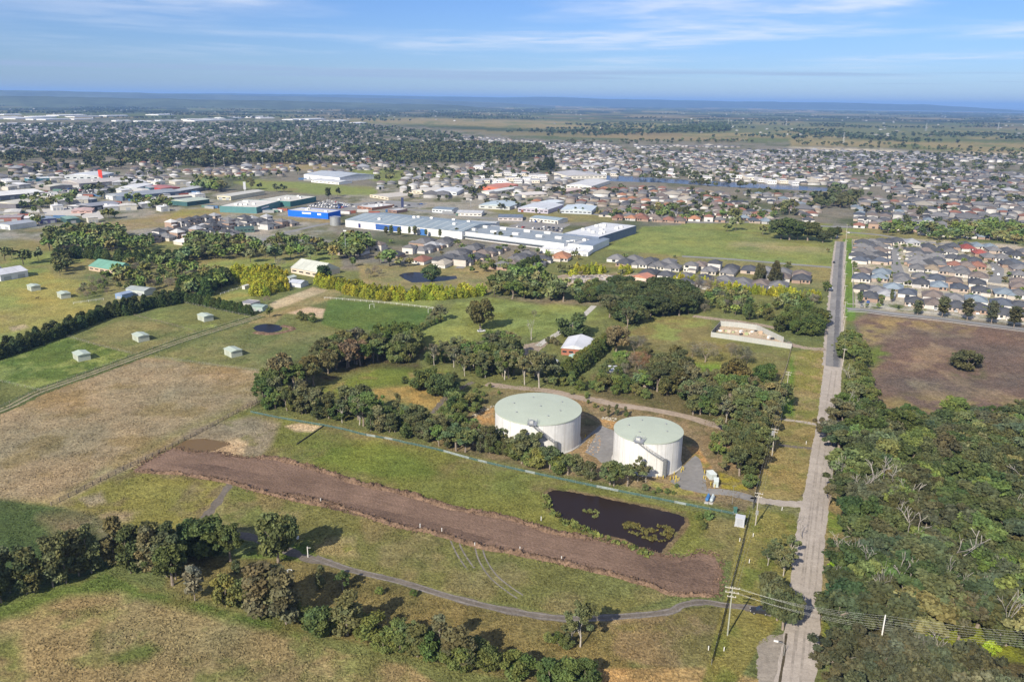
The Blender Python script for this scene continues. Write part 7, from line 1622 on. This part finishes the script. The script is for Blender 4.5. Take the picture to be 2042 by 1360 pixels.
def car_rows(s0, s1, nrow, gap, n, zone, ang, skip=.2):
    p = gp(s0); q_ = gp(s1); cols = list(CARC)
    cnt = 0
    for r_ in range(nrow):
        t = r_/max(1, nrow-1); a = (p[0][0]*(1-t)+q_[0][0]*t, p[0][1]*(1-t)+q_[0][1]*t); b = (p[1][0]*(1-t)+q_[1][0]*t, p[1][1]*(1-t)+q_[1][1]*t)
        d = math.atan2(b[1]-a[1], b[0]-a[0]); L_ = math.hypot(b[0]-a[0], b[1]-a[1]); m = min(n, int(L_/gap))
        for i in range(m):
            if RN.random() < skip: continue
            c = cols[int(RN.choice(7, p=[.36, .22, .12, .14, .06, .05, .05]))]; tt = i/max(1, m-1)
            car(a[0]+(b[0]-a[0])*tt, a[1]+(b[1]-a[1])*tt, d+ang, c, '%s car, %s row, %s from left, %s' % (c, nth(r_+1), nth(i+1), zone), 'cars parked '+zone, kind=int(RN.integers(2)))
car_rows("I2 1075,395 1350,420", "I2 1240,345 1470,390", 5, 3.6, 22, 'behind the blue store', math.pi/2)
car_rows("W 900,232 1180,262", "W 1060,188 1380,215", 2, 5.0, 8, 'behind the roof box warehouse', math.pi/2, .45)
car_rows("W 1150,255 1330,275", "W 1180,240 1340,255", 2, 3.6, 14, 'beside the square store', math.pi/2, .15)
car_rows("I1 590,300 900,320", "I1 830,255 990,290", 4, 4.2, 14, 'in the yard below the pinkish factory', math.pi/2, .15)
car_rows("A2 80,760 260,735", "A2 290,765 480,745", 2, 4.2, 12, 'behind the blue roofed warehouse', math.pi/2, .3)

# ------------------------------------------------------------------ tank site fittings and small things
for i, q_ in enumerate(px("R1 315,600 308,652 326,660 375,715 414,740 88,590 98,565 112,570 20,615 14,660 44,655 66,672 30,690 T 802,458 236,425 256,440 1342,705 1352,722 1268,705 1232,700 1310,712")):
    x, y = G(*q_[:2]); tag(MB().tube([(0, 0, -.1), (0, 0, 1.25), (0, 0, 1.32)], [.11, .11, .05], 9).build('bollard', M['yellow'], loc=(float(x), float(y), 0)), 'yellow bollard on the tank apron, %s of those set round the tanks' % nth(i+1), 'bollard', 'yellow bollards round the tanks')
def cabinet(s, w_, d_, h_, c, roofc, label, name='cabinet', rz=-.3, cat='cabinet'):
    x, y = G(*px(s)[0]); o = empty(name, (float(x), float(y), 0), rz, label, cat)
    MB().box(-w_/2, -d_/2, .1, w_/2, d_/2, h_).build('body', M['paint'], o).color = c+(1,)
    MB().box(-w_/2-.1, -d_/2-.1, h_+.003, w_/2+.1, d_/2+.1, h_+.12).build('roof', M['paint'], o).color = roofc+(1,)
    MB().box(-w_*.3, -d_/2-.03, .25, w_*.3, -d_/2+.02, h_-.2).build('door', M['paint'], o).color = tuple(q_*.85 for q_ in c)+(1,)
    MB().box(-w_/2-.2, -d_/2-.2, -.1, w_/2+.2, d_/2+.2, .09).build('plinth', M['concrete'], o); return o
cabinet("R1 655,1100", 2.6, 2.4, 2.7, (.38, .40, .43), (.46, .48, .52), 'pale grey equipment hut at the end of the teal fence', 'equipment_hut', -.35, 'hut')
cabinet("R1 610,985", 1.0, .8, 1.8, (.05, .13, .11), (.06, .15, .13), 'dark green cabinet behind the pale equipment hut')
cabinet("R1 380,640", 2.2, 3.2, 1.8, (.42, .47, .46), (.55, .60, .58), 'pale green pump cabinet beside the apron bollards', rz=.2)
cabinet("R1 425,715", 1.4, 3.0, 2.0, (.40, .46, .44), (.56, .62, .60), 'pale green switch cabinet next to the pump cabinet', rz=-.25)
for i, (s, c) in enumerate((("R1 345,860", (.05, .16, .36)), ("R1 388,866", (.40, .46, .48)))):
    x, y = G(*px(s)[0]); o = empty('pump', (float(x), float(y), 0), rad(66), ['blue', 'pale grey'][i]+' horizontal pump on a slab beside the tank access road', 'pump')
    MB().box(-2.6, -.6, -.1, 2.6, .6, .15).build('slab', M['concrete'], o)
    b = MB(); b.tube([(-2, 0, .9), (-1.6, 0, .95), (1.4, 0, .95), (1.9, 0, .9)], [.3, .55, .55, .25], 12); b.tube([(.9, 0, 1.2), (.9, 0, 1.9)], .25, 8); b.build('body', M['paint'], o).color = c+(1,)
    b = MB()
    for xx in (-1.3, 1.1): b.box(xx-.15, -.45, .15, xx+.15, .45, .7)
    b.build('support', M['dark_steel'], o)
x, y = G(*px("R1 582,900")[0]); o = empty('mast', (float(x), float(y), 0), 0, 'thin grey aerial mast beside the dark green cabinet', 'mast')
MB().tube([(0, 0, 0), (0, 0, 6.5)], [.07, .04], 6).build('pole', M['steel'], o); MB().tube([(-.6, 0, 6.2), (.6, 0, 6.2)], .03, 5).build('aerial', M['steel'], o)
for i, (s, wh) in enumerate((("D1 1500,520", 'leftmost'), ("D2 893,660", 'beside the churned wheel marks'), ("D2 1047,728", 'right of the churned wheel marks'), ("D2 1258,748", 'second from the right on the lower bank'), ("D2 1452,793", 'rightmost on the lower bank'), ("D2 1357,606", 'on the upper bank near the dark pond'), ("D2 792,640", 'left of the churned wheel marks'))):
    x, y = G(*px(s)[0]); o = tag(MB().box(-.09, -.09, -.2, .09, .09, 1.35).box(-.12, -.12, 1.35, .12, .12, 1.45).build('survey_post', M['white'], loc=(float(x), float(y), 0), rz=RN.uniform(0, 1)), 'white survey post on the spoil bank, '+wh, 'post', 'white survey posts')
for s, lb in (("R1 655,1260", 'pale guide post beside the dark mesh fence'), ("R1 785,1215", 'white guide post on the grass below the turnoff pole'), ("R1 1298,318", 'white guide post between the two side tracks'), ("R1 1064,960", 'white guide post at the tank turnoff'), ("R2 405,1060", 'thin white marker post below the tall timber pole'), ("R2 1307,950", 'white guide post on the right edge of the gravel road'), ("R2 1335,590", 'white guide post at the right verge under the wires'), ("R2 255,1050", 'white marker post in the corner of the brown grass'), ("R2 650,205", 'small white peg on the yellow verge')):
    x, y = G(*px(s)[0]); tag(MB().box(-.09, -.05, -.1, .09, .05, 1.2).box(-.10, -.06, .9, .10, .06, 1.0).build('guide_post', M['white'], loc=(float(x), float(y), 0)), lb, 'post')
x, y = G(*px("R2 985,1100")[0]); o = empty('street_lamp', (float(x), float(y), 0), rad(160), 'leaning street lamp beside the gravel layby', 'street lamp')
MB().tube([(0, 0, -.2), (0, 0, 2.8), (.6, 0, 3.2), (1.6, 0, 3.3)], [.08, .07, .05, .05], 7).build('pole', M['steel'], o); MB().box(1.5, -.22, 3.2, 2.5, .22, 3.42).build('lamp_head', M['white'], o)
x, y = G(*px("D1 1440,775")[0]); tag(MB().tube([(0, 0, -.2), (0, 0, 3.2)], .14, 8).tube([(0, 0, 2.9), (.9, 0, 2.9)], .05, 6).build('gate_post', M['white'], loc=(float(x), float(y), 0)), 'tall white gate post at the bend of the farm track', 'post')
post_wire("D1 1270,850 1360,858", 'teal farm gate standing in the weeds', 1.5, 1.8, .06, 4, 'shade_cloth', 'farm_gate', rail=.05, cat='gate')
x, y = G(*px("D1 1376,688")[0]); tag(MB().prism([(1.1*math.cos(a)*1.2, .6*math.sin(a)) for a in np.linspace(0, math.tau, 12, endpoint=False)], 0, .7).build('water_trough', M['white'], loc=(float(x), float(y), 0)), 'white water trough beneath the lone gum', 'trough')
x, y = G(*px("D1 1354,848")[0]); tag(MB().prism([(.7*math.cos(a), .5*math.sin(a)) for a in np.linspace(0, math.tau, 10, endpoint=False)], 0, .8).build('water_trough', M['white'], loc=(float(x), float(y), 0)), 'small white trough at the end of the teal gate', 'trough')
p = gp("K4 470,1258 755,1062"); tag(MB().tube([(p[0][0], p[0][1], .16), ((p[0][0]+p[1][0])/2, (p[0][1]+p[1][1])/2, .2), (p[1][0], p[1][1], .16)], .24, 8).build('dark_line_tube', M['rubber']), 'black tube along a dark line across the grass near the pink sand patch', 'pipe')  # black tube laid along a dark line on the grass
for s, lb in (("B2 185,465", 'left white goal on the sports turf'), ("B2 535,490", 'right white goal on the sports turf')):
    x, y = G(*px(s)[0]); b = MB(); b.tube([(-1.8, 0, 0), (-1.8, 0, 2.6)], .10, 6); b.tube([(1.8, 0, 0), (1.8, 0, 2.6)], .10, 6); b.tube([(-1.8, 0, 2.55), (1.8, 0, 2.55)], .10, 6)
    tag(b.build('goal', M['white'], loc=(float(x), float(y), 0), rz=.9), lb, 'goal')
x, y = G(*px("B1 225,412")[0])
def horse(x, y, rz, label):
    J = [((0, 0, 1.15), .30), ((-.55, 0, 1.18), .31), ((.55, 0, 1.2), .27), ((.95, 0, 1.45), .17), ((1.3, 0, 1.2), .12), ((1.55, 0, .75), .11), ((1.68, 0, .42), .07),
         ((.55, .18, .85), .12), ((.56, .18, .45), .065), ((.55, .18, .03), .06), ((.55, -.18, .85), .12), ((.62, -.18, .45), .065), ((.66, -.18, .03), .06),
         ((-.6, .18, .88), .16), ((-.78, .18, .5), .07), ((-.70, .18, .03), .06), ((-.6, -.18, .88), .16), ((-.86, -.18, .5), .07), ((-.82, -.18, .03), .06), ((-.92, 0, 1.2), .07), ((-1.05, 0, .6), .05)]
    E_ = [(0, 1), (0, 2), (2, 3), (3, 4), (4, 5), (5, 6), (2, 7), (7, 8), (8, 9), (2, 10), (10, 11), (11, 12), (1, 13), (13, 14), (14, 15), (1, 16), (16, 17), (17, 18), (1, 19), (19, 20)]
    me = bpy.data.meshes.new('horse'); me.from_pydata([j[0] for j in J], E_, []); o = link('horse', me, None, (float(x), float(y), 0)); o.rotation_euler = (0, 0, rz)
    o.modifiers.new('skin', 'SKIN')
    for v_, j in zip(me.skin_vertices[0].data, J): v_.radius = (j[1], j[1])
    me.skin_vertices[0].data[0].use_root = True
    o.modifiers.new('sub', 'SUBSURF').render_levels = 1; me.materials.append(material('horse_coat', base=(.030, .020, .014), rough=.7, noises=((3, .2),)))
    tag(o, label, 'horse')
horse(x, y, .4, 'dark brown horse grazing in the upper left paddock')
# tall signs, light masts and pylons
x, y = G(*px("I1 980,196")[0]); o = empty('pylon_sign', (float(x), float(y), 0), .1, 'tall red pylon sign behind the pinkish factory', 'sign')
MB().box(-2.6, -.5, 3, 2.6, .5, 15).build('sign_panel', M['paint'], o).color = (.62, .04, .02, 1); MB().box(-1.2, -.35, -.1, 1.2, .35, 2.99).build('post', M['steel'], o)
x, y = G(*px("A1 1465,655")[0]); x, y = G(*px("I2 430,250")[0]); o = empty('pylon_sign', (float(x), float(y), 0), .1, 'slim grey sign tower beside the cream factory unit', 'sign')
MB().box(-1.6, -.4, 2, 1.6, .4, 12).build('sign_panel', M['paint'], o).color = (.45, .47, .50, 1); MB().box(-.6, -.3, -.1, .6, .3, 1.99).build('post', M['steel'], o)
x, y = G(*px("I2 1958,425")[0]); o = empty('pylon_sign', (float(x), float(y), 0), .1, 'dark navy sign tower behind the big warehouse', 'sign')
MB().box(-1.5, -.4, 2, 1.5, .4, 13).build('sign_panel', M['paint'], o).color = (.03, .04, .10, 1); MB().box(-.6, -.3, -.1, .6, .3, 1.99).build('post', M['steel'], o)
for s, t, lb in (("I1 1062,236", "I1 1052,88", 'tall pale mast in the car yard'), ("W 528,58", "W 528,0", 'tall light mast beside the pale blue hall'), ("A1 1285,530", "A1 1280,452", 'floodlight mast left of the brown oval'), ("A1 1345,535", "A1 1342,470", 'floodlight mast at the edge of the brown oval'), ("A1 1575,525", "A1 1570,470", 'floodlight mast between the two ovals'), ("A1 1065,545", "A1 1062,470", 'leftmost floodlight mast by the trees'), ("B2 -10,180", "B2 -6,60", 'thin light pole in front of the small house blocks') if False else ("I2 1410,890", "I2 1402,640", 'tall thin light pole in the park')):
    q_ = px(s)[0]; x, y = [float(a) for a in G(*q_[:2])]; hh = top_z(x, y, px(t)[0][1]); hh = min(hh, 34)
    o = empty('light_mast', (x, y, 0), 0, lb, 'mast'); MB().tube([(0, 0, 0), (0, 0, hh)], [.32, .16], 7).build('pole', M['steel'], o); MB().box(-1.1, -.3, hh, 1.1, .3, hh+.9).build('lamp_head', M['white'], o)
def pylon(x, y, hh, label):
    o = empty('transmission_tower', (x, y, 0), .4, label, 'pylon'); b = MB(); w0, w1 = hh*.10, hh*.018; L4 = ((1, 1), (-1, 1), (-1, -1), (1, -1)); r = .22
    for sx_, sy_ in L4: b.tube([(sx_*w0, sy_*w0, 0), (sx_*w1*1.6, sy_*w1*1.6, hh*.62), (sx_*w1*.6, sy_*w1*.6, hh)], r, 4)
    for k in range(8):
        z0, z1 = hh*.62*k/8, hh*.62*(k+1)/8; a0, a1 = w0+(w1*1.6-w0)*k/8, w0+(w1*1.6-w0)*(k+1)/8
        for i in range(4):
            p_, q_ = L4[i], L4[(i+1) % 4]; b.tube([(p_[0]*a0, p_[1]*a0, z0), (q_[0]*a1, q_[1]*a1, z1)], r*.6, 4); b.tube([(q_[0]*a0, q_[1]*a0, z0), (p_[0]*a1, p_[1]*a1, z1)], r*.6, 4)
    b.build('tower', M['steel'], o); b = MB()
    for z, w_ in ((.66, .20), (.79, .17), (.92, .14)): b.tube([(-hh*w_, 0, hh*z), (0, 0, hh*(z+.035)), (hh*w_, 0, hh*z)], r, 4); b.tube([(-hh*w_, 0, hh*z), (hh*w_, 0, hh*z)], r, 4)
    b.build('crossarm', M['steel'], o)
for s, t, lb in (("A3 962,382", "A3 958,312", 'nearest transmission tower beyond the right hand suburb'), ("A3 275,275", "A3 275,225", 'transmission tower beside the dark plantation'), ("A3 622,272", "A3 622,230", 'transmission tower standing in the middle of the green plain'), ("A3 1455,305", "A3 1455,255", 'transmission tower on the right of the plain'), ("A3 1885,300", "A3 1885,250", 'rightmost transmission tower on the plain'), ("A1 550,240", "A1 545,200", 'transmission tower before the far white sheds')):
    q_ = px(s)[0]; x, y = [float(a) for a in G(*q_[:2])]; pylon(x, y, min(max(top_z(x, y, px(t)[0][1]), 28), 60) if y < 9000 else 45, lb)

# ------------------------------------------------------------------ reeds, rubble, rocks
def cards_patch(name, s, n, hh, col, label, zone_w=.5, mat='leaf_far', z0=.02):
    pl = gp(s); xs, ys = [q_[0] for q_ in pl], [q_[1] for q_ in pl]; X, Y = RN.uniform(min(xs), max(xs), n*3), RN.uniform(min(ys), max(ys), n*3)
    ok = inpoly(X, Y, pl) & (fbm(X/2.2, Y/2.2, 5, 3) > .46); X, Y = X[ok][:n], Y[ok][:n]; m = len(X)
    V_, F_, C_ = leaf_cards(RN, np.stack([X, Y, np.full(m, hh*.5+z0)], 1), np.full(m, hh*.6), 7, hh*.8, col, upright=1.2, elong=1.8, cj=.3)
    V_[:, 2] = np.maximum(V_[:, 2], z0); tag(link(name, npmesh(name, V_, F_, M[mat], C_)), label, 'reeds', kind='stuff')
cards_patch('reeds', "T 770,910 800,890 870,895 885,920 860,950 800,945", 42, .5, (.125, .14, .05), 'island of pale reeds in the dark pond')
cards_patch('reeds', "T 1000,975 1060,965 1150,985 1260,985 1330,1000 1340,1030 1290,1080 1220,1085 1120,1050 1040,1020", 300, .45, (.115, .105, .035), 'brown green reeds in the right of the dark pond')
cards_patch('reeds', "F 1088,985 1096,995 1100,1012 1140,1042 1200,1068 1260,1090 1310,1106 1290,1112 1240,1090 1180,1068 1120,1045 1085,1015 1078,990", 420, .9, (.11, .13, .04), 'green reeds along the near bank of the dark pond')
def rubble(name, s, n, size, cols, label, cat):
    pl = gp(s); xs, ys = [q_[0] for q_ in pl], [q_[1] for q_ in pl]; b = MB(); k = 0
    while k < n:
        x, y = RN.uniform(min(xs), max(xs)), RN.uniform(min(ys), max(ys))
        if not inpoly(np.array([x]), np.array([y]), pl)[0]: n -= .3; continue
        s_ = size*RN.uniform(.4, 1.3); m_ = Matrix.Translation((x, y, 0)) @ Matrix.Rotation(RN.uniform(0, 3), 4, 'Z') @ Matrix.Rotation(RN.uniform(-.3, .3), 4, 'X')
        b.box(-s_, -s_*.7, -.2, s_*RN.uniform(.6, 1.4), s_*.7, s_*RN.uniform(.3, .8), 0, cols[int(RN.integers(len(cols)))], m_); k += 1
    tag(b.build(name, M['plain']), label, cat, kind='stuff')
rubble('salvage_heap', "B2 1350,300 1400,270 1560,268 1660,280 1640,310 1560,325 1400,320", 620, 1.1, [(.34, .32, .31), (.26, .24, .23), (.42, .39, .36), (.15, .14, .13), (.36, .27, .2)], 'grey heaps of stone and timber in the salvage yard', 'rubble')
rubble('salvage_heap', "B2 1700,300 1760,280 1900,300 2000,320 1960,335 1760,330", 240, 1.1, [(.36, .30, .26), (.46, .42, .38), (.34, .18, .12)], 'brown and pale heaps at the right of the salvage yard', 'rubble')
rubble('rocks', "K5 395,1040 420,960 500,890 640,860 640,880 520,930 450,1000 440,1100", 150, .28, [(.40, .37, .31), (.32, .28, .21)], 'pale rocks edging the orange bank left of the large tank', 'rocks')
rubble('rocks', "T 840,440 880,420 900,460 880,560 840,560 790,545", 80, .25, [(.34, .30, .25), (.34, .22, .12)], 'rocks on the orange bank between the tanks', 'rocks')
rubble('rocks', "T 900,330 990,345 990,365 900,350", 50, .28, [(.40, .38, .33), (.42, .38, .30)], 'pale rocks behind the small tank', 'rocks')

# ------------------------------------------------------------------ tussocks standing in the near paddocks
def tussocks(n):
    az_, dd_ = RN.uniform(-.62, .62, n), 132+330*RN.random(n)**1.25
    X, Y = dd_*np.sin(az_), dd_*np.cos(az_)
    keep = fbm(X/5, Y/5, 61, 3)+.35*(RN.random(n)-.5) > .47
    for s in (UP_+' '+' '.join(['F']+['%.1f,%.1f' % q_[:2] for q_ in px(LO_)][::-1]), "F 1087,985 1103,972 1364,1025 1372,1042 1318,1108 1094,1020", "D1 810,262 905,220 1082,248 900,290", "F 980,780 1170,780 1400,830 1400,990 980,930", "R2 720,1020 1000,880 985,1130 900,1440 740,1400", "B1 1490,555 1700,555 1760,590 1500,620", "F 1720,640 2500,700 2500,860 1760,850", "F 1490,925 1620,990 1620,1030 1490,1030", "F 1380,640 1600,690 1600,720 1380,690"):
        keep &= ~inpoly(X, Y, gp(s))
    rx = np.interp(Y, [q_[1] for q_ in mid], [q_[0] for q_ in mid]); keep &= np.abs(X-rx) > 5.2
    for s, g_ in (("D1 1080,428 1050,470 1000,540 950,600 960,640 1060,655 1200,690 1330,740 1450,785 1560,810", 2.2), ("D2 300,775 380,805 480,838 700,890 930,960 1180,1020 1470,1062 D3 -250,1050 -60,1030 0,1000 100,985 200,1000 300,1010 420,1040", 1.7), ("D2 1060,700 1080,780 1130,860 1200,920 1260,960", 1.5)):
        for x, y in along(smooth_line(gp(s), 5), 1.0): keep &= (X-x)**2+(Y-y)**2 > g_*g_
    X, Y = X[keep], Y[keep]; U, V = P(X, Y); C = land_colour(X, Y, U, V); m = len(X)
    h = RN.uniform(.08, .26, m); wd_ = RN.uniform(.2, .55, m); a = RN.uniform(0, math.pi, m); lean = RN.normal(size=(m, 2))*.22
    dx, dy = np.cos(a)*wd_/2, np.sin(a)*wd_/2; z = np.zeros(m)
    VV = np.stack([np.stack([X-dx, Y-dy, z], 1), np.stack([X+dx, Y+dy, z], 1), np.stack([X+dx*.7+lean[:, 0], Y+dy*.7+lean[:, 1], h], 1), np.stack([X-dx*.7+lean[:, 0], Y-dy*.7+lean[:, 1], h], 1)], 1).reshape(-1, 3)
    C = C*RN.uniform(.74, 1.04, m)[:, None]
    tag(link('grass_tussocks', npmesh('grass_tussocks', VV, np.arange(4*m).reshape(m, 4), M['leaf_far'], C)), 'tussocks of rough grass in the near paddocks', 'grass', kind='stuff')
tussocks(330000)
def clods(s, n, wid):
    b = MB(); p = along(smooth_line(gp(s), 3), .5)
    for i in range(n):
        x, y = p[int(RN.integers(len(p)))]; s_ = RN.uniform(.07, .24); m_ = Matrix.Translation((x+RN.normal()*wid, y+RN.normal()*wid, s_*.3+RN.uniform(0, .35))) @ Matrix.Rotation(RN.uniform(0, 3), 4, 'Z') @ Matrix.Rotation(RN.uniform(-.6, .6), 4, 'X')
        b.box(-s_, -s_*.8, -s_*.6, s_*.8, s_*.9, s_*.6, 0, (1, 1, 1), m_)
    tag(b.build('clods', M['clods']), 'loose clods of earth scattered along the spoil bank', 'earth', kind='stuff')
clods(UP_, 1500, .75); clods(LO_, 1700, .8)

# ------------------------------------------------------------------ the air
HZ = 48000
b = MB().box(-HZ, -600, -2.0, HZ, 64000, 262.0)
m = bpy.data.materials.new('haze'); m.use_nodes = True; t = m.node_tree; t.nodes.clear()
o_, v_ = t.nodes.new('ShaderNodeOutputMaterial'), t.nodes.new('ShaderNodeVolumePrincipled')
v_.inputs['Color'].default_value = (.30, .54, 1.0, 1); v_.inputs['Density'].default_value = 6.0e-5; v_.inputs['Anisotropy'].default_value = .0
t.links.new(v_.outputs[0], o_.inputs['Volume'])
tag(b.build('haze', m), kind='stuff')
